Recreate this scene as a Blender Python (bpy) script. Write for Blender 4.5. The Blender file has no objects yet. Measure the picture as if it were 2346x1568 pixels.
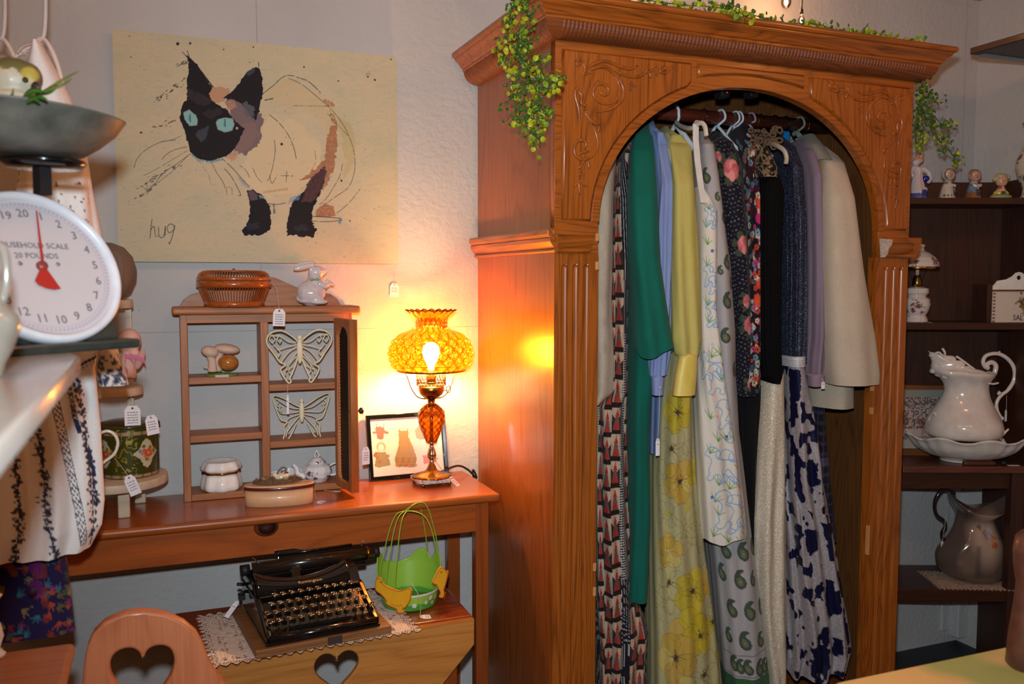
import bpy, bmesh, math, random
import numpy as np
from mathutils import Vector, Matrix, Euler
random.seed(7); RNG=np.random.default_rng(7)
PI=math.pi
S=bpy.context.scene
COL=S.collection
# ---------------------------------------------------------------- camera
FPX=2003.0; YAW=.3788; PIT=.0693; ROL=.0011
CAM=Vector((0,-2.403,1.37))
F3=Vector((math.sin(YAW)*math.cos(PIT),math.cos(YAW)*math.cos(PIT),-math.sin(PIT)))
_R=Vector((math.cos(YAW),-math.sin(YAW),0)); _U=_R.cross(F3)
R3=_R*math.cos(ROL)+_U*math.sin(ROL); U3=_U*math.cos(ROL)-_R*math.sin(ROL)
cd=bpy.data.cameras.new('camera'); cam=bpy.data.objects.new('camera',cd); COL.objects.link(cam)
cd.sensor_width=36; cd.lens=36*FPX/2346; cd.clip_start=.02
m=Matrix.Identity(4)
for i in range(3): m[i][0]=R3[i]; m[i][1]=U3[i]; m[i][2]=-F3[i]; m[i][3]=CAM[i]
cam.matrix_world=m
cd.dof.use_dof=True; cd.dof.focus_distance=2.35; cd.dof.aperture_fstop=5.6
S.camera=cam
S.view_settings.view_transform='Standard'; S.view_settings.look='None'
S.view_settings.exposure=0.58; S.view_settings.gamma=1.0; S.view_settings.use_curve_mapping=False
# ---------------------------------------------------------------- world and lamps
W=bpy.data.worlds.new('world'); S.world=W; W.use_nodes=True
bg=W.node_tree.nodes['Background']; bg.inputs[0].default_value=(1.0,.45,.20,1); bg.inputs[1].default_value=.09
def light(name,kind,loc,energy,color,size=.05,target=None,size_y=None,spread=None):
    l=bpy.data.lights.new(name,kind); l.energy=energy; l.color=color
    o=bpy.data.objects.new(name,l); COL.objects.link(o); o.location=loc
    if kind=='AREA':
        l.size=size
        if size_y: l.shape='RECTANGLE'; l.size_y=size_y
        if spread: l.spread=spread
    else: l.shadow_soft_size=size
    if target is not None: o.rotation_euler=(Vector(target)-Vector(loc)).to_track_quat('-Z','Y').to_euler()
    return o
# the camera's pop-up flash, a few centimetres above the lens
fl=CAM+U3*.115-R3*.012+F3*.0
fo=light('camera_flash','SPOT',fl,88,(.80,.93,1.0),.022,fl+F3*2+R3*.30+U3*.06)
fo.data.spot_size=math.radians(112); fo.data.spot_blend=1.0
# warm shop bulbs strung under the ceiling
for p in ((-1.5,-1.5,2.28),(-.55,-1.9,2.3),(.45,-1.5,2.33),(1.35,-1.7,2.33),(2.2,-1.5,2.28)):
    light('shop_lamp','POINT',p,3.6,(1,.40,.13),.06)
def at(x,y,X=None,Y=None,Z=None,D=None):
    d=F3+R3*((x-1173)/FPX)-U3*((y-784)/FPX)
    if Y is not None: t=(Y-CAM.y)/d.y
    elif X is not None: t=(X-CAM.x)/d.x
    elif Z is not None: t=(Z-CAM.z)/d.z
    else: t=D
    return CAM+d*t
def srgb(*c):
    if len(c)==1 and isinstance(c[0],(tuple,list)): c=c[0]
    return tuple((v/12.92 if v<=.04045 else ((v+.055)/1.055)**2.4) for v in c)
def h(s):  # '#rrggbb' -> linear
    s=s.lstrip('#'); return srgb(*[int(s[i:i+2],16)/255 for i in (0,2,4)])
# ---------------------------------------------------------------- mesh builder
class MB:
    def __init__(s): s.v=[]; s.f=[]; s.sm=[]
    def add(s,v,f,smooth=False,M=None):
        n=len(s.v)
        if M is not None: v=[M@Vector(p) for p in v]
        s.v+= [tuple(p) for p in v]; s.f+=[tuple(i+n for i in q) for q in f]; s.sm+=[smooth]*len(f)
        return s
    def box(s,x0,x1,y0,y1,z0,z1,M=None):
        v=[(x,y,z) for z in(z0,z1) for y in(y0,y1) for x in(x0,x1)]
        return s.add(v,[(0,2,3,1),(4,5,7,6),(0,1,5,4),(2,6,7,3),(0,4,6,2),(1,3,7,5)],False,M)
    def rings(s,R,closed=True,cap=True,smooth=True,loop=False,M=None):
        n=len(R[0]); v=[p for r in R for p in r]; f=[]
        m=len(R)
        for i in range(m if loop else m-1):
            a=i*n; b=((i+1)%m)*n
            for j in range(n if closed else n-1):
                k=(j+1)%n; f.append((a+j,a+k,b+k,b+j))
        if cap and closed and not loop:
            f.append(tuple(range(n-1,-1,-1))); f.append(tuple(range((m-1)*n,m*n)))
        return s.add(v,f,smooth,M)
    def lathe(s,prof,n=32,c=(0,0,0),M=None,mod=None,cap=True,loop=False):
        R=[]
        for i,(r,z) in enumerate(prof):
            ring=[]
            for j in range(n):
                a=2*PI*j/n; rr=r*(mod(a,z,i) if mod else 1)
                ring.append((c[0]+rr*math.cos(a),c[1]+rr*math.sin(a),c[2]+z))
            R.append(ring)
        return s.rings(R,cap=cap,M=M,loop=loop)
    def tube(s,pts,r,n=8,cap=True,closed=False,flat=1.0,M=None):
        P=[Vector(p) for p in pts]; m=len(P); R=[]
        rr=r if isinstance(r,(list,tuple)) else [r]*m
        up=None
        for i in range(m):
            if closed: t=P[(i+1)%m]-P[i-1]
            else: t=P[min(i+1,m-1)]-P[max(i-1,0)]
            if t.length<1e-9: t=Vector((0,0,1))
            t.normalize()
            if up is None:
                up=Vector((0,0,1)) if abs(t.z)<.9 else Vector((0,1,0))
            a=up-t*up.dot(t)
            if a.length<1e-6: a=t.orthogonal()
            a.normalize(); b=t.cross(a); up=a
            R.append([P[i]+(a*math.cos(2*PI*j/n)*flat+b*math.sin(2*PI*j/n))*rr[i] for j in range(n)])
        return s.rings(R,cap=cap,loop=closed,M=M)
    def ell(s,c,r,n=20,m=12,rot=None,fn=None,M=None):
        if isinstance(r,(int,float)): r=(r,r,r)
        Q=Euler(rot).to_matrix() if rot else Matrix.Identity(3)
        v=[];f=[]
        for i in range(m+1):
            th=PI*i/m
            for j in range(n):
                ph=2*PI*j/n
                p=Vector((r[0]*math.sin(th)*math.cos(ph),r[1]*math.sin(th)*math.sin(ph),r[2]*math.cos(th)))
                if fn: p=fn(p)
                v.append(Q@p+Vector(c))
        for i in range(m):
            for j in range(n):
                k=(j+1)%n; f.append((i*n+j,(i+1)*n+j,(i+1)*n+k,i*n+k))
        return s.add(v,f,True,M)
    def prism(s,poly,t0,t1,axis='y',M=None):
        # poly 2d -> extruded; axis y: poly is (x,z); axis z: (x,y); axis x: (y,z)
        n=len(poly)
        def P(p,t): return {'y':(p[0],t,p[1]),'z':(p[0],p[1],t),'x':(t,p[0],p[1])}[axis]
        v=[P(p,t0) for p in poly]+[P(p,t1) for p in poly]
        f=[tuple(range(n)),tuple(range(2*n-1,n-1,-1))]+[(i,i+n,(i+1)%n+n,(i+1)%n) for i in range(n)]
        return s.add(v,f,False,M)
    def grid(s,nu,nv,fn,smooth=True,wrap=False):
        v=[fn(i/(nu-1) if not wrap else i/nu,j/(nv-1)) for j in range(nv) for i in range(nu)]
        f=[]
        for j in range(nv-1):
            for i in range(nu if wrap else nu-1):
                k=(i+1)%nu; f.append((j*nu+i,j*nu+k,(j+1)*nu+k,(j+1)*nu+i))
        return s.add(v,f,smooth)
    def mesh(s,name):
        me=bpy.data.meshes.new(name); me.from_pydata(s.v,[],s.f); me.polygons.foreach_set('use_smooth',s.sm)
        me.validate(); me.update()
        return me
def fixn(me):
    bm=bmesh.new(); bm.from_mesh(me); bmesh.ops.recalc_face_normals(bm,faces=bm.faces); bm.to_mesh(me); bm.free()
def put(name,me,mat,parent=None,bevel=0,sub=0,segs=2,solid=0,autosm=None):
    me.materials.clear()
    for mm in (mat if isinstance(mat,(list,tuple)) else [mat]): me.materials.append(mm)
    o=bpy.data.objects.new(name,me); COL.objects.link(o)
    if parent is not None: o.parent=parent
    if solid:
        q=o.modifiers.new('solid','SOLIDIFY'); q.thickness=solid; q.offset=0
    if bevel:
        b=o.modifiers.new('bevel','BEVEL'); b.width=bevel; b.segments=segs; b.limit_method='ANGLE'; b.angle_limit=.6
        b.harden_normals=False
    if sub:
        q=o.modifiers.new('sub','SUBSURF'); q.levels=sub; q.render_levels=sub
    return o
def obj(name,mb,mat,parent=None,**k):
    me=mb.mesh(name); fixn(me)
    return put(name,me,mat,parent,**k)
def tag(o,label,cat,group=None,kind=None):
    if label: o['label']=label
    if cat: o['category']=cat
    if group: o['group']=group
    if kind: o['kind']=kind
    return o
def thing(name,label,cat,loc=(0,0,0),rz=0,group=None):
    o=bpy.data.objects.new(name,None); COL.objects.link(o); o.empty_display_size=.05
    o.location=loc; o.rotation_euler=(0,0,rz)
    return tag(o,label,cat,group)
def lab(o,t): o['label']=t; return o
def struct(o): o['kind']='structure'; return o
# flat plates with holes and lettering, from 2d curves
def curve_mesh(cu):
    o=bpy.data.objects.new('tmp',cu); me=bpy.data.meshes.new_from_object(o)
    bpy.data.objects.remove(o); return me
def plate(loops,thick,bev=0,res=0):
    cu=bpy.data.curves.new('plate','CURVE'); cu.dimensions='2D'; cu.fill_mode='BOTH'
    cu.extrude=max(thick/2-bev,0); cu.bevel_depth=bev; cu.bevel_resolution=2; cu.offset=-bev
    for lp in loops:
        sp=cu.splines.new('POLY'); sp.points.add(len(lp)-1)
        for p,q in zip(sp.points,lp): p.co=(q[0],q[1],0,1)
        sp.use_cyclic_u=True
    return curve_mesh(cu)     # lies in xy, thickness in z, centred
def xform(me,M): me.transform(M); return me
UPRIGHT=Matrix.Rotation(PI/2,4,'X')   # xy plate -> xz, z -> -y
def textmesh(s,size,ex=.0002,align='CENTER',shear=0,space=1.0,sx=1.0):
    cu=bpy.data.curves.new('t','FONT'); cu.body=s; cu.size=size; cu.extrude=ex; cu.align_x=align; cu.align_y='CENTER'; cu.shear=shear
    cu.space_character=space; cu.resolution_u=2
    me=curve_mesh(cu); me.transform(Matrix.Diagonal((sx,1,1,1))); return me
def join(mes,name='j'):
    bm=bmesh.new()
    for me in mes: bm.from_mesh(me)
    out=bpy.data.meshes.new(name); bm.to_mesh(out); bm.free(); return out
def arc(cx,cy,r,a0,a1,n): return [(cx+r*math.cos(a0+(a1-a0)*i/n),cy+r*math.sin(a0+(a1-a0)*i/n)) for i in range(n+1)]
def crom(P,n=8,closed=False):
    P=[Vector(p) for p in P]; out=[]; m=len(P)
    for i in range(m if closed else m-1):
        if closed: a,b,c,d=P[i-1],P[i],P[(i+1)%m],P[(i+2)%m]
        else: a=P[max(i-1,0)];b=P[i];c=P[i+1];d=P[min(i+2,m-1)]
        for k in range(n):
            t=k/n; out.append(.5*((2*b)+(c-a)*t+(2*a-5*b+4*c-d)*t*t+(-a+3*b-3*c+d)*t**3))
    if not closed: out.append(P[-1])
    return out
def heart(w,hh,n=40):
    P=[]
    for i in range(n):
        t=2*PI*i/n; x=16*math.sin(t)**3; y=13*math.cos(t)-5*math.cos(2*t)-2*math.cos(3*t)-math.cos(4*t)
        P.append((x/32*w,(y+2.5)/29*hh))
    return P
# ---------------------------------------------------------------- numpy noise / raster painting
def _hash(ix,iy,seed):
    n=(ix.astype(np.int64)*374761393+iy.astype(np.int64)*668265263+seed*144665)&0x7fffffff
    n=((n^(n>>13))*1274126177)&0x7fffffff
    return ((n^(n>>16))&0xffff)/65535.0
def vnoise(x,y,seed=0):
    ix=np.floor(x);iy=np.floor(y);fx=x-ix;fy=y-iy;fx=fx*fx*(3-2*fx);fy=fy*fy*(3-2*fy)
    a=_hash(ix,iy,seed);b=_hash(ix+1,iy,seed);c=_hash(ix,iy+1,seed);d=_hash(ix+1,iy+1,seed)
    return (a*(1-fx)+b*fx)*(1-fy)+(c*(1-fx)+d*fx)*fy
def fbm(x,y,seed=0,o=3):
    r=0;a=.5
    for i in range(o): r=r+a*vnoise(x*2**i,y*2**i,seed+i*17);a*=.5
    return r/(1-.5**o)
class Paint:
    """colours for a set of surface points with 2-d coordinates (x,y)"""
    def __init__(s,x,y,base):
        s.x=np.asarray(x,float);s.y=np.asarray(y,float);s.c=np.empty(s.x.shape+(3,));s.c[:]=base
    def mix(s,m,col,a=1.0):
        m=(np.clip(m,0,1)*a)[...,None]; s.c=s.c*(1-m)+np.array(col)*m
    def box(s,x0,y0,x1,y1):
        return np.nonzero((s.x>x0)&(s.x<x1)&(s.y>y0)&(s.y<y1))
    def poly(s,P,col,a=1.0,rough=0,freq=1.0,seed=1,tex=0):
        P=np.array(P,float);pad=rough*2+.001
        I=s.box(P[:,0].min()-pad,P[:,1].min()-pad,P[:,0].max()+pad,P[:,1].max()+pad)
        if len(I[0])==0: return
        x=s.x[I];y=s.y[I]
        if rough:
            x,y=x+(fbm(x*freq,y*freq,seed)-.5)*2*rough,y+(fbm(x*freq,y*freq,seed+5)-.5)*2*rough
        ins=np.zeros(x.shape,bool);n=len(P)
        for i in range(n):
            x1,y1=P[i];x2,y2=P[i-1]
            if y1==y2: continue
            c=((y1>y)!=(y2>y))&(x<(x2-x1)*(y-y1)/(y2-y1)+x1); ins^=c
        m=ins*float(a)
        if tex: m=m*np.clip(1-tex*2*(fbm(x*freq*2,y*freq*2,seed+9)-.42).clip(0,1)*2,0,1)
        s.c[I]=s.c[I]*(1-m[:,None])+np.array(col)*m[:,None]
    def stroke(s,P,w,col,a=1.0,dry=0,freq=1.0,seed=3):
        P=[tuple(p)[:2] for p in P];n=len(P)-1
        A=np.array(P);pad=(max(w) if isinstance(w,(list,tuple)) else w)
        I=s.box(A[:,0].min()-pad,A[:,1].min()-pad,A[:,0].max()+pad,A[:,1].max()+pad)
        if len(I[0])==0:return
        x=s.x[I];y=s.y[I];best=np.zeros(x.shape)
        for i in range(n):
            ax,ay=P[i];bx,by=P[i+1];dx=bx-ax;dy=by-ay;L=dx*dx+dy*dy+1e-12
            t=np.clip(((x-ax)*dx+(y-ay)*dy)/L,0,1);d=np.hypot(x-ax-t*dx,y-ay-t*dy)
            if isinstance(w,(list,tuple)): ww=w[0]+(w[1]-w[0])*((i+t)/n)
            else: ww=w
            best=np.maximum(best,np.clip((ww/2-d)/(ww*.25)+.5,0,1))
        if dry: best=best*(fbm(x*freq,y*freq,seed)>dry*.6)
        m=(best*a)[:,None]; s.c[I]=s.c[I]*(1-m)+np.array(col)*m
    def dot(s,cx,cy,r,col,a=1.0,ry=None):
        ry=ry or r
        I=s.box(cx-r*1.3,cy-ry*1.3,cx+r*1.3,cy+ry*1.3)
        if len(I[0])==0:return
        d=np.hypot((s.x[I]-cx)/r,(s.y[I]-cy)/ry);m=(np.clip((1-d)*4+.3,0,1)*a)[:,None]
        s.c[I]=s.c[I]*(1-m)+np.array(col)*m
def setcol(me,c):
    c=np.asarray(c).reshape(-1,3); a=me.color_attributes.new('Col','FLOAT_COLOR','POINT')
    q=np.ones((len(c),4),np.float32); q[:,:3]=c; a.data.foreach_set('color',q.ravel())
# ---------------------------------------------------------------- materials
def nodes(name):
    m=bpy.data.materials.new(name); m.use_nodes=True; nt=m.node_tree; b=nt.nodes['Principled BSDF']; return m,nt,b
def nn(nt,t,**k):
    n=nt.nodes.new(t)
    for a,v in k.items():
        if a.startswith('i_'):
            key=a[2:].replace('_',' '); n.inputs[int(key) if key.isdigit() else key].default_value=v
        else: setattr(n,a,v)
    return n
def ramp(nt,fac,stops):
    r=nt.nodes.new('ShaderNodeValToRGB'); e=r.color_ramp.elements
    while len(e)>1: e.remove(e[0])
    e[0].position=stops[0][0]; e[0].color=(*stops[0][1],1)
    for p,c in stops[1:]:
        q=e.new(p); q.color=(*c,1)
    nt.links.new(fac,r.inputs[0]); return r.outputs[0]
def coords(nt,scale=(1,1,1),rot=(0,0,0),src='Object'):
    tc=nt.nodes.new('ShaderNodeTexCoord'); mp=nt.nodes.new('ShaderNodeMapping')
    mp.inputs['Scale'].default_value=scale; mp.inputs['Rotation'].default_value=rot
    nt.links.new(tc.outputs[src],mp.inputs[0]); return mp.outputs[0]
def bump(nt,b,hgt,strength,dist=.001):
    n=nt.nodes.new('ShaderNodeBump'); n.inputs['Strength'].default_value=strength; n.inputs['Distance'].default_value=dist
    nt.links.new(hgt,n.inputs['Height']); nt.links.new(n.outputs[0],b.inputs['Normal'])
MC={}
def mat(name,col,rough=.5,metal=0,spec=.5,noise=0,nscale=40,coat=0,trans=0,ior=1.45,bmp=0,emit=None,estr=0,sheen=0,alpha=1):
    if name in MC: return MC[name]
    m,nt,b=nodes(name)
    if isinstance(col,str): col=h(col)
    b.inputs['Base Color'].default_value=(*col,1); b.inputs['Roughness'].default_value=rough; b.inputs['Metallic'].default_value=metal
    b.inputs['Specular IOR Level'].default_value=spec; b.inputs['Coat Weight'].default_value=coat; b.inputs['Coat Roughness'].default_value=.08
    b.inputs['Transmission Weight'].default_value=trans; b.inputs['IOR'].default_value=ior
    b.inputs['Sheen Weight'].default_value=sheen; b.inputs['Alpha'].default_value=alpha
    if emit: b.inputs['Emission Color'].default_value=(*emit,1); b.inputs['Emission Strength'].default_value=estr
    v=coords(nt)
    n=nn(nt,'ShaderNodeTexNoise',i_Scale=nscale,i_Detail=4.0); nt.links.new(v,n.inputs['Vector'])
    k=noise if noise else .06
    c=ramp(nt,n.outputs[0],[(.3,tuple(x*(1-k) for x in col)),(.7,tuple(min(1,x*(1+k)) for x in col))])
    nt.links.new(c,b.inputs['Base Color'])
    if bmp: bump(nt,b,n.outputs[0],bmp)
    MC[name]=m; return m
def wood(name,dark,light,axis='z',scale=1.0,rough=.38,coat=.2,contrast=.5,ring=1.0,pore=.35,knots=0):
    """stained timber: cathedral growth rings plus fine pores drawn out along the grain"""
    if name in MC: return MC[name]
    m,nt,b=nodes(name); dark=h(dark);light=h(light)
    st={'x':(.10,1,1),'y':(1,.10,1),'z':(1,1,.10)}[axis]
    v=coords(nt,tuple(q*scale for q in st))
    n1=nn(nt,'ShaderNodeTexNoise',i_Scale=7.0,i_Detail=2.0,i_Distortion=.4); nt.links.new(v,n1.inputs['Vector'])
    mul=nn(nt,'ShaderNodeMath',operation='MULTIPLY'); mul.inputs[1].default_value=26*ring; nt.links.new(n1.outputs[0],mul.inputs[0])
    fr=nn(nt,'ShaderNodeMath',operation='FRACT'); nt.links.new(mul.outputs[0],fr.inputs[0])
    rl=ramp(nt,fr.outputs[0],[(0,(.25,)*3),(.10,(.6,)*3),(.45,(1,)*3),(.80,(.85,)*3),(.97,(.30,)*3),(1,(.25,)*3)])
    st2={'x':(.025,1,1),'y':(1,.025,1),'z':(1,1,.025)}[axis]
    v2=coords(nt,tuple(q*scale for q in st2))
    n2=nn(nt,'ShaderNodeTexNoise',i_Scale=330.0,i_Detail=2.0); nt.links.new(v2,n2.inputs['Vector'])
    pr=ramp(nt,n2.outputs[0],[(.34,(0,)*3),(.50,(1,)*3)])
    n3=nn(nt,'ShaderNodeTexNoise',i_Scale=3.0,i_Detail=2.0); nt.links.new(v,n3.inputs['Vector'])
    mx=nn(nt,'ShaderNodeMix',data_type='RGBA'); mx.inputs[0].default_value=pore; nt.links.new(rl,mx.inputs[6]); nt.links.new(pr,mx.inputs[7])
    mx2=nn(nt,'ShaderNodeMix',data_type='RGBA'); mx2.inputs[0].default_value=.18; nt.links.new(mx.outputs[2],mx2.inputs[6]); nt.links.new(n3.outputs[0],mx2.inputs[7])
    bw=nn(nt,'ShaderNodeRGBToBW'); nt.links.new(mx2.outputs[2],bw.inputs[0])
    lo=.5-contrast*.5
    c=ramp(nt,bw.outputs[0],[(max(0,lo-.08),dark),(min(1,lo+contrast),light)])
    if knots:
        vk=coords(nt,{'x':(.5,1,1),'y':(1,.5,1),'z':(1,1,.5)}[axis])
        vo=nn(nt,'ShaderNodeTexVoronoi',i_Scale=float(knots)); nt.links.new(vk,vo.inputs['Vector'])
        kr=ramp(nt,vo.outputs['Distance'],[(.05,(.12,.08,.05)),(.10,(.5,.5,.5)),(.13,(1,1,1))])
        mm=nn(nt,'ShaderNodeMix',data_type='RGBA',blend_type='MULTIPLY'); mm.inputs[0].default_value=1
        nt.links.new(c,mm.inputs[6]); nt.links.new(kr,mm.inputs[7]); c=mm.outputs[2]
    nt.links.new(c,b.inputs['Base Color']); b.inputs['Roughness'].default_value=rough
    b.inputs['Coat Weight'].default_value=coat; b.inputs['Coat Roughness'].default_value=.15
    bump(nt,b,n2.outputs[0],.2,.0006)
    MC[name]=m; return m
def cloth(name,rough=.9,sheen=.0,spark=0,trans=0,weave=900,metal=0,wstr=.2,alpha=1,spec=.2,sparkcol=(1,1,1),sparkgain=2.2):
    """colour comes from the garment's own painted print"""
    if name in MC: return MC[name]
    m,nt,b=nodes(name)
    at_=nn(nt,'ShaderNodeAttribute',attribute_name='Col')
    b.inputs['Roughness'].default_value=rough; b.inputs['Sheen Weight'].default_value=sheen*.15; b.inputs['Specular IOR Level'].default_value=spec
    b.inputs['Alpha'].default_value=alpha; b.inputs['Metallic'].default_value=metal
    v=coords(nt); n=nn(nt,'ShaderNodeTexNoise',i_Scale=float(weave),i_Detail=2.0); nt.links.new(v,n.inputs['Vector'])
    c=at_.outputs['Color']
    sc=nn(nt,'ShaderNodeMix',data_type='RGBA',blend_type='MULTIPLY'); sc.inputs[0].default_value=.5
    r=ramp(nt,n.outputs[0],[(.3,(.7,.7,.7)),(.7,(1.2,1.2,1.2))]); nt.links.new(c,sc.inputs[6]); nt.links.new(r,sc.inputs[7]); c=sc.outputs[2]
    if spark:
        vo=nn(nt,'ShaderNodeTexWhiteNoise',noise_dimensions='3D')
        sn=nn(nt,'ShaderNodeVectorMath',operation='SNAP'); sn.inputs[1].default_value=(.0013,.0013,.0013)
        v3=coords(nt); nt.links.new(v3,sn.inputs[0]); nt.links.new(sn.outputs[0],vo.inputs[0])
        th=nn(nt,'ShaderNodeMath',operation='GREATER_THAN'); th.inputs[1].default_value=1-spark; nt.links.new(vo.outputs['Value'],th.inputs[0])
        mx=nn(nt,'ShaderNodeMix',data_type='RGBA'); nt.links.new(th.outputs[0],mx.inputs[0]); nt.links.new(c,mx.inputs[6])
        sc2_=nn(nt,'ShaderNodeMix',data_type='RGBA',blend_type='MULTIPLY'); sc2_.inputs[0].default_value=1; nt.links.new(c,sc2_.inputs[6]); sc2_.inputs[7].default_value=tuple(q*sparkgain for q in sparkcol)+(1,)
        nt.links.new(sc2_.outputs[2],mx.inputs[7]); c=mx.outputs[2]
        mr=nn(nt,'ShaderNodeMath',operation='MULTIPLY_ADD'); mr.inputs[1].default_value=-.35; mr.inputs[2].default_value=rough; nt.links.new(th.outputs[0],mr.inputs[0])
        nt.links.new(mr.outputs[0],b.inputs['Roughness'])
    nt.links.new(c,b.inputs['Base Color'])
    bump(nt,b,n.outputs[0],wstr,.0008)
    if trans:
        tr=nn(nt,'ShaderNodeBsdfTransparent'); ms=nn(nt,'ShaderNodeMixShader'); ms.inputs[0].default_value=trans
        out=nt.nodes['Material Output']; nt.links.new(b.outputs[0],ms.inputs[1]); nt.links.new(tr.outputs[0],ms.inputs[2]); nt.links.new(ms.outputs[0],out.inputs[0])
    MC[name]=m; return m
def painted(name,rough=.2,coat=.5,bmp=0,nscale=300,spec=.5,metal=0):
    """glazed or printed surface, colour from the object's own painted decoration"""
    if name in MC: return MC[name]
    m,nt,b=nodes(name); a=nn(nt,'ShaderNodeAttribute',attribute_name='Col'); nt.links.new(a.outputs['Color'],b.inputs['Base Color'])
    b.inputs['Roughness'].default_value=rough; b.inputs['Coat Weight'].default_value=coat; b.inputs['Specular IOR Level'].default_value=spec
    b.inputs['Metallic'].default_value=metal
    if bmp:
        v=coords(nt); n=nn(nt,'ShaderNodeTexNoise',i_Scale=float(nscale),i_Detail=3.0); nt.links.new(v,n.inputs['Vector']); bump(nt,b,n.outputs[0],bmp)
    MC[name]=m; return m
OAK=dict(dark='#6b3a14',light='#a9642c')
oak_z=wood('oak_upright','#471d06','#a05518','z',1.0,.36,.25,.75)
oak_x=wood('oak_lying','#471d06','#a05518','x',1.0,.36,.25,.75)
oak_y=wood('oak_deep','#471d06','#a05518','y',1.0,.36,.25,.75)
oak_side=wood('oak_veneer','#62290b','#96501e','z',.8,.34,.18,.9)
pine_x=wood('stained_pine','#7c3a14','#a4521c','x',1.0,.32,.35,.9,ring=.6,pore=.25)
pine_z=wood('stained_pine_upright','#6a3012','#94481a','z',1.0,.32,.35,.9,ring=.6,pore=.25)
cabw_x=wood('shelf_pine','#7d4420','#ab6834','x',1.2,.5,.05,.9,ring=.5)
cabw_z=wood('shelf_pine_upright','#7d4420','#ab6834','z',1.2,.5,.05,.9,ring=.5)
dark_x=wood('dark_walnut','#22100a','#42200f','x',1.0,.45,.1,.8)
dark_z=wood('dark_walnut_upright','#1f0d06','#43200f','z',1.0,.55,.04,.8,ring=.7)
cream_c=mat('cream_ceramic','#e9e2d8',.15,coat=.6)
white_c=mat('white_ceramic','#efece8',.12,coat=.7)
ironstone=mat('ironstone_glaze','#e4d6cb',.13,coat=.7)
gold=mat('gold_trim','#b8862f',.22,metal=1)
brass=mat('aged_brass','#8a6a35',.28,metal=1)
chrome=mat('polished_metal','#c9c2bb',.12,metal=1)
black=mat('black_enamel','#0d0c0d',.16,coat=.6)
blackm=mat('black_matte','#151315',.55)
white_p=mat('white_plastic','#c4c4ca',.3)
paper=mat('tag_paper','#e6dfe2',.8)
ink=mat('ink','#3a3138',.8)
string=mat('tag_string','#cdbfb4',.9)
# ---------------------------------------------------------------- room shell
def wallmat(name,hseams,vseams,ax):
    m,nt,b=nodes(name); v=coords(nt)
    n=nn(nt,'ShaderNodeTexNoise',i_Scale=55.0,i_Detail=6.0,i_Roughness=.6); nt.links.new(v,n.inputs['Vector'])
    n2=nn(nt,'ShaderNodeTexNoise',i_Scale=2.2,i_Detail=4.0); nt.links.new(v,n2.inputs['Vector'])
    c=ramp(nt,n2.outputs[0],[(.3,h('#b7b2b0')),(.7,h('#c4c0bd'))])
    sp=nn(nt,'ShaderNodeSeparateXYZ'); nt.links.new(v,sp.inputs[0])
    jit=nn(nt,'ShaderNodeTexNoise',i_Scale=14.0,i_Detail=5.0); nt.links.new(v,jit.inputs['Vector'])
    for axis,vals in (('Z',hseams),(ax,vseams)):
        for val,wd in vals:
            s=nn(nt,'ShaderNodeMath',operation='SUBTRACT'); s.inputs[1].default_value=val; nt.links.new(sp.outputs[axis],s.inputs[0])
            a=nn(nt,'ShaderNodeMath',operation='ABSOLUTE'); nt.links.new(s.outputs[0],a.inputs[0])
            k=nn(nt,'ShaderNodeMath',operation='MULTIPLY'); k.inputs[1].default_value=wd*2; nt.links.new(jit.outputs[0],k.inputs[0])
            l=nn(nt,'ShaderNodeMath',operation='LESS_THAN'); nt.links.new(a.outputs[0],l.inputs[0]); nt.links.new(k.outputs[0],l.inputs[1])
            mx=nn(nt,'ShaderNodeMix',data_type='RGBA'); f=nn(nt,'ShaderNodeMath',operation='MULTIPLY'); f.inputs[1].default_value=.4
            nt.links.new(l.outputs[0],f.inputs[0]); nt.links.new(f.outputs[0],mx.inputs[0]); nt.links.new(c,mx.inputs[6]); mx.inputs[7].default_value=(*h('#5a5048'),1); c=mx.outputs[2]
    vo=nn(nt,'ShaderNodeTexVoronoi',i_Scale=9.0); nt.links.new(v,vo.inputs['Vector'])
    sp2=ramp(nt,vo.outputs['Distance'],[(.012,(.35,.25,.2)),(.02,(1,1,1))])
    mm=nn(nt,'ShaderNodeMix',data_type='RGBA',blend_type='MULTIPLY'); mm.inputs[0].default_value=.5; nt.links.new(c,mm.inputs[6]); nt.links.new(sp2,mm.inputs[7])
    nt.links.new(mm.outputs[2],b.inputs['Base Color']); b.inputs['Roughness'].default_value=.75; b.inputs['Specular IOR Level'].default_value=.3
    bump(nt,b,n.outputs[0],.5,.007)
    return m
sx1=at(588,60,Y=0).x
wm=wallmat('plaster_back',[(1.2387,.0009),(.62,.0009)],[(sx1,.0008),(2.73,.0012)],'X')
struct(obj('wall_back',MB().box(-2.2,2.89,0,.1,-.02,2.39),wm))
wm2=wallmat('plaster_side',[(1.24,.0006)],[(-1.2,.001)],'Y')
struct(obj('wall_right',MB().box(2.79,2.89,-3.6,0,-.02,2.39),wm2))
fm=mat('painted_floor','#2a2d33',.55,noise=.25,nscale=12)
struct(obj('floor',MB().box(-2.2,2.79,-3.6,0,-.06,0),fm))
cm=mat('ceiling_paint','#b9b5b0',.8,noise=.05,nscale=8)
struct(obj('ceiling',MB().box(-2.2,2.89,-3.6,.1,2.39,2.45),cm))
# painted-over wall outlet patch and conduit strip at the corner near the floor
ob=MB(); a=at(2160,1420,Y=-.01)
ob.box(2.70,2.786,-.012,-.0,.05,.20); ob.box(2.74,2.79,-.05,-.0,.03,.21)
struct(obj('trim_1',ob,wm2,bevel=.004))
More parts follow.
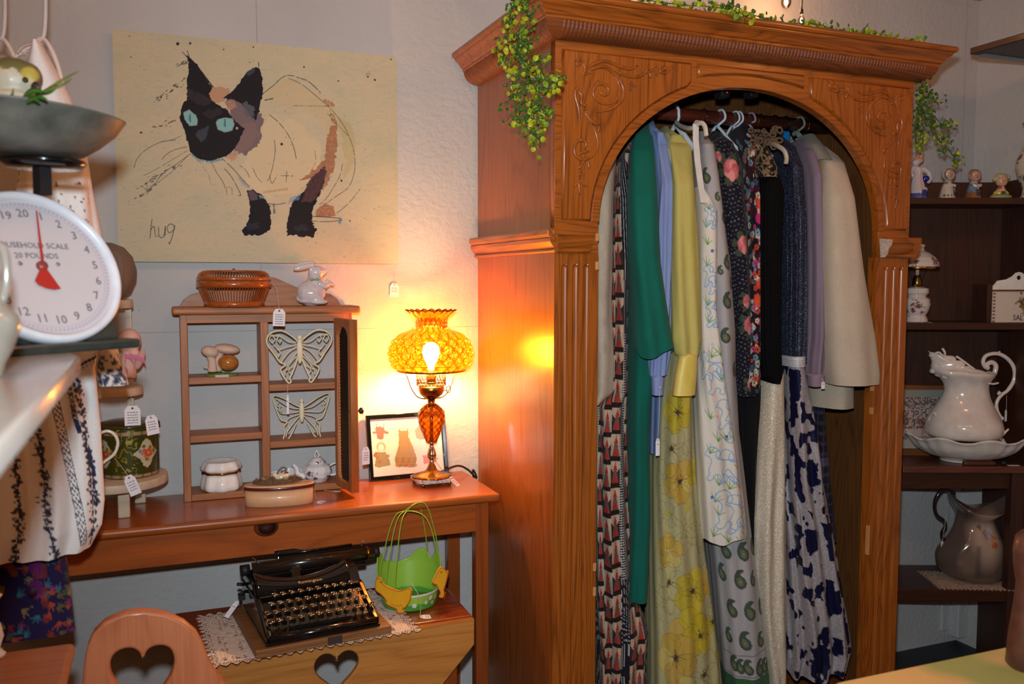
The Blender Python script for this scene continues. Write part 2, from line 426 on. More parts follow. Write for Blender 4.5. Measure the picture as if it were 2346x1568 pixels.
# ---------------------------------------------------------------- armoire
AX,AY,AR=.8494,-.5351,.0138
arm=thing('armoire','tall carved oak armoire with a wide arched opening full of hanging clothes','armoire',(AX,AY,0),AR)
AW=1.10; ZC=1.9265
CA,SA=math.cos(AR),math.sin(AR)
def am(x,y,v=0):
    n=Vector((-SA,CA,0)); p0=Vector((AX-v*SA,AY+v*CA,0))
    d=F3+R3*((x-1173)/FPX)-U3*((y-784)/FPX); t=((p0-CAM).dot(n))/d.dot(n); P=CAM+d*t
    q=P-Vector((AX,AY,0)); return (q.x*CA+q.y*SA,P.z)
def AWd(u,v,z): return Vector((AX+u*CA-v*SA,AY+u*SA+v*CA,z))
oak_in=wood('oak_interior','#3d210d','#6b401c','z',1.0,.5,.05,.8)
obj('side_panel',MB().box(0,.02,.022,.514,.02,1.99),oak_side,arm)
obj('side_panel',MB().box(AW-.02,AW,.022,.514,.02,1.99),oak_side,arm)
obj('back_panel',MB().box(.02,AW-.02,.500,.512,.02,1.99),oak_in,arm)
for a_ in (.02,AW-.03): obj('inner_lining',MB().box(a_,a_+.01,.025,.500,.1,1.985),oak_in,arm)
obj('base_board',MB().box(.02,AW-.02,.0,.500,.04,.12),oak_x,arm)
obj('plinth',MB().box(-.012,AW+.012,-.014,.514,0,.10),oak_x,arm,bevel=.006)
# fluted pilasters
def pilaster(u0,u1,cs):
    zt=1.437; zb=.10
    U=sorted(set([u0,u1]+[c+.0085*k/6 for c in cs for k in range(-7,8)]+[u0+.002,u1-.002]))
    Z=[zb,.16]+[.168+k*.004 for k in range(4)]+[.3,.8,1.2]+[1.385+k*.0022 for k in range(13)]+[zt]
    def dep(u,z):
        r=.0078
        d=0
        for c in cs:
            q=u-c
            e=0
            if z>1.402: e=z-1.402
            if z<.175: e=.175-z
            k=q*q+e*e
            if k<r*r: d=max(d,math.sqrt(r*r-k)*.75)
        return d
    mb=MB(); v=[(u,dep(u,z),z) for z in Z for u in U]; n=len(U)
    mb.add(v,[(j*n+i,j*n+i+1,(j+1)*n+i+1,(j+1)*n+i) for j in range(len(Z)-1) for i in range(n-1)])
    mb.box(u0,u1,.0085,.03,zb,zt)
    # edge strips closing the front skin to the core
    mb.box(u0,u0+.0005,0.0002,.0085,zb,zt); mb.box(u1-.0005,u1,.0002,.0085,zb,zt)
    return mb
obj('pilaster',pilaster(0,.116,[.027,.0555,.084]),oak_z,arm)
obj('pilaster',pilaster(AW-.116,AW,[AW-.027,AW-.0555,AW-.084]),oak_z,arm)
# mid moulding: caps on the pilasters and a rail along the side
capp=[(0,1.436),(.006,1.437),(.009,1.4405),(.009,1.444),(.006,1.4465),(.011,1.452),(.0165,1.462),(.018,1.470),(.0155,1.4715),(.0175,1.475),(.021,1.478),(.0215,1.488),(.019,1.4925),(0,1.4925)]
def capblock(u0,u1):
    R=[]
    for u,k in ((u0,0),(u0,0.0)): pass
    mb=MB(); 
    R=[[(u0-p*.5,0.002,z) for p,z in capp],[(u0-p*.5,-p,z) for p,z in capp],[(u1+p*.15,-p,z) for p,z in capp],[(u1+p*.15,.002,z) for p,z in capp]]
    return mb.rings(R,closed=True,cap=True,smooth=False)
obj('cap_moulding',capblock(-.002,.0905),oak_x,arm,bevel=.0006)
rc=obj('cap_moulding',capblock(AW-.0905,AW+.016),oak_x,arm,bevel=.0006)
P=[am(2018,547,-.022),am(2045,549,-.022),am(2043,562,-.022),am(2036,570,-.022),am(2034,582,-.022),am(2027,590,-.022),am(2020,590,-.022)]
lab(obj('chipped_corner',MB().prism(P,-.0225,-.017),mat('raw_wood','#b9a79c',.8,noise=.3,nscale=200),rc),'pale raw wood where the moulding chipped off')
def siderail(x,s):
    return MB().rings([[(x+s*p*1.25,y,z) for p,z in capp] for y in (-.021,.515)],smooth=False)
obj('side_moulding',siderail(0,-1),oak_y,arm,bevel=.0006)
obj('side_moulding',siderail(AW,1),oak_y,arm,bevel=.0006)
# arched frieze
UC=AW/2+.001; ea,eb,ez=.436,.35,1.51
arch=[(UC-ea,1.437)]+[(UC+ea*math.cos(a),ez+eb*math.sin(a)) for a in [PI-PI*i/48 for i in range(49)]]+[(UC+ea,1.437)]
outer=[(AW,1.437),(AW,1.93),(0,1.93),(0,1.437)]
loop=arch+outer      # one loop, an inverted U
me=plate([[(p[0],p[1]) for p in loop]],.024,.001); me.transform(Matrix.Translation((0,.012,0))@UPRIGHT)
put('arch_frieze',me,oak_x,arm)
# arched trim band round the opening
band=[(UC+(ea+.0)*math.cos(a),ez+(eb)*math.sin(a)) for a in [PI-PI*i/48 for i in range(49)]]
def raised(loop,name='raised_panel',m=oak_z,t=.010,bv=.0055):
    cu=bpy.data.curves.new('p','CURVE'); cu.dimensions='2D'; cu.fill_mode='BOTH'; cu.extrude=.003; cu.bevel_depth=bv; cu.offset=-bv; cu.bevel_resolution=0
    sp=cu.splines.new('POLY'); sp.points.add(len(loop)-1)
    for p,q in zip(sp.points,loop): p.co=(*q,0,1)
    sp.use_cyclic_u=True
    me=curve_mesh(cu); me.transform(UPRIGHT); me.transform(Matrix.Translation((0,.0015,0)))
    return put(name,me,m,arm)
def offell(k,a0,a1,n=24): return [(UC+(ea+k)*math.cos(a0+(a1-a0)*i/n),ez+(eb+k)*math.sin(a0+(a1-a0)*i/n)) for i in range(n+1)]
pl=[(.0165,1.905),(.0165,1.513)]+[q for q in offell(.021,PI*.998,PI*.64,26) if q[0]<.368]+[(.369,1.860),(.369,1.905)]
raised(pl); raised([(2*UC-x,z) for x,z in pl])
mdl=[(.386,1.907),(.386,1.872)]+[(u,1.872+.017*(1-((u-UC)/.165)**2)) for u in [.386+i*(2*(UC-.386))/16 for i in range(1,16)]]+[(2*UC-.386,1.872),(2*UC-.386,1.907)]
raised(mdl,m=oak_x)
# groove line framing the panels
def ringband(k0,k1,y0,y1,a0=0,a1=PI,n=60):
    R=[]
    for i in range(n+1):
        a=a0+(a1-a0)*i/n; c,s_=math.cos(a),math.sin(a)
        R.append([(UC+(ea+k0)*c,y0,ez+(eb+k0)*s_),(UC+(ea+k1)*c,y0,ez+(eb+k1)*s_),(UC+(ea+k1)*c,y1,ez+(eb+k1)*s_),(UC+(ea+k0)*c,y1,ez+(eb+k0)*s_)])
    return MB().rings(R,smooth=False)
obj('arch_edge_band',ringband(-.001,.0195,-.003,.024),oak_x,arm,bevel=.001)
# carved scrolls: strokes traced on the left panel, mirrored on the right
def cp(x,y): return am(1300+x/4.356,120+y/4.356)
SC=[([(170,150),(150,110),(120,85),(88,85),(72,108),(80,135),(105,140),(118,122)],(.0032,.0018)),
 ([(135,115),(160,160),(150,210),(120,270),(95,345)],(.0030,.0022)),
 ([(95,345),(65,400),(70,470),(95,560),(105,650),(90,730)],(.0048,.0022)),
 ([(95,400),(130,440),(125,520),(180,545),(175,570),(130,560)],(.0042,.0022)),
 ([(140,600),(200,680),(260,790),(285,880),(280,970),(220,1050),(140,1075),(80,1050),(55,985),(70,910),(120,880),(165,900),(170,945),(140,955)],(.0022,.0036)),
 ([(150,590),(190,650),(240,705),(310,740)],(.0020,.0048)),
 ([(250,730),(300,755),(290,800)],(.0020,.0036)),
 ([(90,1020),(150,1000),(210,985),(260,900)],(.0028,.0016)),
 ([(175,200),(220,140),(300,105),(380,100),(460,130),(540,160),(620,170),(685,140)],(.0028,.0036)),
 ([(180,200),(240,170),(330,150),(400,175),(470,240),(520,310),(545,400),(520,490),(440,560),(350,590),(275,600)],(.0040,.0030)),
 ([(400,170),(450,230),(500,330),(500,420),(450,500),(360,520),(290,490),(245,430),(250,350),(300,320),(360,330),(395,380),(370,430),(325,420),(320,390)],(.0018,.0040)),
 ([(245,400),(270,340),(300,290)],(.0030,.0040)),
 ([(440,170),(520,220),(600,245),(690,250),(760,205),(800,130)],(.0034,.0030)),
 ([(760,205),(800,215),(815,265)],(.0020,.0036)),([(740,215),(800,195),(850,180)],(.0016,.0034)),
 ([(900,210),(950,165),(1000,180),(1030,140)],(.0052,.0026)),([(900,200),(960,215),(1010,190)],(.0034,.0020)),
 ([(165,240),(200,200),(230,220)],(.0024,.0030)),
 ([(180,1080),(200,1130),(200,1165)],(.0026,.0030)),([(150,1080),(120,1140),(90,1160)],(.0026,.0030)),
 ([(110,1280),(70,1330),(55,1340)],(.0030,.0014)),([(110,1280),(160,1330),(185,1350)],(.0030,.0014)),
 ([(100,1300),(105,1370),(115,1430)],(.0036,.0014))]
FLW=[(870,160,32),(870,225,24),(610,320,30),(610,375,20),(650,340,20),(130,1200,30),(110,1240,22),(840,190,20)]
def carve(mir,groove=False):  # groove: flattened copy of the strokes, dark to paint recess shade
    mb=MB()
    for P,(w0,w1) in SC:
        w0*=1.35; w1*=1.35
        Q=[cp(*p) for p in P]
        if mir: Q=[(2*UC-u,z) for u,z in Q]
        C=crom([(u,-.0068,z) for u,z in Q],5)
        n=len(C); r=[(w0+(w1-w0)*i/(n-1))*(.35+.65*min(1,4*min(i/(n-1),1-i/(n-1))+.25)) for i in range(n)]
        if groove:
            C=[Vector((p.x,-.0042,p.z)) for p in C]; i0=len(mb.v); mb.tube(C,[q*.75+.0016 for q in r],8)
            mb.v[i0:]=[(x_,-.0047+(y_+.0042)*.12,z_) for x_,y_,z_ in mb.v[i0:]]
        else: mb.tube(C,r,8)
    if groove: return mb
    for x,y,r in FLW:
        u,z=cp(x,y); 
        if mir: u=2*UC-u
        rr=r/4.356*.00125*.62
        for k in range(5):
            a=2*PI*k/5+.3; mb.ell((u+rr*math.cos(a),-.0068,z+rr*math.sin(a)),(rr*.62,.0028,rr*.62),8,6)
        mb.ell((u,-.008,z),(rr*.4,.003,rr*.4),8,6)
    return mb
shade_oak=wood('oak_shade_outline','#2c1206','#5a2c0e','z',1.0,.5,.1,.75)  # darker oak, shade round the carving put into the colour
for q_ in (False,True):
    cs_=obj('carved_scroll',carve(q_),oak_z,arm); lab(obj('stained_groove',carve(q_,True),shade_oak,cs_),'dark outline painting the shade round the carving')
# cornice
def sweep(prof,step=None,ribs=None):
    path=[(0,.514,-1,0)]
    if step:
        n=int(.514/step); path=[(0,.514-.514*i/n,-1,0) for i in range(n)]+[(0,0,-1,-1)]
        n=int(AW/step); path+=[(AW*i/n,0,0,-1) for i in range(1,n)]+[(AW,0,1,-1)]
        n=int(.514/step); path+=[(AW,.514*i/n,1,0) for i in range(1,n+1)]
    else: path=[(0,.514,-1,0),(0,0,-1,-1),(AW,0,1,-1),(AW,.514,1,0)]
    R=[]
    for x,y,dx,dy in path:
        s=0
        if ribs and dx*dy==0:
            t=(x if dx==0 else y); s=ribs[1]*(1-abs(math.sin(PI*t/ribs[0]))**.5)
        R.append([(x+dx*(p-s*(p>.002)),y+dy*(p-s*(p>.002)),z) for p,z in prof])
    return R
cor=[(-.004,1.958),(.044,1.958),(.046,1.961),(.045,1.965),(.050,1.967),(.053,1.973),(.059,1.981),(.066,1.986),(.069,1.990),(.069,1.993),(.074,1.994),(.0775,1.999),(.0775,2.004),(.074,2.009),(-.004,2.009)]
obj('cornice',MB().rings(sweep(cor),smooth=False),oak_x,arm,bevel=.0008)
gad=[(-.003,1.9235),(.003,1.9235)]+[(.003+.040*math.sin(a),1.9235+.0345*(1-math.cos(a))) for a in [PI/2*i/7 for i in range(1,8)]]+[(-.003,1.958)]
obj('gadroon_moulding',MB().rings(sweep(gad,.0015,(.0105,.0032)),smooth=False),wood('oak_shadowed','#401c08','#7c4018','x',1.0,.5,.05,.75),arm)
obj('top_board',MB().box(-.003,AW+.003,-.003,.514,1.99,2.006),oak_x,arm)
# closet rod and its brackets
RZ,RV=1.838,.27
rodm=wood('rod_wood','#38150c','#5a2415','x',1,.4,.3,.8)
obj('closet_rod',MB().tube([(.03,RV,RZ),(AW-.03,RV,RZ)],.019,20),rodm,arm)
for x in (1655,1722):
    u,z=am(x,214,.10)
    mb=MB().box(u-.013,u+.013,.085,.12,z-.012,1.90)
    br=obj('rod_bracket',mb,blackm,arm,bevel=.003)
    obj('bracket_screw',MB().lathe([(0,0),(.006,0),(.006,.004),(0,.004)],12,M=Matrix.Translation((u+.004,.083,z))@Matrix.Rotation(PI/2,4,'X')),mat('copper','#a05a3a',.35,metal=1),br)
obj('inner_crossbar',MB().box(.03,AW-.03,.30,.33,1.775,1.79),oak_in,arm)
lt=mat('mortise_wood','#c88a52',.6,noise=.1)
for y0,y1 in ((535,552),(600,618),(1290,1308),(1345,1365)):
    a=am(1368,y0)[1];b=am(1368,y1)[1]; obj('hinge_mortise',MB().box(.108,.1165,-.0006,.006,b,a),lt,arm)
for y0,y1 in ((885,897),(935,950),(1205,1272)):
    a=am(1990,y0)[1];b=am(1990,y1)[1]; obj('hinge_mortise',MB().box(AW-.1165,AW-.112,-.0006,.010,b,a),lt,arm)
# ---------------------------------------------------------------- console table
ct=thing('console_table','long stained pine console table against the wall, holding the lamp and shelf cabinet','table',(.12,-.155,0))
def L(o,p): return tuple(a-b for a,b in zip(p,o.location))
TX0,TX1,TY0,TZ=-.55,.8035,-.308,.8187
def lbox(o,x0,x1,y0,y1,z0,z1,mb=None):
    ox,oy,oz=o.location; return (mb or MB()).box(x0-ox,x1-ox,y0-oy,y1-oy,z0-oz,z1-oz)
obj('table_top',lbox(ct,TX0,TX1,TY0,-.004,TZ-.022,TZ),pine_x,ct,bevel=.009,segs=4)
ap=obj('apron',lbox(ct,TX0+.07,.744,-.284,-.264,.7175,TZ-.021),pine_x,ct,bevel=.002)
obj('apron',lbox(ct,.752,.768,-.25,-.05,.7175,TZ-.021),pine_x,ct,bevel=.002)
kx=at(612,1208,Y=-.2845)
kn=MB().lathe([(0,0),(.021,0),(.021,.0006),(0,.0006)],24,M=Matrix.Translation((kx.x-.12,-.2838+.155,kx.z))@Matrix.Rotation(PI/2,4,'X')@Matrix.Diagonal((1,.85,1,1)))
lab(obj('wood_knot',kn,mat('knot','#351610',.6,spec=.2,noise=.5,nscale=90),ap),'round dark knot in the pine')
kn=MB().lathe([(0,0),(.029,0),(.029,.0003),(0,.0003)],24,M=Matrix.Translation((kx.x-.122,-.2839+.155,kx.z))@Matrix.Rotation(PI/2,4,'X')@Matrix.Diagonal((1,.8,1,1)))
lab(obj('knot_halo',kn,mat('knot_halo','#6b2f12',.5,noise=.3,nscale=60),ap),'darker ring of grain round the knot')
for x0,y0 in ((.742,-.287),(.742,-.045),(TX0+.03,-.287),(TX0+.03,-.045)):
    obj('leg',lbox(ct,x0,x0+.036,y0,y0+.036,0,TZ-.022),pine_z,ct,bevel=.003)
# ---------------------------------------------------------------- cat canvas
def proj(x,y,z):
    d=np.stack([x-CAM.x,y-CAM.y,z-CAM.z],-1); zz=d@np.array(F3)
    return 1173+FPX*(d@np.array(R3))/zz, 784-FPX*(d@np.array(U3))/zz
CX0,CX1,CZ0,CZ1=-.1005,.606,1.4178,1.980
cv=thing('canvas_painting','unframed beige canvas painting of a blue-eyed siamese cat hanging on the wall','painting',((CX0+CX1)/2,-.03,CZ0))
nu,nv=720,572
X=np.linspace(CX0,CX1,nu); Z=np.linspace(CZ0,CZ1,nv); XX,ZZ=np.meshgrid(X,Z)
px_,py_=proj(XX,np.full_like(XX,-.03),ZZ); qx=(px_-250)*2.8; qy=(py_-60)*2.8
base=h('#c2b698')
P=Paint(qx,qy,base)
n=fbm(qx/300,qy/200,3,4); P.mix((n-.5)*2.2,h('#a9ac8e'),.75); P.mix((.5-n)*2,h('#d2b994'),.6)
n=fbm(qx/40,qy/14,5,3); P.mix((n-.55)*3,h('#9aa592'),.35)
n=vnoise(qx/5,qy/5,8); P.c*= (1+.09*(n-.5))[...,None]
K=h('#1e1b20'); K2=h('#2c2930'); BR=h('#9c5a38'); PK=h('#b98a6c'); EY=h('#7fb4b4'); BL=h('#5f8fa6'); GY=h('#3c434e'); MV=h('#6a5762')
# faint washes on the body and tail
P.poly([(1000,400),(1150,330),(1350,430),(1460,540),(1480,700),(1400,820),(1380,640),(1250,520),(1020,490)],h('#c9ad78'),.35,30,.02)
P.poly([(1470,570),(1560,640),(1580,800),(1570,900),(1500,980),(1520,860),(1490,720)],h('#b59f60'),.45,20,.03)
P.poly([(1020,560),(1200,620),(1350,760),(1340,930),(1200,1080),(980,1090),(880,980),(870,860),(960,740)],h('#d3bf98'),.6,30,.02)
P.poly([(870,850),(1000,1010),(1060,1110),(900,1060),(830,960)],h('#cfc0a0'),.5,15,.03)
# brown streaks down the back leg
P.poly([(1420,640),(1465,640),(1462,760),(1445,900),(1400,1010),(1370,1060),(1350,1050),(1380,930),(1300,980),(1220,990),(1330,910),(1385,850),(1395,740)],BR,.85,12,.05,tex=.2)
P.poly([(1415,540),(1450,580),(1465,640),(1430,620)],BR,.8,8,.08,tex=.5)
P.poly([(1370,470),(1420,480),(1450,510),(1410,520)],BR,.8,10,.1,tex=.6)
P.poly([(1320,1190),(1380,1130),(1440,1160),(1460,1220),(1330,1225)],BR,.85,10,.06,tex=.2)
P.poly([(980,1060),(1150,1035),(1150,1050),(990,1075)],BR,.35,6,.1)
# head
P.poly([(640,390),(700,390),(770,400),(780,430),(740,480),(700,500),(650,470)],PK,.9,10,.06)
P.poly([(740,470),(830,450),(930,520),(990,560),(980,680),(950,780),(860,820),(800,800),(790,600)],MV,.9,24,.04)
P.poly([(740,480),(800,480),(820,520),(760,545)],PK,.8,14,.06,tex=.4)
P.poly([(820,640),(930,620),(960,700),(900,780),(830,830),(740,830),(820,720)],h('#8d6f66'),.6,20,.05,tex=.4)
P.poly([(720,820),(830,820),(800,870),(750,850)],PK,.8,16,.07,tex=.5)
head=[(497,470),(465,510),(452,590),(480,660),(495,720),(520,810),(570,850),(640,868),(710,850),(760,830),(810,780),(850,700),(870,660),(800,600),(760,540),(720,520),(690,500),(650,470),(640,440),(600,470),(520,460)]
P.poly(head,K,1,8,.07)
P.poly([(505,190),(545,225),(600,300),(660,390),(640,440),(660,480),(600,520),(500,500),(497,360),(512,280)],K,1,7,.06)
P.poly([(790,420),(840,360),(890,290),(940,260),(965,270),(985,340),(985,420),(965,540),(940,610),(900,560),(830,480),(730,460)],K,1,8,.06)
P.poly([(880,300),(900,280),(940,262),(930,300),(890,318)],GY,.9,6,.1)
P.poly([(500,400),(620,440),(660,480),(620,520),(500,470)],MV,.16,20,.06,tex=.3)
P.poly([(600,560),(700,520),(730,560),(640,600)],MV,.15,16,.06,tex=.4)
P.poly([(570,670),(640,640),(620,730),(590,745),(550,700)],GY,.95,8,.08)
P.poly([(860,480),(930,520),(920,600),(860,560)],h('#5e5f66'),.8,16,.06)
P.stroke([(500,190),(560,250),(620,330),(665,390)],10,K,.9)
for a,b in (((500,155),(515,195)),((470,165),(500,200)),((960,230),(958,275))): P.stroke([a,b],4,K)
# eyes
for P0,sl in (([(480,555),(515,540),(555,575),(565,605),(560,635),(515,635),(485,595)],(519,590)),([(690,620),(700,600),(740,588),(790,595),(800,625),(790,665),(740,678),(700,660)],(742,620))):
    P.poly([(x+(x-sl[0])*.10,y+(y-sl[1])*.10) for x,y in P0],h('#a09a8c'),.8,3,.1)
    P.poly(P0,EY,1,4,.1); P.stroke([(sl[0],sl[1]-24),(sl[0]+2,sl[1]+24)],[5,6],K); P.stroke([(sl[0]-9,sl[1]-10),(sl[0]-7,sl[1]+18)],2,GY)
P.poly([(800,640),(870,655),(840,675),(790,665)],K,1,4,.1); P.dot(820,655,9,h('#b09a84'))
P.stroke([(530,820),(570,862),(650,872),(720,855)],[10,16],BL,.8,dry=.6,freq=.1)
P.stroke([(530,825),(600,890)],8,BL,.6,dry=.7,freq=.1)
# legs
P.poly([(880,1050),(930,1050),(990,1090),(1030,1150),(1040,1230),(1035,1310),(960,1345),(870,1340),(850,1310),(880,1280),(900,1220),(905,1130)],K,1,9,.06)
P.poly([(885,1050),(935,1060),(960,1110),(910,1120)],MV,.7,10,.06)
P.poly([(1290,980),(1380,900),(1395,930),(1360,1060),(1330,1120),(1300,1190),(1300,1260),(1330,1305),(1310,1350),(1240,1355),(1190,1340),(1140,1345),(1140,1290),(1160,1170),(1180,1120),(1250,1060)],K,1,11,.06)
P.poly([(1290,980),(1385,890),(1400,930),(1350,1080),(1290,1130),(1230,1130),(1260,1050)],h('#5d3f42'),.75,14,.05,tex=.3)
for x,y in ((930,1290),(1235,1300)): P.poly([(x-50,y-20),(x+30,y-30),(x+40,y+10),(x-40,y+20)],GY,.4,12,.08,tex=.5)
P.poly([(1160,1100),(1230,1075),(1220,1110),(1150,1140)],BL,.7,8,.08,tex=.4)
P.poly([(820,960),(870,990),(910,1050),(850,1010)],BL,.6,8,.08,tex=.4)
P.poly([(960,1080),(1000,1090),(990,1110),(960,1100)],EY,.5,6,.1)
P.poly([(1480,1235),(1500,1240),(1480,1275),(1465,1260)],BL,.8,5,.1)
# ink lines
LN=[([(985,435),(1060,375),(1110,330),(1150,315),(1185,320)],5),([(1205,328),(1270,350),(1320,390),(1355,428)],6),([(1150,335),(1230,370),(1330,450),(1430,540),(1500,630),(1535,700),(1565,780),(1578,880),(1565,970),(1530,1040),(1460,1090),(1390,1140)],4),
([(1030,570),(1090,620),(1150,700),(1185,780),(1200,850)],5),([(1060,730),(1065,800),(1050,900),(1025,980),(990,1005),(950,970),(920,910)],4),([(1030,960),(1045,1010),(1080,950)],4),
([(1005,1135),(1070,1145),(1130,1135)],5),([(1500,870),(1480,960),(1430,1050),(1390,1110),(1350,1145)],4),([(1610,1045),(1560,1110),(1500,1170),(1460,1200)],4),
([(1300,1220),(1400,1225),(1490,1235)],6),([(1300,1250),(1400,1255),(1490,1245)],5),([(1400,560),(1450,620),(1530,700)],3),
([(425,730),(330,745),(240,790),(180,850),(160,910)],4),([(500,775),(430,790),(370,820),(340,855)],4),([(470,700),(400,730),(340,740)],3),([(520,820),(440,880),(350,940),(300,1000),(240,1080)],4),([(505,830),(420,920),(330,990),(260,1030)],3),([(500,800),(400,860),(300,920),(220,960)],3),
([(660,880),(690,940),(730,1000),(745,1040)],4),([(735,910),(780,960),(820,1030),(845,1085),(830,1085)],5),([(720,845),(790,910),(860,990),(900,1030)],5),([(840,895),(880,930),(900,970)],4),([(755,1085),(755,1035),(785,1040),(788,1085)],3),([(600,900),(640,960),(655,1020)],2),
([(1000,475),(1050,465)],8),([(1180,510),(1410,515)],3),([(1320,800),(1325,870),(1300,920)],3),([(1140,930),(1135,1000)],4),([(1100,960),(1180,962)],4)]
for q,w in LN: P.stroke(crom([(a,b,0) for a,b in q],4),w,h('#39383f'),.85,dry=.5,freq=.08)
P.stroke([(1055,1140),(1060,1200)],[8,14],GY,.8,dry=.5,freq=.1)
P.poly([(1650,290),(1680,290),(1675,320),(1645,315)],h('#c08a6e'),.6,8,.1)
# splatters
R_=np.random.default_rng(4)
for i in range(150):
    x,y=R_.uniform(60,1800),R_.uniform(70,1500); P.dot(x,y,R_.uniform(1.5,4),h('#4a4246'),R_.uniform(.3,.9))
for cx,cy,nn_,sx,sy,ag in ((400,410,40,70,40,-.6),(460,240,14,20,20,-.4),(340,640,20,70,30,-.3),(320,960,36,70,40,-.6),(240,1060,16,30,20,-.7)):
    for i in range(nn_):
        a=R_.normal(0,1);b=R_.normal(0,.35); x=cx+sx*a; y=cy+sx*a*ag+sy*b; L_=R_.uniform(3,16)
        P.stroke([(x,y),(x+L_,y+L_*ag)],R_.uniform(2,8),K2,.8)
for x,y,r in ((440,113,11),(520,110,8),(130,65,4),(140,198,4),(520,235,5),(1470,352,5),(1705,345,7),(1660,325,6),(1107,757,9),(1490,992,7),(1250,262,6),(1808,213,5),(735,150,5),(925,135,5),(1420,570,5),(1545,1250,5)): P.dot(x,y,r,K2)
# signature
for q in ([(275,1240),(268,1300),(262,1362)],[(266,1310),(285,1285),(292,1300),(296,1350)],[(318,1290),(318,1340),(332,1357),(352,1345),(360,1285)],[(362,1285),(358,1345)],[(420,1300),(412,1275),(385,1272),(372,1300),(385,1325),(412,1310),(422,1280)],[(420,1290),(405,1350),(388,1398),(382,1385)]): P.stroke(crom([(a,b,0) for a,b in q],4),5,h('#4a4450'),.95)
v=np.stack([XX-(CX0+CX1)/2,np.full_like(XX,0.0)+.0006*(fbm(qx/60,qy/60,2)-.5),ZZ-CZ0],-1).reshape(-1,3)
ii=np.arange(nu*nv).reshape(nv,nu); F=np.stack([ii[:-1,:-1],ii[:-1,1:],ii[1:,1:],ii[1:,:-1]],-1).reshape(-1,4)
def npmesh(name,v,F,smooth=True):
    me=bpy.data.meshes.new(name); me.vertices.add(len(v)); me.vertices.foreach_set('co',np.ascontiguousarray(v,dtype=np.float32).ravel())
    me.loops.add(F.size); me.loops.foreach_set('vertex_index',np.ascontiguousarray(F,dtype=np.int32).ravel())
    me.polygons.add(len(F)); me.polygons.foreach_set('loop_start',np.arange(0,F.size,4,dtype=np.int32)); me.polygons.foreach_set('loop_total',np.full(len(F),4,dtype=np.int32))
    me.polygons.foreach_set('use_smooth',np.full(len(F),smooth)); me.update(calc_edges=True); return me
me=npmesh('painted_face',v,F); setcol(me,P.c)
put('painted_face',me,painted('canvas_paint',.75,0,.35,1400,.25),cv)
cwm=mat('canvas_edge','#b5a885',.85,noise=.1,nscale=300)
hw=(CX1-CX0)/2; hh_=CZ1-CZ0
obj('wrapped_edge',MB().box(-hw,hw,.0008,.024,0,hh_),cwm,cv,bevel=.002)
nm=MB()
for z0 in (.0,hh_-.03): nm.box(-hw+.02,hw-.02,.024,.0285,z0,z0+.03)
obj('stretcher_bar',MB().box(-hw+.01,hw-.01,.024,.0285,.005,.035),cabw_x,cv); obj('stretcher_bar',MB().box(-hw+.01,hw-.01,.024,.0285,hh_-.035,hh_-.005),cabw_x,cv)
# ---------------------------------------------------------------- helpers for small things
def blob(parts,voxel=.0015,paint=None,smooth=6,M=None):
    """fuse rounded volumes into one continuous surface; paint(x,y,z)->rgb"""
    mb=MB()
    for p in parts:
        if p[0]=='e': mb.ell(p[1],p[2],16,12,rot=p[3] if len(p)>3 else None)
        elif p[0]=='t': mb.tube(p[1],p[2],10)
        elif p[0]=='l': mb.lathe(p[1],24,c=p[2])
    me=mb.mesh('b'); o=bpy.data.objects.new('b',me); COL.objects.link(o)
    r=o.modifiers.new('r','REMESH'); r.mode='VOXEL'; r.voxel_size=voxel; r.use_smooth_shade=True
    s=o.modifiers.new('s','SMOOTH'); s.iterations=smooth; s.factor=.5
    dg=bpy.context.evaluated_depsgraph_get(); out=bpy.data.meshes.new_from_object(o.evaluated_get(dg))
    bpy.data.objects.remove(o); bpy.data.meshes.remove(me)
    out.polygons.foreach_set('use_smooth',[True]*len(out.polygons))
    if paint:
        co=np.empty(len(out.vertices)*3,np.float32); out.vertices.foreach_get('co',co); co=co.reshape(-1,3)
        c=np.empty((len(co),3)); c[:]=paint(co[:,0],co[:,1],co[:,2]); setcol(out,c)
    return out
def lerp_paint(base,rules):
    def f(x,y,z):
        c=np.empty((len(x),3)); c[:]=base
        for cond,col in rules:
            m=cond(x,y,z); c[m]=col
        return c
    return f
TAGN=[0]
tagw=.026
def price_tag(label,p,w=.026,hh=.038,rot=(0,0,0),hang=None,lines=4,group=None):
    """paper tag, p = top centre; hang = list of string points ending at the hole"""
    t=thing('price_tag',label,'price tag',p,group=group); t.rotation_euler=rot
    lp=[(-w/2,-hh),(w/2,-hh),(w/2,-hh*.22),(w*.28,0),(-w*.28,0),(-w/2,-hh*.22)]
    hole=[(w*.09*math.cos(a),-hh*.12+w*.09*math.sin(a)) for a in [2*PI*k/10 for k in range(10)]]
    me=plate([lp,hole],.0006); me.transform(UPRIGHT); put('card',me,paper,t)
    R_=random.Random(TAGN[0]); TAGN[0]+=1
    mb=MB()
    for k in range(lines):
        z=-hh*(.34+.13*k); x=-w*.32
        while x<w*.3:
            L_=R_.uniform(.002,.006); x2=min(x+L_,w*.34); mb.box(x,x2,-.0005,-.00035,z-.0007,z+.0007); x=x2+.0014
    obj('writing',mb,ink,t)
    if hang:
        Mi=(Matrix.Translation(p)@Euler(rot).to_matrix().to_4x4()).inverted()
        q=[Mi@Vector(a) for a in hang]+[Vector((0,-.0002,-hh*.1))]
        obj('string_loop',MB().tube(crom(q,5),.0006,5),string,t)
    return t
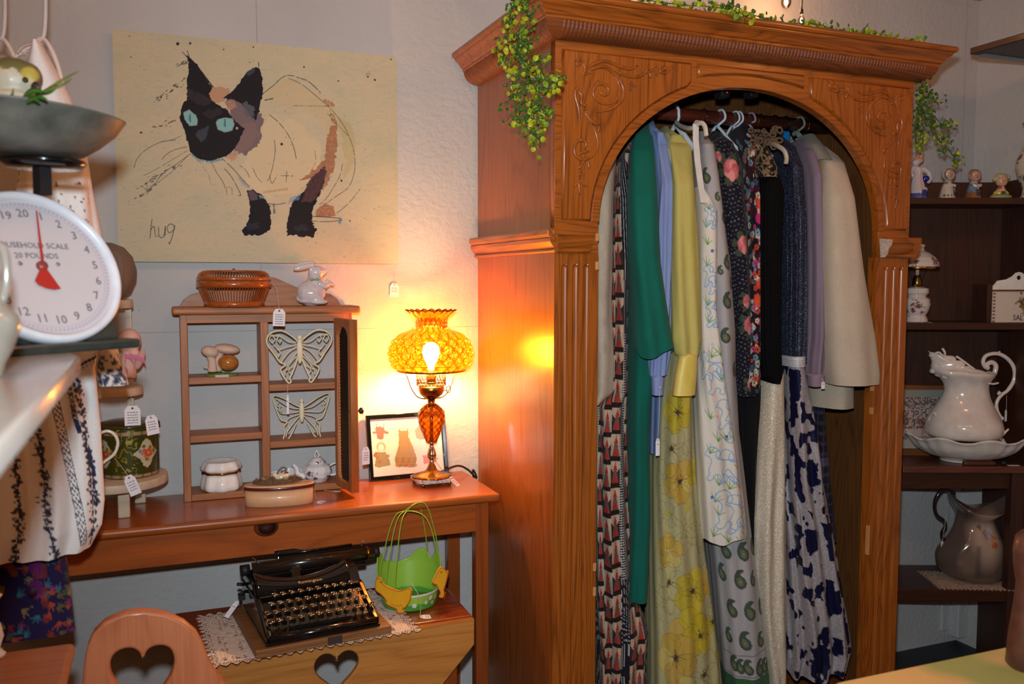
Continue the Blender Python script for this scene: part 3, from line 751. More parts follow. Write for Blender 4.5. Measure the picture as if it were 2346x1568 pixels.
# ---------------------------------------------------------------- small shelf cabinet
YC=-.105
c_=thing('shelf_cabinet','small pine cubby cabinet with scalloped crest and open mesh door on the console','cabinet',(.26,-.055,TZ))
def cz(y): return at(600,y,Y=YC).z
xl,xr=at(416,900,Y=YC).x,at(416,900,Y=YC).x+.425
xd0,xd1=at(599,900,Y=YC).x,at(617,900,Y=YC).x
xs=at(437,900,Y=YC).x
ztop=at(600,712,Y=YC).z-.006
yb=-.008
# stiles, sides
obj('side_board',lbox(c_,xl,xs-.004,YC,yb,TZ,ztop),cabw_z,c_,bevel=.0015)
obj('side_board',lbox(c_,xr-.022,xr,YC,yb,TZ,ztop),cabw_z,c_,bevel=.0015)
obj('divider_board',lbox(c_,xd0,xd1,YC,yb,TZ+.012,ztop),cabw_z,c_,bevel=.0015)
zz=lambda x,y:at(x,y,Y=YC).z
def shelfb(x0,x1,za,zb,name='shelf_board'): return obj(name,lbox(c_,x0,x1,YC-.001,yb,zb,za),cabw_x,c_,bevel=.001)
SL1=zz(520,863); SL2=zz(520,995); SR1=zz(690,879); SR2=zz(690,1008); SB=zz(520,1128)
shelfb(xs-.004,xd0,SL1,SL1-.017); shelfb(xs-.004,xd0,SL2,SL2-.017); shelfb(xd1,xr-.02,SR1,SR1-.017); shelfb(xd1,xr-.02,SR2,SR2-.017)
shelfb(xs-.004,xr-.02,SB,TZ+.001,'bottom_board')
obj('top_rail',lbox(c_,xs-.006,xr-.02,YC-.001,YC+.014,zz(520,740),ztop),cabw_x,c_,bevel=.001)
ttz=at(600,703,Y=-.13).z
obj('top_shelf',lbox(c_,xl-.018,xr+.018,-.13,yb,ztop-.002,ttz),cabw_x,c_,bevel=.006,segs=3)
# crest board with scalloped outline
cr=[(412,701),(420,688),(436,676),(455,671),(478,672),(510,664),(545,650),(580,637),(606,632),(631,637),(660,650),(685,661),(712,669),(735,670),(757,674),(771,684),(782,700)]
C3=[at(x,y,Y=-.03) for x,y in cr]; lp=[(q.x-.26,q.z-TZ) for q in C3]
me=plate([[(a,b) for a,b in lp]+[(lp[-1][0],ttz-TZ-.002),(lp[0][0],ttz-TZ-.002)]],.014,.001); me.transform(UPRIGHT); me.transform(Matrix.Translation((0,.055-.025,0)))
put('crest_board',me,cabw_x,c_)
# mesh door swung open
H_=Vector((at(769,1108,Y=YC-.002).x,YC-.002,TZ+.014)); E_=at(806,1131,Z=TZ+.014)
dv=Vector((E_.x-H_.x,E_.y-H_.y,0)); DW=dv.length; DH=ztop-TZ-.030
ang=math.atan2(dv.y,dv.x)
Md=Matrix.Translation((H_.x-.26,H_.y+.055,.014))@Matrix.Rotation(ang,4,'Z')
fr=.019; oh=[(fr,fr+.012),(fr+.012,fr),(DW-fr-.012,fr),(DW-fr,fr+.012)]+[(DW-fr,DH-fr-.03)]+[(DW/2+(DW/2-fr)*math.cos(a),DH-fr-.03+.03*math.sin(a)) for a in [PI*k/12 for k in range(1,12)]]+[(fr,DH-fr-.03)]
me=plate([[(0,0),(DW,0),(DW,DH),(0,DH)],oh],.02,.0015); me.transform(UPRIGHT); me.transform(Md@Matrix.Translation((0,.010,0)))
door=put('mesh_door',me,cabw_z,c_)
def wires():
    mb=MB(); sp=.0062; w=DW-2*fr+.006; hh=DH-2*fr+.006; n=int((w+hh/1.4)/sp)+2
    for sgn in (1,-1):
        for k in range(-int(hh/1.4/sp)-2,int(w/sp)+int(hh/1.4/sp)+2):
            x0=k*sp; P0=[]
            # line x = x0 + sgn*z/1.4
            za,zb=0,hh
            if sgn>0: za=max(0,-x0*1.4); zb=min(hh,(w-x0)*1.4)
            else: za=max(0,(x0-w)*1.4); zb=min(hh,x0*1.4)
            if zb<=za: continue
            a=Vector((fr-.003+x0+sgn*za/1.4,.010+sgn*.0004,fr-.003+za)); b=Vector((fr-.003+x0+sgn*zb/1.4,.010+sgn*.0004,fr-.003+zb))
            mb.tube([a,b],.0014,4,cap=False)
    return mb
mb=wires(); me=mb.mesh('w'); me.transform(Md); put('wire_mesh',me,mat('dark_wire','#1a0e07',.6,metal=.3),door)
kb=MB().lathe([(0,0),(.003,0),(.003,.006),(.008,.010),(.0085,.015),(.005,.018),(0,.018)],16,M=Md@Matrix.Translation((DW-.014,-.0005,DH*.47))@Matrix.Rotation(PI/2,4,'X'))
kb2=MB().lathe([(0,0),(.003,0),(.003,.006),(.008,.010),(.0085,.015),(.005,.018),(0,.018)],16,M=Md@Matrix.Translation((DW-.014,.0205,DH*.47))@Matrix.Rotation(-PI/2,4,'X'))
obj('door_knob',kb2,blackm,door)
obj('cam_screw',MB().ell((0,0,0),(.003,.0015,.003),10,6,M=Md@Matrix.Translation((DW-.014,-.0005,DH*.47))),brass,door)
KN=Matrix.Translation((.26,-.055,TZ))@Md@Vector((DW-.014,.036,DH*.47))
# ---------------------------------------------------------------- basket on the cabinet
def scl(P): return (Vector(P)-CAM).dot(F3)/FPX
bx=at(537,690,Y=-.088); bc=Vector((bx.x,-.088,ttz)); s=scl(bc)
bk=thing('lidded_basket','round openwork cane basket with lid standing on top of the cubby cabinet','basket',bc)
cane=mat('varnished_cane','#a04e1e',.25,coat=.6,noise=.2,nscale=120)
r0,r1=66*s,82*s; hb=.062; 
def hoop(r,z0,z1,t=.003,n=48): return MB().lathe([(r-t,z0),(r,z0),(r+.0008,(z0+z1)/2),(r,z1),(r-t,z1)],n,loop=True)
obj('base_hoop',hoop(r0,0,.014),cane,bk); obj('rim_hoop',hoop(r1,hb-.014,hb+.002),cane,bk)
obj('basket_floor',MB().lathe([(0,.002),(r0-.002,.002),(r0-.002,.005),(0,.005)],40),cane,bk)
mb=MB()
for k in range(76):
    a=2*PI*k/76; mb.tube([(r*math.cos(a),r*math.sin(a),z) for r,z in ((r0-.002,.01),((r0+r1)/2-.003,.03),(r1-.002,hb-.006))],.0011,5,cap=False)
obj('cane_slats',mb,cane,bk)
lid=obj('lid',hoop(r1-.001,hb+.003,hb+.012),cane,bk)
mb=MB()
for k in range(76):
    a=2*PI*k/76; mb.tube([(r*math.cos(a),r*math.sin(a),hb+z) for r,z in ((r1-.003,.010),(r1-.007,.020),(r1-.016,.026),(r1-.026,.0275))],.0011,5,cap=False)
obj('lid_slats',mb,cane,lid)
obj('lid_ring',MB().lathe([(r1-.034,hb+.024),(r1-.022,hb+.0245),(r1-.021,hb+.027),(r1-.024,hb+.029),(r1-.034,hb+.029)],48,loop=True),cane,lid)
mb=MB()
for k in range(-11,12):
    y=k*.005; xx=math.sqrt(max(0,(r1-.03)**2-y*y)); mb.tube([(-xx,y,hb+.026),(xx,y,hb+.026)],.0011,5)
obj('lid_lattice',mb,cane,lid)
obj('lid_knob',MB().lathe([(0,0),(.005,0),(.004,.004),(.002,.006),(0,.007)],12,c=(0,0,hb+.028)),cane,lid)
TP=at(640,708,Y=-.175)
price_tag('white price tag hanging by a string from the cane basket',TP,w=.030,hh=.043,rot=(0,.05,.1),hang=[bc+Vector((r1*.93,-r1*.38,hb)),at(632,660,Y=-.165),at(638,695,Y=-.173)],lines=5)
# ---------------------------------------------------------------- rabbit
def pxl(x,y,Y): return at(x,y,Y=Y)
rb0=pxl(712,698,-.075); rb0=Vector((rb0.x,-.075,ttz)); s=scl(rb0)
def rp(x,y,dy=0): q=at(x,y,Y=-.075); return (q.x-rb0.x,dy,q.z-rb0.z)
par=[('e',rp(713,672),(33*s,29*s,31*s)),('e',rp(722,650),(21*s,20*s,22*s)),('e',rp(725,624),(20*s,15*s,15*s),(0,-.2,0)),('e',rp(738,622),(11*s,9*s,8*s)),
 ('e',rp(695,612,-.010),(26*s,6*s,7*s),(0,-.25,0)),('e',rp(699,606,.010),(26*s,6*s,7*s),(0,-.22,0)),('t',[rp(708,616,-.006),rp(720,622,0)],[6*s,8*s]),
 ('t',[rp(727,650,-.018),rp(742,657,-.022),rp(752,649,-.022),rp(761,653,-.022)],[9*s,7*s,5.5*s,5*s]),('t',[rp(727,650,.018),rp(742,655,.020),rp(754,645,.020),rp(763,650,.020)],[9*s,7*s,5.5*s,5*s]),
 ('e',rp(728,692,-.022),(20*s,10*s,6*s)),('e',rp(728,692,.022),(20*s,10*s,6*s)),('e',rp(686,684),(8*s,8*s,8*s)),('e',rp(722,683,-.018),(17*s,11*s,14*s)),('e',rp(712,690),(30*s,24*s,8*s))]
par=[(p[0],(p[1][0],p[1][1],p[1][2]),*p[2:]) if p[0]=='e' else p for p in par]
pearl=mat('pearl_glaze','#cfc3c4',.14,coat=.9,noise=.08,nscale=60)
rbt=thing('rabbit_figurine','pearly ceramic rabbit sitting up on the right end of the cubby cabinet top','figurine',rb0)
put('rabbit_body',blob(par,.0016),pearl,rbt)
obj('eye',MB().ell(rp(735,619,-.0135),.0014,8,6),black,rbt)
obj('neck_bow',MB().ell(rp(712,641,-.020),(.006,.003,.004),10,8).ell(rp(724,641,-.020),(.006,.003,.004),10,8).ell(rp(718,641,-.021),.0025,8,6),mat('dusty_green','#8a9a72',.4),rbt)
# ---------------------------------------------------------------- mushrooms
m0=pxl(507,856,-.075); m0=Vector((m0.x,-.075,SL1)); s=scl(m0)
def mp(x,y,dy=0): q=at(x,y,Y=-.075); return (q.x-m0.x,dy,q.z-m0.z)
ms=thing('mushroom_figurine','ceramic mushroom cluster with a round amber house in the upper left cubby','figurine',m0)
bisque=mat('bisque_clay','#cdb09c',.7,noise=.08,nscale=50)
obj('green_base',MB().ell((mp(508,858)[0],0,.001),(36*s,22*s,6*s),24,8),mat('moss_green','#5f8a3c',.6,noise=.3,nscale=160),ms)
put('small_mushroom',blob([('t',[mp(487,852),mp(486,830),mp(480,812)],[12*s,9*s,8*s]),('e',mp(481,806),(20*s,17*s,13*s),(0,.25,0))],.0014),bisque,ms)
put('tall_mushroom',blob([('t',[mp(500,852,.006),mp(500,825,.006),mp(506,808,.004)],[9*s,8*s,8*s]),('e',mp(520,800,0),(29*s,22*s,12*s),(0,.15,0))],.0014),bisque,ms)
hs=obj('round_house',MB().ell(mp(522,830,-.012),(23*s,19*s,18*s),24,16),mat('amber_glaze','#a8682e',.15,coat=.8,noise=.25,nscale=70),ms)
obj('tiny_worm',MB().tube(crom([mp(466,836,-.01),mp(468,842,-.012),mp(474,842,-.012),mp(478,848,-.012)],4),1.3*s,6),bisque,ms)
obj('sticker',MB().box(-.016,.016,-.001,.0003,-.005,.005,M=Matrix.Translation((0,-.028,.0012))@Matrix.Rotation(-1.2,4,'X')),paper,ms)
# ---------------------------------------------------------------- butterflies
wick=mat('cream_plastic','#ddd6b4',.45,noise=.05)
def butterfly(label,pts,Y,x0,x1,ytop,ybot,rad):
    """pts in a 0..1 half-wing frame, mirrored; the frame covers pixel box x0..x1,ytop..ybot at depth Y"""
    cx=(x0+x1)/2; base=at(cx,ybot,Y=Y)
    t=thing('butterfly_plaque',label,'wall plaque',base,group=None)
    A=at(x0,ytop,Y=Y); B=at(x1,ybot,Y=Y); wd=(B.x-A.x)/2; hh=at(cx,ytop,Y=Y).z-base.z
    for sg in (-1,1):
        mb=MB()
        for q,r in pts: mb.tube(crom([(sg*a*wd,-.002*a,b*hh) for a,b in q],5),rad*r,6,flat=.8)
        obj('wing',mb,wick,t)
    mb=MB(); mb.ell((0,-.003,hh*.62),(.0065*rad/.002,.005,hh*.25),14,10); mb.ell((0,-.004,hh*.86),(.005*rad/.002,.004,.006*rad/.002),12,8)
    obj('butterfly_torso',mb,wick,t)
    return t
bf1=[([(.06,.80),(.25,.90),(.55,1.0),(.85,.97),(1.0,.86),(.98,.74),(.80,.58),(.62,.42),(.45,.36),(.60,.28),(.52,.15),(.36,.02),(.28,.05),(.34,.12)],1.25),
 ([(.06,.70),(.3,.62),(.5,.48),(.58,.40)],.8),([(.06,.62),(.2,.5),(.40,.36)],.9),([(.08,.78),(.35,.80),(.6,.9),(.85,.92)],.7),([(.08,.74),(.4,.70),(.65,.66),(.8,.75)],.7),
 ([(.86,.93),(.92,.85),(.84,.78),(.76,.84),(.84,.92)],.8),([(.62,.92),(.68,.84),(.60,.78),(.55,.84)],.8),([(.70,.66),(.60,.60),(.66,.52),(.74,.58)],.8),
 ([(.05,.55),(.12,.38),(.24,.2),(.34,.08)],1.0),([(.1,.52),(.28,.4),(.44,.26),(.46,.16)],.7),([(.18,.34),(.30,.30),(.34,.22),(.26,.2)],.7),([(.40,.36),(.34,.30),(.42,.26)],.7)]
butterfly('larger cream openwork butterfly plaque in the upper right cubby',bf1,-.118,613,762,757,879,.0024)
bf2=[([(.06,.72),(.3,.80),(.6,.92),(.92,1.0),(1.0,.93),(.9,.70),(.74,.46),(.52,.40),(.64,.3),(.62,.14),(.66,.03),(.54,.0),(.36,.14),(.2,.36)],1.2),
 ([(.08,.68),(.4,.72),(.7,.84),(.9,.94)],.8),([(.08,.62),(.4,.60),(.7,.60),(.86,.72)],.8),([(.08,.56),(.4,.50),(.56,.42)],.8),([(.08,.52),(.3,.36),(.5,.2),(.58,.06)],.9),([(.72,.78),(.78,.7),(.7,.64)],.8),([(.5,.34),(.46,.24),(.54,.2)],.8),([(.8,.86),(.86,.8),(.8,.74)],.7)]
butterfly('smaller cream openwork butterfly plaque in the middle right cubby',bf2,-.075,627,757,904,1006,.0021)
price_tag('narrow strip tag hanging from the larger butterfly plaque',at(659,905,Y=-.128),w=.006,hh=.05,hang=[at(660,876,Y=-.125),at(659,895,Y=-.128)],lines=1)
# ---------------------------------------------------------------- white jar
j0=at(508,1120,Y=-.068); j0=Vector((j0.x,-.068,SB)); s=scl(j0)
oct_=lambda a,z,i:1+.035*math.cos(8*a)+.02*abs(math.cos(4*a))
jr=thing('lidded_jar','small white faceted ceramic jar with a gold band in the lower left cubby','jar',j0)
obj('jar_body',MB().lathe([(0,0),(38*s,0),(44*s,6*s),(44*s,14*s),(40*s,34*s),(33*s,40*s),(0,40*s)],48,mod=oct_),white_c,jr)
jl=obj('jar_lid',MB().lathe([(0,45*s),(40*s,45*s),(44*s,52*s),(37*s,66*s),(33*s,68*s),(30*s,64*s),(0,61*s)],48,mod=oct_),white_c,jr)
obj('gold_band',MB().lathe([(33*s,39*s),(41*s,40.5*s),(41*s,45*s),(33*s,46.5*s)],48,loop=True,mod=oct_),gold,jr)
# ---------------------------------------------------------------- oval box with nest
o0=at(642,1158,Z=TZ); s=scl(o0); o0=Vector((o0.x,o0.y+.012,TZ))
bxx=thing('oval_box','pale bentwood oval box with a maroon ribbon standing in front of the cubby cabinet','box',o0,-.12)
ow=mat('bentwood','#d8a67a',.4,coat=.3,noise=.06,nscale=40)
def ov(k,a=76,b=27): return lambda th: (a*s*k*math.cos(th),b*s*k*math.sin(th))
def ovl(prof,n=64,a=76,b=30,w=0):
    return MB().rings([[((a*s+d)*math.cos(2*PI*j/n)*(1),(b*s+d)*math.sin(2*PI*j/n),z+w*math.cos(2*PI*j/n)) for j in range(n)] for d,z in prof])
hbx=.052
obj('box_body',ovl([(-.06*0-.004,0),(0,.001),(0,hbx-.014)]),ow,bxx)
ld=obj('box_lid',ovl([(.0005,hbx-.0135),(.002,hbx-.013),(.002,hbx),(-.002,hbx+.001)]),ow,bxx)
obj('ribbon',ovl([(.0022,hbx-.011),(.0028,hbx-.0105),(.0028,hbx-.0035),(.0022,hbx-.003)]),mat('maroon_ribbon','#5e1f1c',.3,coat=.3),ld)
zt=TZ+hbx+.001
nst=thing('bird_nest','tangled twig nest resting on the lid of the oval box','nest',(o0.x-.004,o0.y,zt))
mb=MB(); R_=random.Random(5)
for k in range(420):
    a=R_.uniform(0,2*PI); rr=R_.uniform(.2,1.0)**.6; e=R_.uniform(.4,1.4); pts=[]
    for q in range(4):
        aa=a+e*(q/3-.5); r_=rr+R_.uniform(-.06,.06); pts.append((.060*r_*math.cos(aa),.026*r_*math.sin(aa),.001+abs(R_.gauss(0,.35))*.018*(1.1-abs(rr-.75))+.001))
    mb.tube(pts,R_.uniform(.0003,.0007),3,cap=False)
tag(obj('twigs',mb,mat('dry_grass','#7d5a3c',.8,noise=.4,nscale=200),nst),None,None,kind='stuff')
def bird(label,c,L_,col):
    p=thing('bird_figurine',label,'figurine',c)
    put('bird_body',blob([('e',(0,0,L_*.4),(L_*.55,L_*.36,L_*.38)),('e',(-L_*.42,0,L_*.72),(L_*.25,L_*.22,L_*.24)),('t',[(L_*.4,0,L_*.5),(L_*.75,0,L_*.55)],[L_*.2,L_*.08])],.0012,smooth=4),col,p)
    obj('beak',MB().tube([(-L_*.62,0,L_*.72),(-L_*.78,0,L_*.68)],[L_*.06,L_*.01],6),gold,p)
    return p
bird('tiny grey speckled bird at the left end of the twig nest',(o0.x-.035,o0.y-.004,zt+.006),.013,mat('speckled','#a88f78',.7,noise=.6,nscale=400))
qq=thing('bird_figurine','cream porcelain bird with folded wings at the centre of the twig nest','figurine',(o0.x+.006,o0.y-.004,zt+.004))
put('bird_body',blob([('e',(0,0,.011),(.018,.012,.011)),('e',(-.016,0,.018),(.007,.006,.007)),('t',[(.01,0,.014),(.024,0,.018)],[.006,.002])],.0012),mat('porcelain_cream','#e2cfae',.25,coat=.5,noise=.1,nscale=80),qq)
obj('wing_loop',MB().tube(crom([(-.014,-.003,.016),(-.006,-.004,.030),(.004,-.004,.036),(.010,-.004,.030),(.006,-.004,.018)],5),.002,8),mat('grey_brown','#6c5b50',.5),qq)
# ---------------------------------------------------------------- teapot and cups
floral=painted('floral_glaze',.12,.7)
def lathe_painted(prof,n,fn,c=(0,0,0),mod=None,m=None,name='b'):
    """dense lathe with a painted decoration; fn(angle,z)->rgb; prof densified"""
    D=[prof[0]]
    for a,b in zip(prof,prof[1:]):
        L_=math.hypot(b[0]-a[0],b[1]-a[1]); k=max(1,int(L_/(m or .0015)))
        for i in range(1,k+1): D.append((a[0]+(b[0]-a[0])*i/k,a[1]+(b[1]-a[1])*i/k))
    mb=MB().lathe(D,n,c=c,mod=mod); me=mb.mesh(name)
    A,Z=np.meshgrid(np.arange(n)*2*PI/n,np.array([d[1] for d in D])); RR=np.repeat(np.array([d[0] for d in D])[:,None],n,1)
    setcol(me,fn(A,Z,RR).reshape(-1,3)); return me
def sprinkle(base,cols,leaf,scale,seed,dens=14,rad=.004,zr=None,rr=1.0,acen=None):
    def f(A,Z,R):
        P=Paint(A*np.maximum(R.max(),1e-6),Z,base); g=np.random.default_rng(seed); W_=2*PI*R.max()
        z0,z1=zr or (Z.min(),Z.max())
        for k in range(dens):
            x,y=g.uniform(0,W_),g.uniform(z0,z1)
            for q in range(4): P.dot(x+g.normal(0,rad*1.3),y+g.normal(0,rad),rad*.4,leaf,.9)
            for q in range(5): P.dot(x+g.normal(0,rad*.5),y+g.normal(0,rad*.5),rad*.5,cols[g.integers(len(cols))],.9)
        return P.c
    return f
t0=Vector((at(727,1098,Y=-.062).x,-.062,SB)); s=scl(t0)
tp=thing('teapot','small white teapot with dark rose decoration in the lower right cubby','teapot',t0)
dec=sprinkle(h('#e3dfe0'),[h('#4a2630'),h('#6b3038'),h('#3a2a30')],h('#4c5548'),1,3,10,.0055,(10*s,34*s))
put('pot_body',lathe_painted([(0,0),(20*s,0),(22*s,3*s),(30*s,12*s),(33*s,24*s),(29*s,36*s),(18*s,43*s),(0,43*s)],72,dec,mod=lambda a,z,i:1+.02*math.cos(10*a)),floral,tp)
plid=put('pot_lid',lathe_painted([(0,42*s),(20*s,42*s),(19*s,46*s),(10*s,54*s),(0,56*s)],60,sprinkle(h('#e3dfe0'),[h('#4a2630')],h('#4c5548'),1,8,5,.004)),floral,tp)
obj('lid_finial',MB().tube(crom([(-4*s,0,55*s),(-5*s,0,62*s),(0,0,70*s),(3*s,0,62*s),(6*s,0,60*s),(2*s,0,55*s)],4),1.6*s,6),white_c,plid)
obj('spout',MB().tube(crom([(-28*s,0,12*s),(-42*s,0,18*s),(-46*s,0,32*s),(-54*s,0,42*s)],5),[7*s]*4+[6*s]*4+[5*s]*4+[4*s]*4,10),white_c,tp)
obj('handle',MB().tube(crom([(30*s,0,34*s),(42*s,0,38*s),(48*s,0,26*s),(40*s,0,12*s),(30*s,0,12*s)],5),2.4*s,8),white_c,tp)
def cup(label,p,k,sd):
    t=thing('teacup',label,'cup',p); 
    put('bowl',lathe_painted([(0,0),(9*k,0),(8*k,3*k),(14*k,8*k),(18*k,18*k),(19*k,26*k),(18*k,26*k),(16*k,16*k),(0,5*k)],48,sprinkle(h('#e6e1e0'),[h('#7a3a44')],h('#5c6350'),1,sd,6,.004,(8*k,22*k))),floral,t)
    obj('handle',MB().tube(crom([(17*k,0,22*k),(26*k,0,24*k),(27*k,0,14*k),(15*k,0,8*k)],5),1.6*k,6),white_c,t); return t
cup('white floral teacup just left of the teapot spout',(at(662,1100,Y=-.03).x,-.03,SB),s*1.0,4)
cup('white floral teacup at the far left of the lower right cubby',(at(632,1100,Y=-.035).x,-.035,SB),s*.85,5)
cup('white floral teacup between the nest and the teapot, handle showing',(at(698,1100,Y=-.028).x,-.028,SB),s*.8,6)
price_tag('white tag lying on the console beside the oval box',at(727,1150,Z=TZ+.001),w=.026,hh=.034,rot=(-1.5,0,.9),hang=[at(721,1118,Z=TZ+.03),at(722,1138,Z=TZ+.004)],lines=3)
price_tag('slim tag lying on the console at the foot of the mesh door',at(762,1126,Z=TZ+.0012),w=.010,hh=.04,rot=(-1.5,0,1.4),hang=[at(722,1103,Y=-.11),at(740,1122,Z=TZ+.002)],lines=1)
price_tag('white tag hanging from the knob of the mesh door',at(838,1025,Y=KN.y-.008),w=.022,hh=.045,rot=(0,0,.35),hang=[KN,at(834,975,Y=KN.y-.006),at(837,1015,Y=KN.y-.008)],lines=4)
# ---------------------------------------------------------------- oil-lamp style table lamp
lc=at(990,1096,Z=TZ+.016); LX,LY=lc.x,lc.y+.004; sl=scl((LX,LY,1.0))
lamp=thing('table_lamp','lit amber quilted glass table lamp on a square marble base','lamp',(LX,LY,TZ))
def lz(y): return at(988,y,Y=LY).z-TZ
def amber(name,fac,cols,tlc,nq,dz):
    """amber pressed glass: thicker, darker in the quilting grooves"""
    m,nt,b=nodes(name)
    tr=nn(nt,'ShaderNodeBsdfTransparent'); tl=nn(nt,'ShaderNodeBsdfTranslucent'); gl=nn(nt,'ShaderNodeBsdfGlossy'); gl.inputs['Roughness'].default_value=.08
    gl.inputs['Color'].default_value=(1,.85,.6,1)
    v=coords(nt); sp=nn(nt,'ShaderNodeSeparateXYZ'); nt.links.new(v,sp.inputs[0])
    def M(op,a,b_=None):
        q=nn(nt,'ShaderNodeMath',operation=op)
        for i,x in enumerate((a,b_)):
            if x is None: continue
            if isinstance(x,(int,float)): q.inputs[i].default_value=x
            else: nt.links.new(x,q.inputs[i])
        return q.outputs[0]
    u=M('MULTIPLY',M('ARCTAN2',sp.outputs['Y'],sp.outputs['X']),nq/2.0); w=M('MULTIPLY',sp.outputs['Z'],PI/dz)
    p=M('MULTIPLY',M('ABSOLUTE',M('SINE',M('ADD',u,w))),M('ABSOLUTE',M('SINE',M('SUBTRACT',u,w))))
    pc=ramp(nt,p,[(0,(.42,.26,.12)),(.25,(.8,.7,.5)),(.7,(1,1,1))])
    lw=nn(nt,'ShaderNodeLayerWeight',i_Blend=.35)
    c=ramp(nt,lw.outputs['Facing'],cols)
    for tgt,src in ((tr,c),(tl,None)):
        mm=nn(nt,'ShaderNodeMix',data_type='RGBA',blend_type='MULTIPLY'); mm.inputs[0].default_value=1; nt.links.new(pc,mm.inputs[7])
        if src is not None: nt.links.new(src,mm.inputs[6])
        else: mm.inputs[6].default_value=(*tlc,1)
        nt.links.new(mm.outputs[2],tgt.inputs[0])
    m1=nn(nt,'ShaderNodeMixShader'); m1.inputs[0].default_value=fac
    nt.links.new(tr.outputs[0],m1.inputs[1]); nt.links.new(tl.outputs[0],m1.inputs[2])
    fr=nn(nt,'ShaderNodeFresnel',i_IOR=1.5); m2=nn(nt,'ShaderNodeMixShader'); nt.links.new(fr.outputs[0],m2.inputs[0]); nt.links.new(m1.outputs[0],m2.inputs[1]); nt.links.new(gl.outputs[0],m2.inputs[2])
    nt.links.new(m2.outputs[0],nt.nodes['Material Output'].inputs[0]); return m
gshade=amber('amber_quilted_glass',.45,[(0,(1.0,.58,.09)),(.55,(.95,.36,.02)),(1,(.45,.09,.003))],(.16,.034,.001),20,.034)
gfont=amber('amber_font_glass',.35,[(0,(1.0,.68,.22)),(.55,(1,.5,.08)),(1,(.7,.25,.02))],(.8,.3,.02),12,.018)
def quilt(nq,dz,amp):
    def f(a,z,i):
        u=a*nq/(2*PI); w=z/dz
        p=abs(math.sin(PI*(u+w)))*abs(math.sin(PI*(u-w)))
        return 1+amp*p
    return f
def dens(prof,step):
    C=crom([(r,0,z) for r,z in prof],1) if 0 else None
    P=crom([(r,z,0) for r,z in prof],8); out=[(P[0].x,P[0].y)]
    for p in P[1:]:
        if math.hypot(p.x-out[-1][0],p.y-out[-1][1])>=step: out.append((p.x,p.y))
    out.append((P[-1].x,P[-1].y)); return out
sh=[(77,846),(84,836),(90,815),(89,798),(80,778),(62,763),(42,755),(39,751)]
pr=dens([(r*sl,lz(y)) for r,y in sh],.0018)
shade=obj('lamp_shade',MB().lathe(pr,180,mod=quilt(20,.034,.10),cap=False),gshade,lamp)
ruf=[(39,751),(37,746),(38,740),(37,737),(41,728),(50,718),(55,712)]
pr=dens([(r*sl,lz(y)) for r,y in ruf],.0018)
zt_=pr[-1][1]; zb_=pr[0][1]
obj('ruffled_collar',MB().lathe(pr,180,cap=False,mod=lambda a,z,i:1+.045*math.cos(20*a)*max(0,(z-zb_)/(zt_-zb_))**3+.01*math.cos(28*a)),gshade,shade)
# wavy lip
n=180; R=[]
for j in range(n):
    a=2*PI*j/n; r=pr[-1][0]*(1+.05*math.cos(20*a)); R.append((r*math.cos(a),r*math.sin(a),zt_+.0022*math.cos(20*a)))
obj('fluted_lip',MB().tube(R,.0016,6,closed=True),gshade,shade)
obj('shade_ring',MB().lathe([(73*sl,lz(850)),(79*sl,lz(850)),(79*sl,lz(845)),(73*sl,lz(845))],64,loop=True),brass,lamp)
for sg in (-1,1):
    obj('shade_arm',MB().tube(crom([(sg*64*sl,0,lz(848)),(sg*56*sl,0,lz(862)),(sg*46*sl,0,lz(890)),(sg*30*sl,0,lz(910)),(sg*8*sl,0,lz(914))],5),.0014,6),brass,lamp)
gal=MB()
for k in range(24):
    a=2*PI*k/24
    gal.tube([((33*sl)*math.cos(a+t*.13),(33*sl)*math.sin(a+t*.13),lz(882)+(lz(856)-lz(882))*u) for t,u in ((-1,0),(0,.3),(-1,.6),(0,1.0))],.0009,5)
    gal.tube([((33*sl)*math.cos(a+t*.13),(33*sl)*math.sin(a+t*.13),lz(882)+(lz(856)-lz(882))*u) for t,u in ((1,0),(0,.3),(1,.6),(0,1.0))],.0009,5)
for y in (882,874): gal.lathe([(32*sl,lz(y)-.001),(34*sl,lz(y)-.001),(34*sl,lz(y)+.001),(32*sl,lz(y)+.001)],40,loop=True)
obj('pierced_gallery',gal,brass,lamp)
bb=obj('burner',MB().lathe([(0,lz(884)),(27*sl,lz(884)),(30*sl,lz(888)),(29*sl,lz(896)),(26*sl,lz(903)),(16*sl,lz(912)),(9*sl,lz(915)),(8*sl,lz(925)),(12*sl,lz(926)),(0,lz(926))][::-1],48),brass,lamp)
obj('wick_key',MB().tube([(26*sl,-.01,lz(896)),(36*sl,-.012,lz(895))],.0012,6).tube([(38*sl+5*sl*math.cos(a),-.012,lz(893)+8*sl*math.sin(a)) for a in [2*PI*k/14 for k in range(14)]],.0011,6,closed=True),brass,bb)
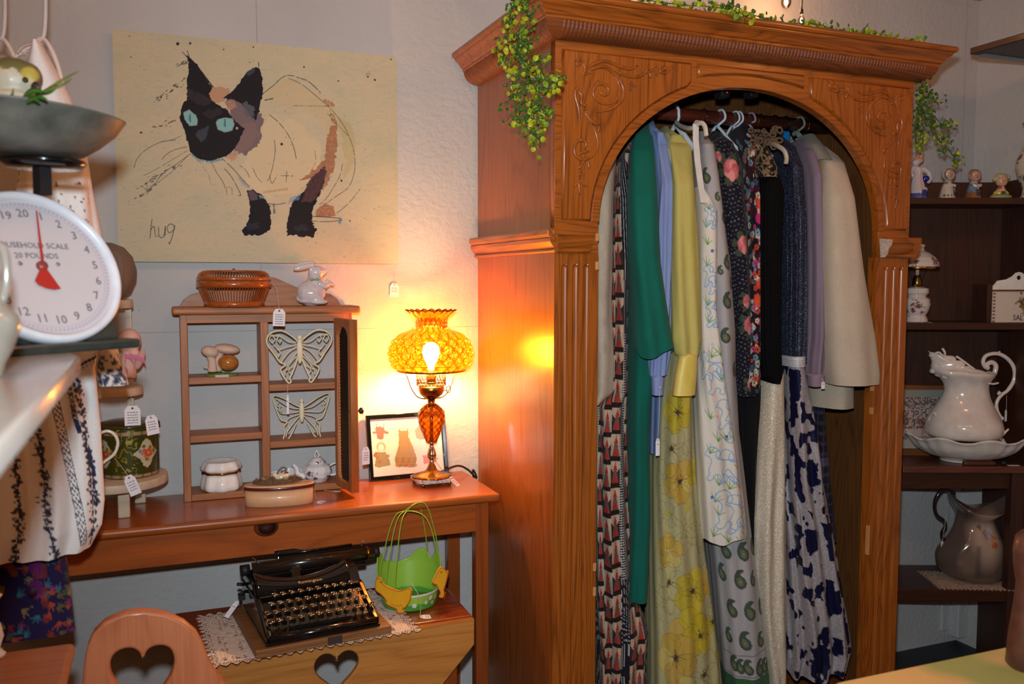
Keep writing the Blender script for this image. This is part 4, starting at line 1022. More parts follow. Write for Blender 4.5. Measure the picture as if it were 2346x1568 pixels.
# bulb
flux=mat('lit_bulb','#ffffff',.5,emit=(1,.60,.24),estr=480)
obj('light_bulb',MB().lathe([(0,lz(848)),(7*sl,lz(848)),(8*sl,lz(838)),(16*sl,lz(822)),(20*sl,lz(808)),(17*sl,lz(793)),(9*sl,lz(786)),(0,lz(784))],32),flux,lamp)
obj('bulb_socket',MB().lathe([(0,lz(880)),(11*sl,lz(880)),(11*sl,lz(850)),(0,lz(848))],24),brass,lamp)
obj('glass_font',MB().lathe(dens([(r*sl,lz(y)) for r,y in ((11,925),(18,930),(28,943),(30,957),(27,975),(20,993),(14,1008),(12,1013))],.0015),120,mod=quilt(12,.018,.06),cap=False),gfont,lamp)
obj('font_core',MB().lathe([(0,lz(1014)),(4*sl,lz(1014)),(4*sl,lz(925)),(0,lz(925))],16),brass,lamp)
obj('baluster',MB().lathe(dens([(r*sl,lz(y)) for r,y in ((13,1012),(13,1015),(6,1018),(5,1022),(8,1030),(11,1043),(8,1051),(5,1054),(6,1058),(5,1061))],.001)[::-1],40),chrome,lamp)
ft=[(5,1060),(7,1064),(11,1074),(15,1080),(24,1083),(36,1086),(44,1089),(45,1092),(0,1092)]
obj('fluted_foot',MB().lathe([(r*sl,lz(y)) for r,y in ft][::-1],96,mod=lambda a,z,i:1+.02*math.cos(24*a)),brass,lamp)
marb,nt,b=nodes('grey_marble'); v=coords(nt); n_=nn(nt,'ShaderNodeTexNoise',i_Scale=28.0,i_Detail=8.0,i_Distortion=1.5); nt.links.new(v,n_.inputs[0]); nt.links.new(ramp(nt,n_.outputs[0],[(.35,h('#cfc6bf')),(.5,h('#b9b0ab')),(.54,h('#8d8583')),(.6,h('#c9c0ba'))]),b.inputs[0]); b.inputs['Roughness'].default_value=.25
hw_=.0495; zm=lz(1113); 
Mr=Matrix.Rotation(math.radians(-22+45-20),4,'Z')
cut=.014
oc=[(hw_,-hw_+cut),(hw_,hw_-cut),(hw_-cut*.6,hw_-cut*.6),(hw_-cut,hw_),(-hw_+cut,hw_),(-hw_+cut*.6,hw_-cut*.6),(-hw_,hw_-cut),(-hw_,-hw_+cut),(-hw_+cut*.6,-hw_+cut*.6),(-hw_+cut,-hw_),(hw_-cut,-hw_),(hw_-cut*.6,-hw_+cut*.6)]
zmt=lz(1092); oc=[tuple((Mr@Vector((x,y,0))).xy) for x,y in oc]
obj('marble_base',MB().prism(oc,.0105,zmt+.0005,'z'),marb,lamp,bevel=.0012)
for sx in (-1,1):
    for sy in (-1,1):
        q=Mr@Vector((sx*(hw_-.012),sy*(hw_-.012),.0055)); obj('ball_foot',MB().ell(tuple(q),.0055,14,10),brass,lamp)
cw=at(1025,1072,Y=LY+.05)
obj('power_cord',MB().tube(crom([(.025,.03,.02),tuple(at(1045,1068,Y=-.045)-lamp.location),tuple(at(1070,1075,Y=-.035)-lamp.location),tuple(at(1092,1096,Y=-.03)-lamp.location),(.822-LX,-.03-LY,.004),(.826-LX,-.03-LY,-.06),(.826-LX,-.03-LY,-.30)],8),.0028,8),mat('brown_cord','#2c1712',.4),lamp)
price_tag('pale tag lying against the marble base of the lamp',at(1030,1093,Z=TZ+.022),w=.018,hh=.045,rot=(-.9,0,.75),hang=[at(993,1050,Y=LY-.012),at(1012,1075,Z=TZ+.03)],lines=3)
# ---------------------------------------------------------------- framed print
A=at(845,1103,Z=TZ); A.y=-.052; A=Vector((at(845,1103,Z=TZ+.0).x,-.052,TZ)); Bv=Vector((A.x+.231,-.040,TZ))
T_=at(838,953,Y=-.014); up=Vector((0,T_.y-A.y,T_.z-A.z)); HF=up.length; xa=(Bv-A).normalized(); WF=(Bv-A).length; za=up.normalized(); ya=za.cross(xa).normalized(); 
mf=Matrix.Identity(4)
for i in range(3): mf[i][0]=xa[i]; mf[i][1]=ya[i]; mf[i][2]=za[i]
fp=thing('picture_frame','black framed print of old paper-doll dresses leaning behind the lamp','picture',A); fp.rotation_euler=mf.to_euler()
me=plate([[(0,0),(WF,0),(WF,HF),(0,HF)],[(.012,.012),(WF-.012,.012),(WF-.012,HF-.012),(.012,HF-.012)]],.012,.002); me.transform(UPRIGHT); put('frame_moulding',me,black,fp)
nu,nv=200,160
U_,V_=np.meshgrid(np.linspace(.010,WF-.010,nu),np.linspace(.010,HF-.010,nv))
mw=Matrix.Translation(A)@mf; mm_=np.array(mw)
Pw=np.stack([U_,np.full_like(U_,0),V_,np.ones_like(U_)],-1)@mm_.T
pxx,pyy=proj(Pw[...,0],Pw[...,1],Pw[...,2]); qx=(pxx-800)*2.903; qy=(pyy-640)*2.903
P=Paint(qx,qy,h('#e8d8c8'))
SG=h('#b9763f'); PKD=h('#b8524a'); OL=h('#8a7a48'); TAN=h('#a08358')
P.poly([(180,985),(205,980),(235,985),(245,1010),(270,1015),(262,1030),(235,1028),(232,1062),(210,1068),(190,1060),(188,1030),(160,1028),(158,1016),(178,1012)],PKD,.9,4,.1)
for x in (187,235): P.stroke([(x,962),(x,985)],6,PKD,.8)
P.poly([(330,1008),(395,1008),(398,1050),(430,1120),(452,1190),(440,1250),(310,1250),(305,1195),(330,1110),(335,1050)],TAN,.95,4,.1)
for x in (338,392): P.stroke([(x,995),(x,1012)],7,SG,.8)
for k in range(7):
    x=318+k*20
    for y in (1195,1215,1238): P.dot(x+(y%3)*3,y,11,OL if (k+y)%2 else SG,.8)
P.stroke([(345,1040),(335,1150),(325,1190)],3,OL,.8); P.stroke([(385,1040),(400,1120),(425,1190)],3,OL,.8)
P.dot(215,1115,34,h('#b9a07c'),.9); P.dot(215,1122,20,h('#e8d8c8'),1,26)
P.poly([(185,1150),(245,1150),(262,1180),(280,1235),(200,1255),(170,1245),(180,1190),(160,1175)],OL,.9,4,.1)
for x,y in ((190,1190),(205,1215),(180,1160),(262,1175),(175,1170)): P.dot(x,y,12,h('#a5604a'),.7)
P.poly([(440,1010),(465,970),(510,985),(520,1040),(500,1070),(450,1060)],SG,.8,5,.1); P.poly([(490,1170),(540,1180),(600,1190),(570,1220),(500,1230)],PKD,.8,6,.1)
P.poly([(530,1000),(560,1010),(590,1100),(540,1110)],TAN,.6,6,.1)
v=np.stack([U_,np.full_like(U_,.001),V_],-1).reshape(-1,3); ii=np.arange(nu*nv).reshape(nv,nu); F=np.stack([ii[:-1,:-1],ii[:-1,1:],ii[1:,1:],ii[1:,:-1]],-1).reshape(-1,4)
me=npmesh('print',v,F); setcol(me,P.c); put('printed_sheet',me,painted('print_paper',.25,.4),fp)
obj('backing_board',MB().box(.004,WF-.004,.0015,.005,.004,HF-.004),blackm,fp)
# wall tag on a nail above the lamp
tw=at(904,650,Y=-.004)
price_tag('small white tag hanging from a nail in the wall above the lamp',tw,w=.025,hh=.037,rot=(0,.04,0),hang=[at(904,628,Y=-.004),at(904,640,Y=-.004)],lines=3)
# ---------------------------------------------------------------- clothes in the armoire
def rowsz(rows,conv):
    """rows (ypx,xl,xr,v) -> arrays z, x0, x1, v sorted from top to bottom"""
    o=[]
    for r in rows:
        v=r[3]; (a,z0),(b,z1)=conv(r[1],r[0],v),conv(r[2],r[0],v); o.append(((z0+z1)/2,a,b,v))
    o.sort(key=lambda q:-q[0]); return np.array(o)
def garment_mesh(rows,conv,vb=.44,dz=.005,nt=96,fold=.006,lam=.03,slant=.35,taper=.7,seed=1,hem=0.0,topround=.10,paint=None,frac=.8,zbot=None,hemfn=None,foldpow=1.0):
    A=rowsz(rows,conv); zt,zb=A[0,0],A[-1,0]
    n=max(4,int((zt-zb)/dz)); z=np.linspace(zt,zb,n); 
    f=lambda k: np.interp(-z,-A[:,0],A[:,k])
    x0,x1,v=f(1),f(2),f(3)
    th=np.linspace(0,2*PI,nt,endpoint=False)-PI/2      # -pi/2 = front
    TH,ZZ_=np.meshgrid(th,z); c=np.cos(TH); s=np.sin(TH)
    a=((x1-x0)/2)[:,None]; xc=((x0+x1)/2)[:,None]; vf=v[:,None]
    # shoulders: near the top the depth shrinks towards the rod
    VB=np.full_like(vf,vb); d=(zt-z)[:,None]; k=np.clip(d/topround,0,1)**.5
    mid=(vf+VB)/2; 
    RVv=.27
    front=vf; back=RVv+.04+(VB-RVv-.04)*k
    yc=(front+back)/2; b=(back-front)/2
    X=np.sign(c)*np.abs(c)**frac*a; Y=np.sign(s)*np.abs(s)**frac*b
    rel=(Y+b)/(2*b+1e-9)
    X=X*(1-(1-taper)*rel)
    # arc length from the front centre
    P=np.stack([X,Y],-1); dd=np.linalg.norm(np.roll(P,-1,1)-P,axis=2); U=np.cumsum(dd,1)-dd
    tot=dd.sum(1,keepdims=True); U=np.where(U>tot/2,U-tot,U)
    U=np.where(True,U,U)
    # front centre is index 0
    g=np.random.default_rng(seed); 
    amp=fold*np.clip((zt-ZZ_)/(.35),0.05,1)**foldpow
    ph=g.uniform(0,6); drift=(zt-ZZ_)*g.uniform(-2,2)
    wav=np.sin(2*PI*U/lam+ph+drift+1.5*np.sin(ZZ_*6+ph))*.6+np.sin(2*PI*U/(lam*1.9)+ph*2-drift*.7)*.5
    wav+= (fbm(U*30+9,ZZ_*7,seed,3)-.5)*1.2
    nx=c; ny=s
    X=X+nx*amp*wav*.35; Y=Y+ny*amp*wav
    X=X+xc+slant*(Y+b); Y=Y+yc
    Z=ZZ_+0
    if hemfn is not None:
        w=np.clip(1-(ZZ_-zb)/.10,0,1); Z=Z+w*hemfn(U)
    U2=U+xc
    V=np.stack([X,Y,Z],-1).reshape(-1,3)
    i=np.arange(n*nt).reshape(n,nt); j=np.roll(i,-1,1)
    F=np.stack([i[:-1],i[1:],j[1:],j[:-1]],-1).reshape(-1,4)
    return V,F,U2,Z,(n,nt)
def garment(name,label,cat,rows,conv=None,col='#888888',mat_=None,painter=None,sub=None,parent=None,world=None,loc=None,**k):
    conv=conv or am
    V,F,U,Z,(n,nt)=garment_mesh(rows,conv,**k)
    if world is None: world=lambda V:np.stack([AX+V[:,0]*CA-V[:,1]*SA,AY+V[:,0]*SA+V[:,1]*CA,V[:,2]],-1)
    W_=world(V)
    if parent is None:
        loc=Vector((float(W_[:nt,0].mean()),float(W_[:nt,1].mean()),float(W_[0,2])))
        root=thing(name,label,cat,loc); pn=sub or 'cloth_body'
    else: root=parent; pn=sub or name; loc=parent.location
    me=npmesh(pn,W_-np.array(loc),F)
    # close the top
    P=Paint(U,Z,h(col) if isinstance(col,str) else col)
    if painter: painter(P,conv)
    setcol(me,P.c)
    bm=bmesh.new(); bm.from_mesh(me); bm.verts.ensure_lookup_table()
    try: bm.faces.new([bm.verts[i] for i in range(nt)])
    except Exception: pass
    bm.to_mesh(me); bm.free()
    o=put(pn,me,mat_ or cloth('plain_weave'),root)
    return root if parent is None else o
def M_(conv,v): return lambda x,y:conv(x,y,v)
wool=cloth('wool_cloth',1,.6,weave=500,wstr=.5); plain=cloth('plain_weave',.85,.3)
sheer=cloth('sheer_voile',.9,.2,trans=.18,weave=1200); satin=cloth('satin_cloth',.45,.2,spec=.5)
glit=cloth('lurex_cloth',.55,.2,spark=.10,weave=1500,sparkcol=(1,1,1)); glitd=cloth('navy_lurex',.6,.2,spark=.12,weave=1500,sparkcol=(1,1,1.05),sparkgain=14)
lame=cloth('silver_lame',.42,.1,spark=.30,weave=900,metal=.1,sparkcol=(1,.97,.93),sparkgain=1.9,wstr=.6)
# 1 cream coat at the far left
def p_noise(c2,amt=.5,sc=60):
    def f(P,conv): P.mix((fbm(P.x*sc,P.y*sc*.5,4)-.4)*2,h(c2),amt)
    return f
garment('wool_coat','pale cream wool coat at the far left inside the armoire','coat',[(330,1392,1425,.20),(390,1366,1422,.12),(450,1355,1420,.09),(700,1350,1415,.085),(850,1352,1424,.085),(905,1352,1418,.085),(930,1352,1385,.085)],col='#b9a793',mat_=wool,painter=p_noise('#8f8577'),fold=.005,lam=.05,seed=2,vb=.42)
# 2 geometric print
def p_geo(P,conv):
    cw=.026; ph=.070
    u=P.x/cw+.12*np.sin(P.y*9); col=np.floor(u).astype(int); fu=u-col; 
    zz_=P.y/ph+.37*(col%4); row=np.floor(zz_).astype(int); fz=zz_-row
    base=np.where((row%2==0)[...,None],h('#3a211d'),h('#a58d77')); 
    lt=(fz>.5+.5*np.abs(fu-.5)); base=np.where(lt[...,None],h('#b39c85'),base)
    dk=(fz<.18); base=np.where(dk[...,None],h('#231512'),base)
    mv=(np.abs(fu-.5)<.5*(1-fz)*.9)&(fz>.18); base=np.where(mv[...,None],h('#6a4a46'),base)
    rd=(np.abs(fu-.5)<.30*(.52-fz)/.34)&(fz>.2)&(fz<.52); base=np.where(rd[...,None],h('#a8281e'),base)
    r2=(np.abs(fu-.5)<.24*(.95-fz)/.3)&(fz>.66)&(fz<.95); base=np.where(r2[...,None],h('#a8281e'),base)
    g=(col%4==1); gl=((P.x/.0066)%1<.16)|((P.y/.0066)%1<.16); gb=np.where(gl[...,None],h('#b8b4b0'),h('#17151f'))
    base=np.where(g[...,None],gb,base); P.c=base
garment('maxi_dress','brown, cream and red geometric print maxi dress between the cream coat and the teal coat','dress',[(322,1440,1452,.20),(350,1425,1450,.13),(450,1408,1450,.10),(600,1402,1452,.09),(900,1398,1452,.09),(935,1366,1452,.09),(1200,1362,1458,.09),(1400,1362,1478,.085),(1480,1366,1508,.08),(1545,1368,1502,.08),(1640,1372,1505,.08)],painter=p_geo,mat_=plain,dz=.0022,nt=340,fold=.010,lam=.045,seed=3,vb=.40,hemfn=lambda U:.0*U)
# 3 teal coat
tc=garment('evening_coat','long teal green coat with wide cuffed sleeve, left of the blue dress','coat',[(278,1468,1492,.20),(300,1455,1500,.13),(400,1446,1512,.09),(600,1446,1520,.075),(800,1448,1528,.07),(900,1447,1510,.07),(1000,1446,1502,.07),(1200,1445,1504,.07),(1386,1442,1498,.07)],col='#0b5c4e',mat_=plain,painter=p_noise('#0b4a42',.4,25),fold=.006,lam=.06,seed=4)
garment('sleeve','',None,[(296,1462,1494,.14),(310,1456,1500,.12),(345,1449,1508,.085),(450,1448,1520,.035),(600,1456,1528,.02),(700,1464,1543,.012),(765,1466,1553,.01),(812,1470,1561,.008)],parent=tc,sub='sleeve',col='#0d6353',mat_=plain,painter=p_noise('#0c4f46',.4,25),vb=.14,fold=.005,lam=.05,seed=5,slant=.2,topround=.02,hemfn=lambda U:.012*np.sin(U*40))
# 4 blue dress
bd=garment('shirt_dress','periwinkle blue dress with gathered buttoned cuff, right of the teal coat','dress',[(268,1482,1500,.22),(290,1482,1512,.17),(345,1490,1535,.13),(450,1500,1546,.10),(700,1500,1550,.10),(830,1492,1540,.10),(900,1494,1530,.11),(1045,1495,1522,.11)],col='#6a7fa6',mat_=plain,painter=p_noise('#4f6288',.4,25),fold=.007,lam=.03,seed=6)
bs=garment('sleeve','',None,[(292,1494,1510,.165),(330,1506,1534,.12),(420,1518,1554,.07),(600,1505,1552,.055),(800,1486,1546,.05),(862,1490,1534,.05)],parent=bd,sub='sleeve',col='#8592c0',mat_=plain,vb=.12,fold=.006,lam=.02,seed=7,slant=.3,topround=.02,painter=p_noise('#6b7db0',.4,25))
cf=garment('cuff','',None,[(862,1497,1527,.045),(907,1499,1524,.045)],parent=bd,sub='cuff',col='#8592c0',mat_=plain,vb=.085,fold=.001,seed=7,slant=.2,topround=.001)
q=am(1511,888,.043); bl=AWd(q[0],.041,q[1])-bd.location
obj('cuff_button',MB().lathe([(0,0),(.004,0),(.0045,.0015),(.002,.002),(0,.0012)],14,M=Matrix.Translation(bl)@Matrix.Rotation(PI/2,4,'X')),mat('button_shell','#b9a3a0',.3),bd)
# 5 yellow dress
def p_flow(P,conv):
    m=M_(conv,.05)
    P.mix((np.sin(P.x*900)>.5)*1.0,h('#c9c184'),.25); P.mix((fbm(P.x*14,P.y*5,3)-.5)*3,h('#d2c878'),.5)
    ln=h('#8a6a45')
    def blossom(x,y,r,fill=None,cen=True,rot=0.0,npet=5,a=.85):
        (cx,cz_),(cx2,_) = m(x,y),m(x+r,y); R_=abs(cx2-cx)
        pet=[]
        for k in range(npet):
            an=rot+2*PI*k/npet; px1,pz1=cx+R_*.55*math.cos(an),cz_+R_*.60*math.sin(an)
            pp=[(px1+R_*.45*math.cos(t),pz1+R_*.48*math.sin(t)) for t in [2*PI*q/14 for q in range(14)]]
            if fill is not None: P.poly(pp,h(fill[k%len(fill)]),a)
            pet.append(pp)
        for pp in pet: P.stroke(pp+[pp[0]],.0016,ln,.55)
        if cen:
            g=np.random.default_rng(int(x+y))
            for k in range(22):
                an=g.uniform(0,6.28); L_=R_*g.uniform(.15,.42); P.stroke([(cx,cz_),(cx+L_*math.cos(an),cz_+L_*math.sin(an))],.0012,h('#5c4526'),.8)
            P.dot(cx,cz_,R_*.12,h('#4e3a22'),.9)
    Yl=['#c9b21e','#d8bd2a']; Pe=['#d4ad4e','#cfa93f','#d9c06a']
    for a in ((1552,945,40,Yl,1),(1538,1030,40,None,1),(1592,1045,34,None,0),(1558,1105,42,Pe,1),(1598,1085,26,Yl,0),(1520,1100,34,None,0),(1570,1210,48,None,0),(1530,1268,34,Pe,0),(1610,1215,36,None,0),
      (1585,1355,44,Yl,1),(1530,1340,38,None,1),(1632,1338,26,Pe,0),(1575,1445,46,Pe+Yl,1),(1600,1455,40,Yl,1),(1545,1510,50,Pe,1),(1640,1430,36,None,1),(1665,1500,24,Yl,0),(1610,1545,44,None,1),(1510,1400,34,None,0),(1630,1265,36,None,0),(1520,1190,30,None,0),(1650,1390,26,None,0),(1560,1600,44,Pe,1)):
        blossom(a[0],a[1],a[2],a[3],a[4],rot=a[0]*.7)
    for x,y in ((1537,1084),(1534,1105),(1577,1155),(1575,1168),(1530,1180),(1593,1402),(1567,1330)):
        q=m(x,y); P.dot(q[0],q[1],.007,h('#cdb61c'),.9)
    for q in ([(1505,1400),(1530,1412),(1560,1408)],[(1560,1330),(1580,1325),(1600,1335)],[(1510,1450),(1540,1470)],[(1600,1420),(1650,1400)],[(1515,1240),(1560,1230),(1600,1235)]): P.stroke([m(*p) for p in q],.0012,ln,.6)
def p_yel(P,conv): P.mix((fbm(P.x*40,P.y*5,3)-.45)*3,h('#b7ab5c'),.6); P.mix((np.sin(P.x*900)>.6)*1.0,h('#d8cc84'),.3)
yd=garment('maxi_dress','sheer pale yellow maxi dress with big yellow blossoms on the skirt and satin cuff','dress',[(288,1522,1534,.20),(305,1520,1552,.14),(340,1522,1590,.09),(450,1530,1600,.07),(700,1532,1606,.06),(830,1532,1602,.055),(905,1521,1604,.05),(1100,1510,1614,.05),(1300,1503,1642,.045),(1450,1500,1666,.04),(1568,1500,1682,.04),(1700,1498,1695,.04)],col='#bdb384',painter=p_flow,mat_=sheer,dz=.0022,nt=300,fold=.007,lam=.05,seed=8,vb=.36)
garment('sleeve','',None,[(298,1530,1548,.15),(335,1534,1588,.085),(420,1546,1600,.03),(600,1545,1613,.01),(780,1545,1620,.0),(812,1552,1614,.0),(822,1562,1606,.0)],parent=yd,sub='sleeve',col='#c8ba66',painter=p_yel,mat_=sheer,vb=.10,fold=.005,lam=.04,seed=9,slant=.3,topround=.02)
garment('cuff','',None,[(812,1562,1606,-.004),(860,1552,1606,-.006),(908,1546,1602,-.006)],parent=yd,sub='cuff',col='#dcc25e',mat_=satin,vb=.05,fold=.004,lam=.05,seed=3,slant=.2,topround=.001,painter=p_noise('#c6a93e',.5,30))
# 6 puppy print halter dress
def p_pup(P,conv):
    m=M_(conv,.03); G=h('#5f9440'); B_=h('#7fa9cf'); PKc=h('#e2a59a'); NB=h('#3550a8'); LI=h('#c3b4cf')
    def tuft(x,y,s,lean=0):
        for k,(dx,dy) in enumerate(((-14,-22),(-3,-26),(9,-18),(16,-10))):
            a=m(x,y); b=m(x+(dx+lean)*s*.5,y+dy*s*.55); c=m(x+(dx+lean)*s,y+dy*s); P.stroke([a,b,c],[.0034,.0012],G,.9)
    for i,(x,y) in enumerate(((1625,480),(1618,520),(1650,505),(1622,560),(1620,610),(1648,590),(1623,700),(1625,740),(1630,820),(1650,815),(1680,925),(1668,915),(1625,960),(1640,1010),(1622,1040),(1680,1010),(1640,1110),(1665,1120),(1690,1080),(1700,1060),(1632,1150),(1692,1120),(1640,1180),(1628,1230),(1662,1240),(1690,1245),(1715,1240),(1660,1010),(1650,870),(1700,1180))): tuft(x,y,.9,(i%3-1)*5)
    def pup(x,y,s,fl=1,w=.0032):
        Q=[[(-30,-42),(-34,-34),(-22,-30),(-16,-20),(-20,-8),(-24,2),(-22,14),(-30,24),(-24,30),(-14,26),(-6,12),(4,16),(2,26),(12,30),(16,22),(14,10),(26,0),(34,10),(46,26),(40,32),(28,22),(18,12)],
           [(-30,-42),(-24,-52),(-10,-56),(2,-48),(6,-36),(0,-26),(-6,-34),(-4,-46)],[(2,-28),(20,-24),(40,-26)]]
        for q in Q: P.stroke([(p.x,p.y) for p in crom([(*m(x+a*s*fl,y+b*s),0) for a,b in q],3)],w,B_,.9)
    for a in ((1632,500,.55),(1645,510,.5),(1630,640,.6),(1640,660,.5),(1640,730,.7),(1655,730,.7),(1620,850,.75),(1645,880,.8),(1665,960,.8),(1685,990,.8),(1640,1075,.9),(1670,1080,.9),(1665,1180,1.05),(1690,1190,1.05)): pup(*a)
    for i,(x,y) in enumerate(((1632,575),(1640,690),(1632,790),(1675,790),(1680,1112),(1665,1215),(1655,835),(1632,905),(1700,950),(1625,1140),(1618,470),(1628,655),(1660,1000),(1640,955),(1700,1120))):
        q=m(x,y); P.dot(q[0],q[1],.0048,(NB,PKc,LI)[i%3],.9)
hd=garment('halter_dress','white halter dress printed with blue puppy outlines and green grass tufts','dress',[(425,1603,1612,.05),(450,1604,1638,.035),(480,1607,1656,.03),(560,1610,1656,.03),(700,1611,1652,.03),(850,1608,1672,.025),(1000,1606,1702,.02),(1150,1610,1724,.015),(1245,1616,1733,.015)],col='#d8cfc2',painter=p_pup,mat_=plain,dz=.002,nt=340,fold=.007,lam=.05,seed=10,vb=.22,topround=.002,hemfn=lambda U:.006*np.sin(U*60))
st=MB(); SP=[(am(1600,276,.06),.06),(am(1594,285,.03),.03),(am(1594,320,.03),.03),(am(1598,370,.03),.03),(am(1606,430,.028),.028),(am(1612,465,.026),.026)]
R=[]
for (u,z),v in SP:
    c0=AWd(u,v,z)-hd.location; R.append([c0+Vector((dx*.0085,dy,0)) for dx,dy in ((-1,-.001),(1,-.001),(1,.001),(-1,.001))])
st.rings(R,smooth=False)
obj('neck_strap',st,mat('strap_white','#d5ccc4',.9),hd)
# 7 sheer paisley dress
def paisley(P,m,x,y,s,fl=1,rot=0):
    def tr(a,b):
        c_,s_=math.cos(rot),math.sin(rot); a*=fl; return m(x+(a*c_-b*s_)*s,y+(a*s_+b*c_)*s)
    out=[(14,-34),(2,-40),(-12,-34),(-20,-18),(-22,4),(-14,24),(2,34),(18,26),(22,8),(14,-8),(4,-14),(2,-22),(8,-28)]
    P.poly([(q.x,q.y) for q in crom([(*tr(a,b),0) for a,b in out],4,True)],h('#3f4f3c'),.95)
    inn=[(2,-6),(-10,-8),(-12,8),(-4,22),(8,20),(12,8)]
    P.poly([(q.x,q.y) for q in crom([(*tr(a,b),0) for a,b in inn],4,True)],h('#6f7d5c'),.9)
    q=tr(0,8); P.dot(q[0],q[1],.0055*s,h('#a8453c'),1); P.dot(q[0],q[1],.0025*s,h('#e0c9b0'),1)
def p_pais(P,conv):
    m=M_(conv,.05); P.mix((fbm(P.x*60,P.y*3,3)-.5)*3,h('#a29e9f'),.5)
    for a in ((1627,400,.55),(1652,450,.3),(1668,500,.4),(1668,602,.5),(1686,650,.45),(1667,690,.55),(1640,500,.4),(1662,770,.5),(1692,850,.5),(1650,620,.3),(1663,1265,.6),(1703,1265,.62),(1745,1262,.6),(1650,1325,.6),(1695,1330,.62),(1728,1330,.5),(1675,1400,.6),(1716,1400,.62),(1757,1398,.6),(1705,1470,.62),(1745,1470,.5),(1665,1470,.5),(1680,1530,.52),(1695,1532,.5),(1712,1530,.5),(1740,1532,.55),(1755,1530,.5),(1770,1532,.5)): paisley(P,m,*a)
    for y in (1505,1555): 
        z=m(1700,y)[1]; P.mix(np.clip(1-np.abs(P.y-z)/.0014,0,1),h('#4c4a52'),.9)
    z=m(1700,1560)[1]; P.mix((P.y<z)*1.0,h('#3c6a48'),1)
pd=garment('maxi_dress','sheer white maxi dress with green paisley motifs and a green hem, behind the puppy dress','dress',[(300,1600,1618,.18),(330,1604,1648,.10),(400,1608,1662,.07),(600,1618,1692,.05),(760,1630,1702,.05),(860,1640,1702,.055),(1000,1640,1712,.055),(1200,1640,1738,.05),(1245,1640,1744,.05),(1400,1656,1768,.045),(1568,1672,1788,.045),(1640,1676,1792,.045)],col='#b9b3b3',painter=p_pais,mat_=sheer,dz=.0022,nt=340,fold=.006,lam=.06,seed=11,vb=.34,slant=.4)
# 8 navy rose print
def p_rose(P,conv):
    m=M_(conv,.06)
    cx=np.floor(P.x/.012);cz_=np.floor(P.y/.012); fx=P.x/.012-cx-.5+.3*np.sin(cz_*2.1); fz=P.y/.012-cz_-.5+.3*np.sin(cx*1.7)
    d=np.hypot(fx,fz); P.mix(((d>.14)&(d<.24)&(fz>-.05))*1.0,h('#8d8a92'),.8)
    for x,y,s in ((1690,385,1),(1706,560,.8),(1718,745,.8),(1665,350,.5),(1652,320,.5),(1712,690,.6),(1722,880,.6)):
        for k in range(6):
            an=k*1.05+x; q=m(x+26*s*math.cos(an),y+30*s*math.sin(an)); P.dot(q[0],q[1],.013*s,h('#3d4a36'),.95)
        for k in range(7):
            an=k*.9+y; q=m(x+9*s*math.cos(an),y+12*s*math.sin(an)); P.dot(q[0],q[1],.013*s,h(('#c86a70','#d98a86','#b5525c')[k%3]),.95,.016*s)
        q=m(x,y+16*s); P.dot(q[0],q[1],.009*s,h('#d98a86'),1,.016*s)
garment('floral_dress','navy dress printed with pink roses and tiny crescents, right of the sheer paisley dress','dress',[(300,1630,1652,.19),(322,1632,1695,.12),(370,1640,1722,.09),(500,1660,1730,.065),(700,1680,1742,.06),(910,1690,1750,.06)],col='#14131f',painter=p_rose,mat_=plain,dz=.0022,nt=260,fold=.005,lam=.05,seed=12,vb=.38)
# 9 multicolour scarf-print blouse
def p_multi(P,conv):
    m=M_(conv,.06); P.mix((fbm(P.x*25,P.y*12,5)>.55)*1.0,h('#3a0f1c'),1); g=np.random.default_rng(9)
    for k in range(230):
        x,y=m(g.uniform(1695,1765),g.uniform(300,910)); c_=h(('#b0a79c','#c9c0b4','#c2452c','#6f8fa3','#b03a6a','#c9b89a','#34506a')[g.integers(7)]); r=g.uniform(.003,.007)
        for q in range(5): P.dot(x+r*math.cos(q*1.26),y+r*math.sin(q*1.26),r*.7,c_,.9)
        P.dot(x,y,r*.4,h('#20121a'),.9)
    for x,y in ((1740,650),(1733,690),(1750,470),(1744,500)): q=m(x,y); P.dot(q[0],q[1],.016,h('#d1481e' if y>600 or y<480 else '#c22a6c'),.9)
garment('print_blouse','burgundy and black patchwork floral blouse squeezed left of the black gown','blouse',[(285,1700,1716,.17),(330,1712,1740,.10),(450,1726,1756,.07),(600,1722,1756,.055),(800,1712,1760,.05),(870,1704,1758,.05),(905,1716,1752,.05)],col='#15101a',painter=p_multi,mat_=plain,dz=.0022,nt=220,fold=.005,lam=.03,seed=13,vb=.36)
# black skirt in the gap
garment('black_skirt','plain black long skirt hanging in the gap left of the silver-cream skirt','skirt',[(885,1698,1762,.09),(1000,1700,1765,.09),(1270,1708,1765,.09)],col='#0a090b',mat_=plain,fold=.008,lam=.03,seed=14,vb=.34,topround=.01)
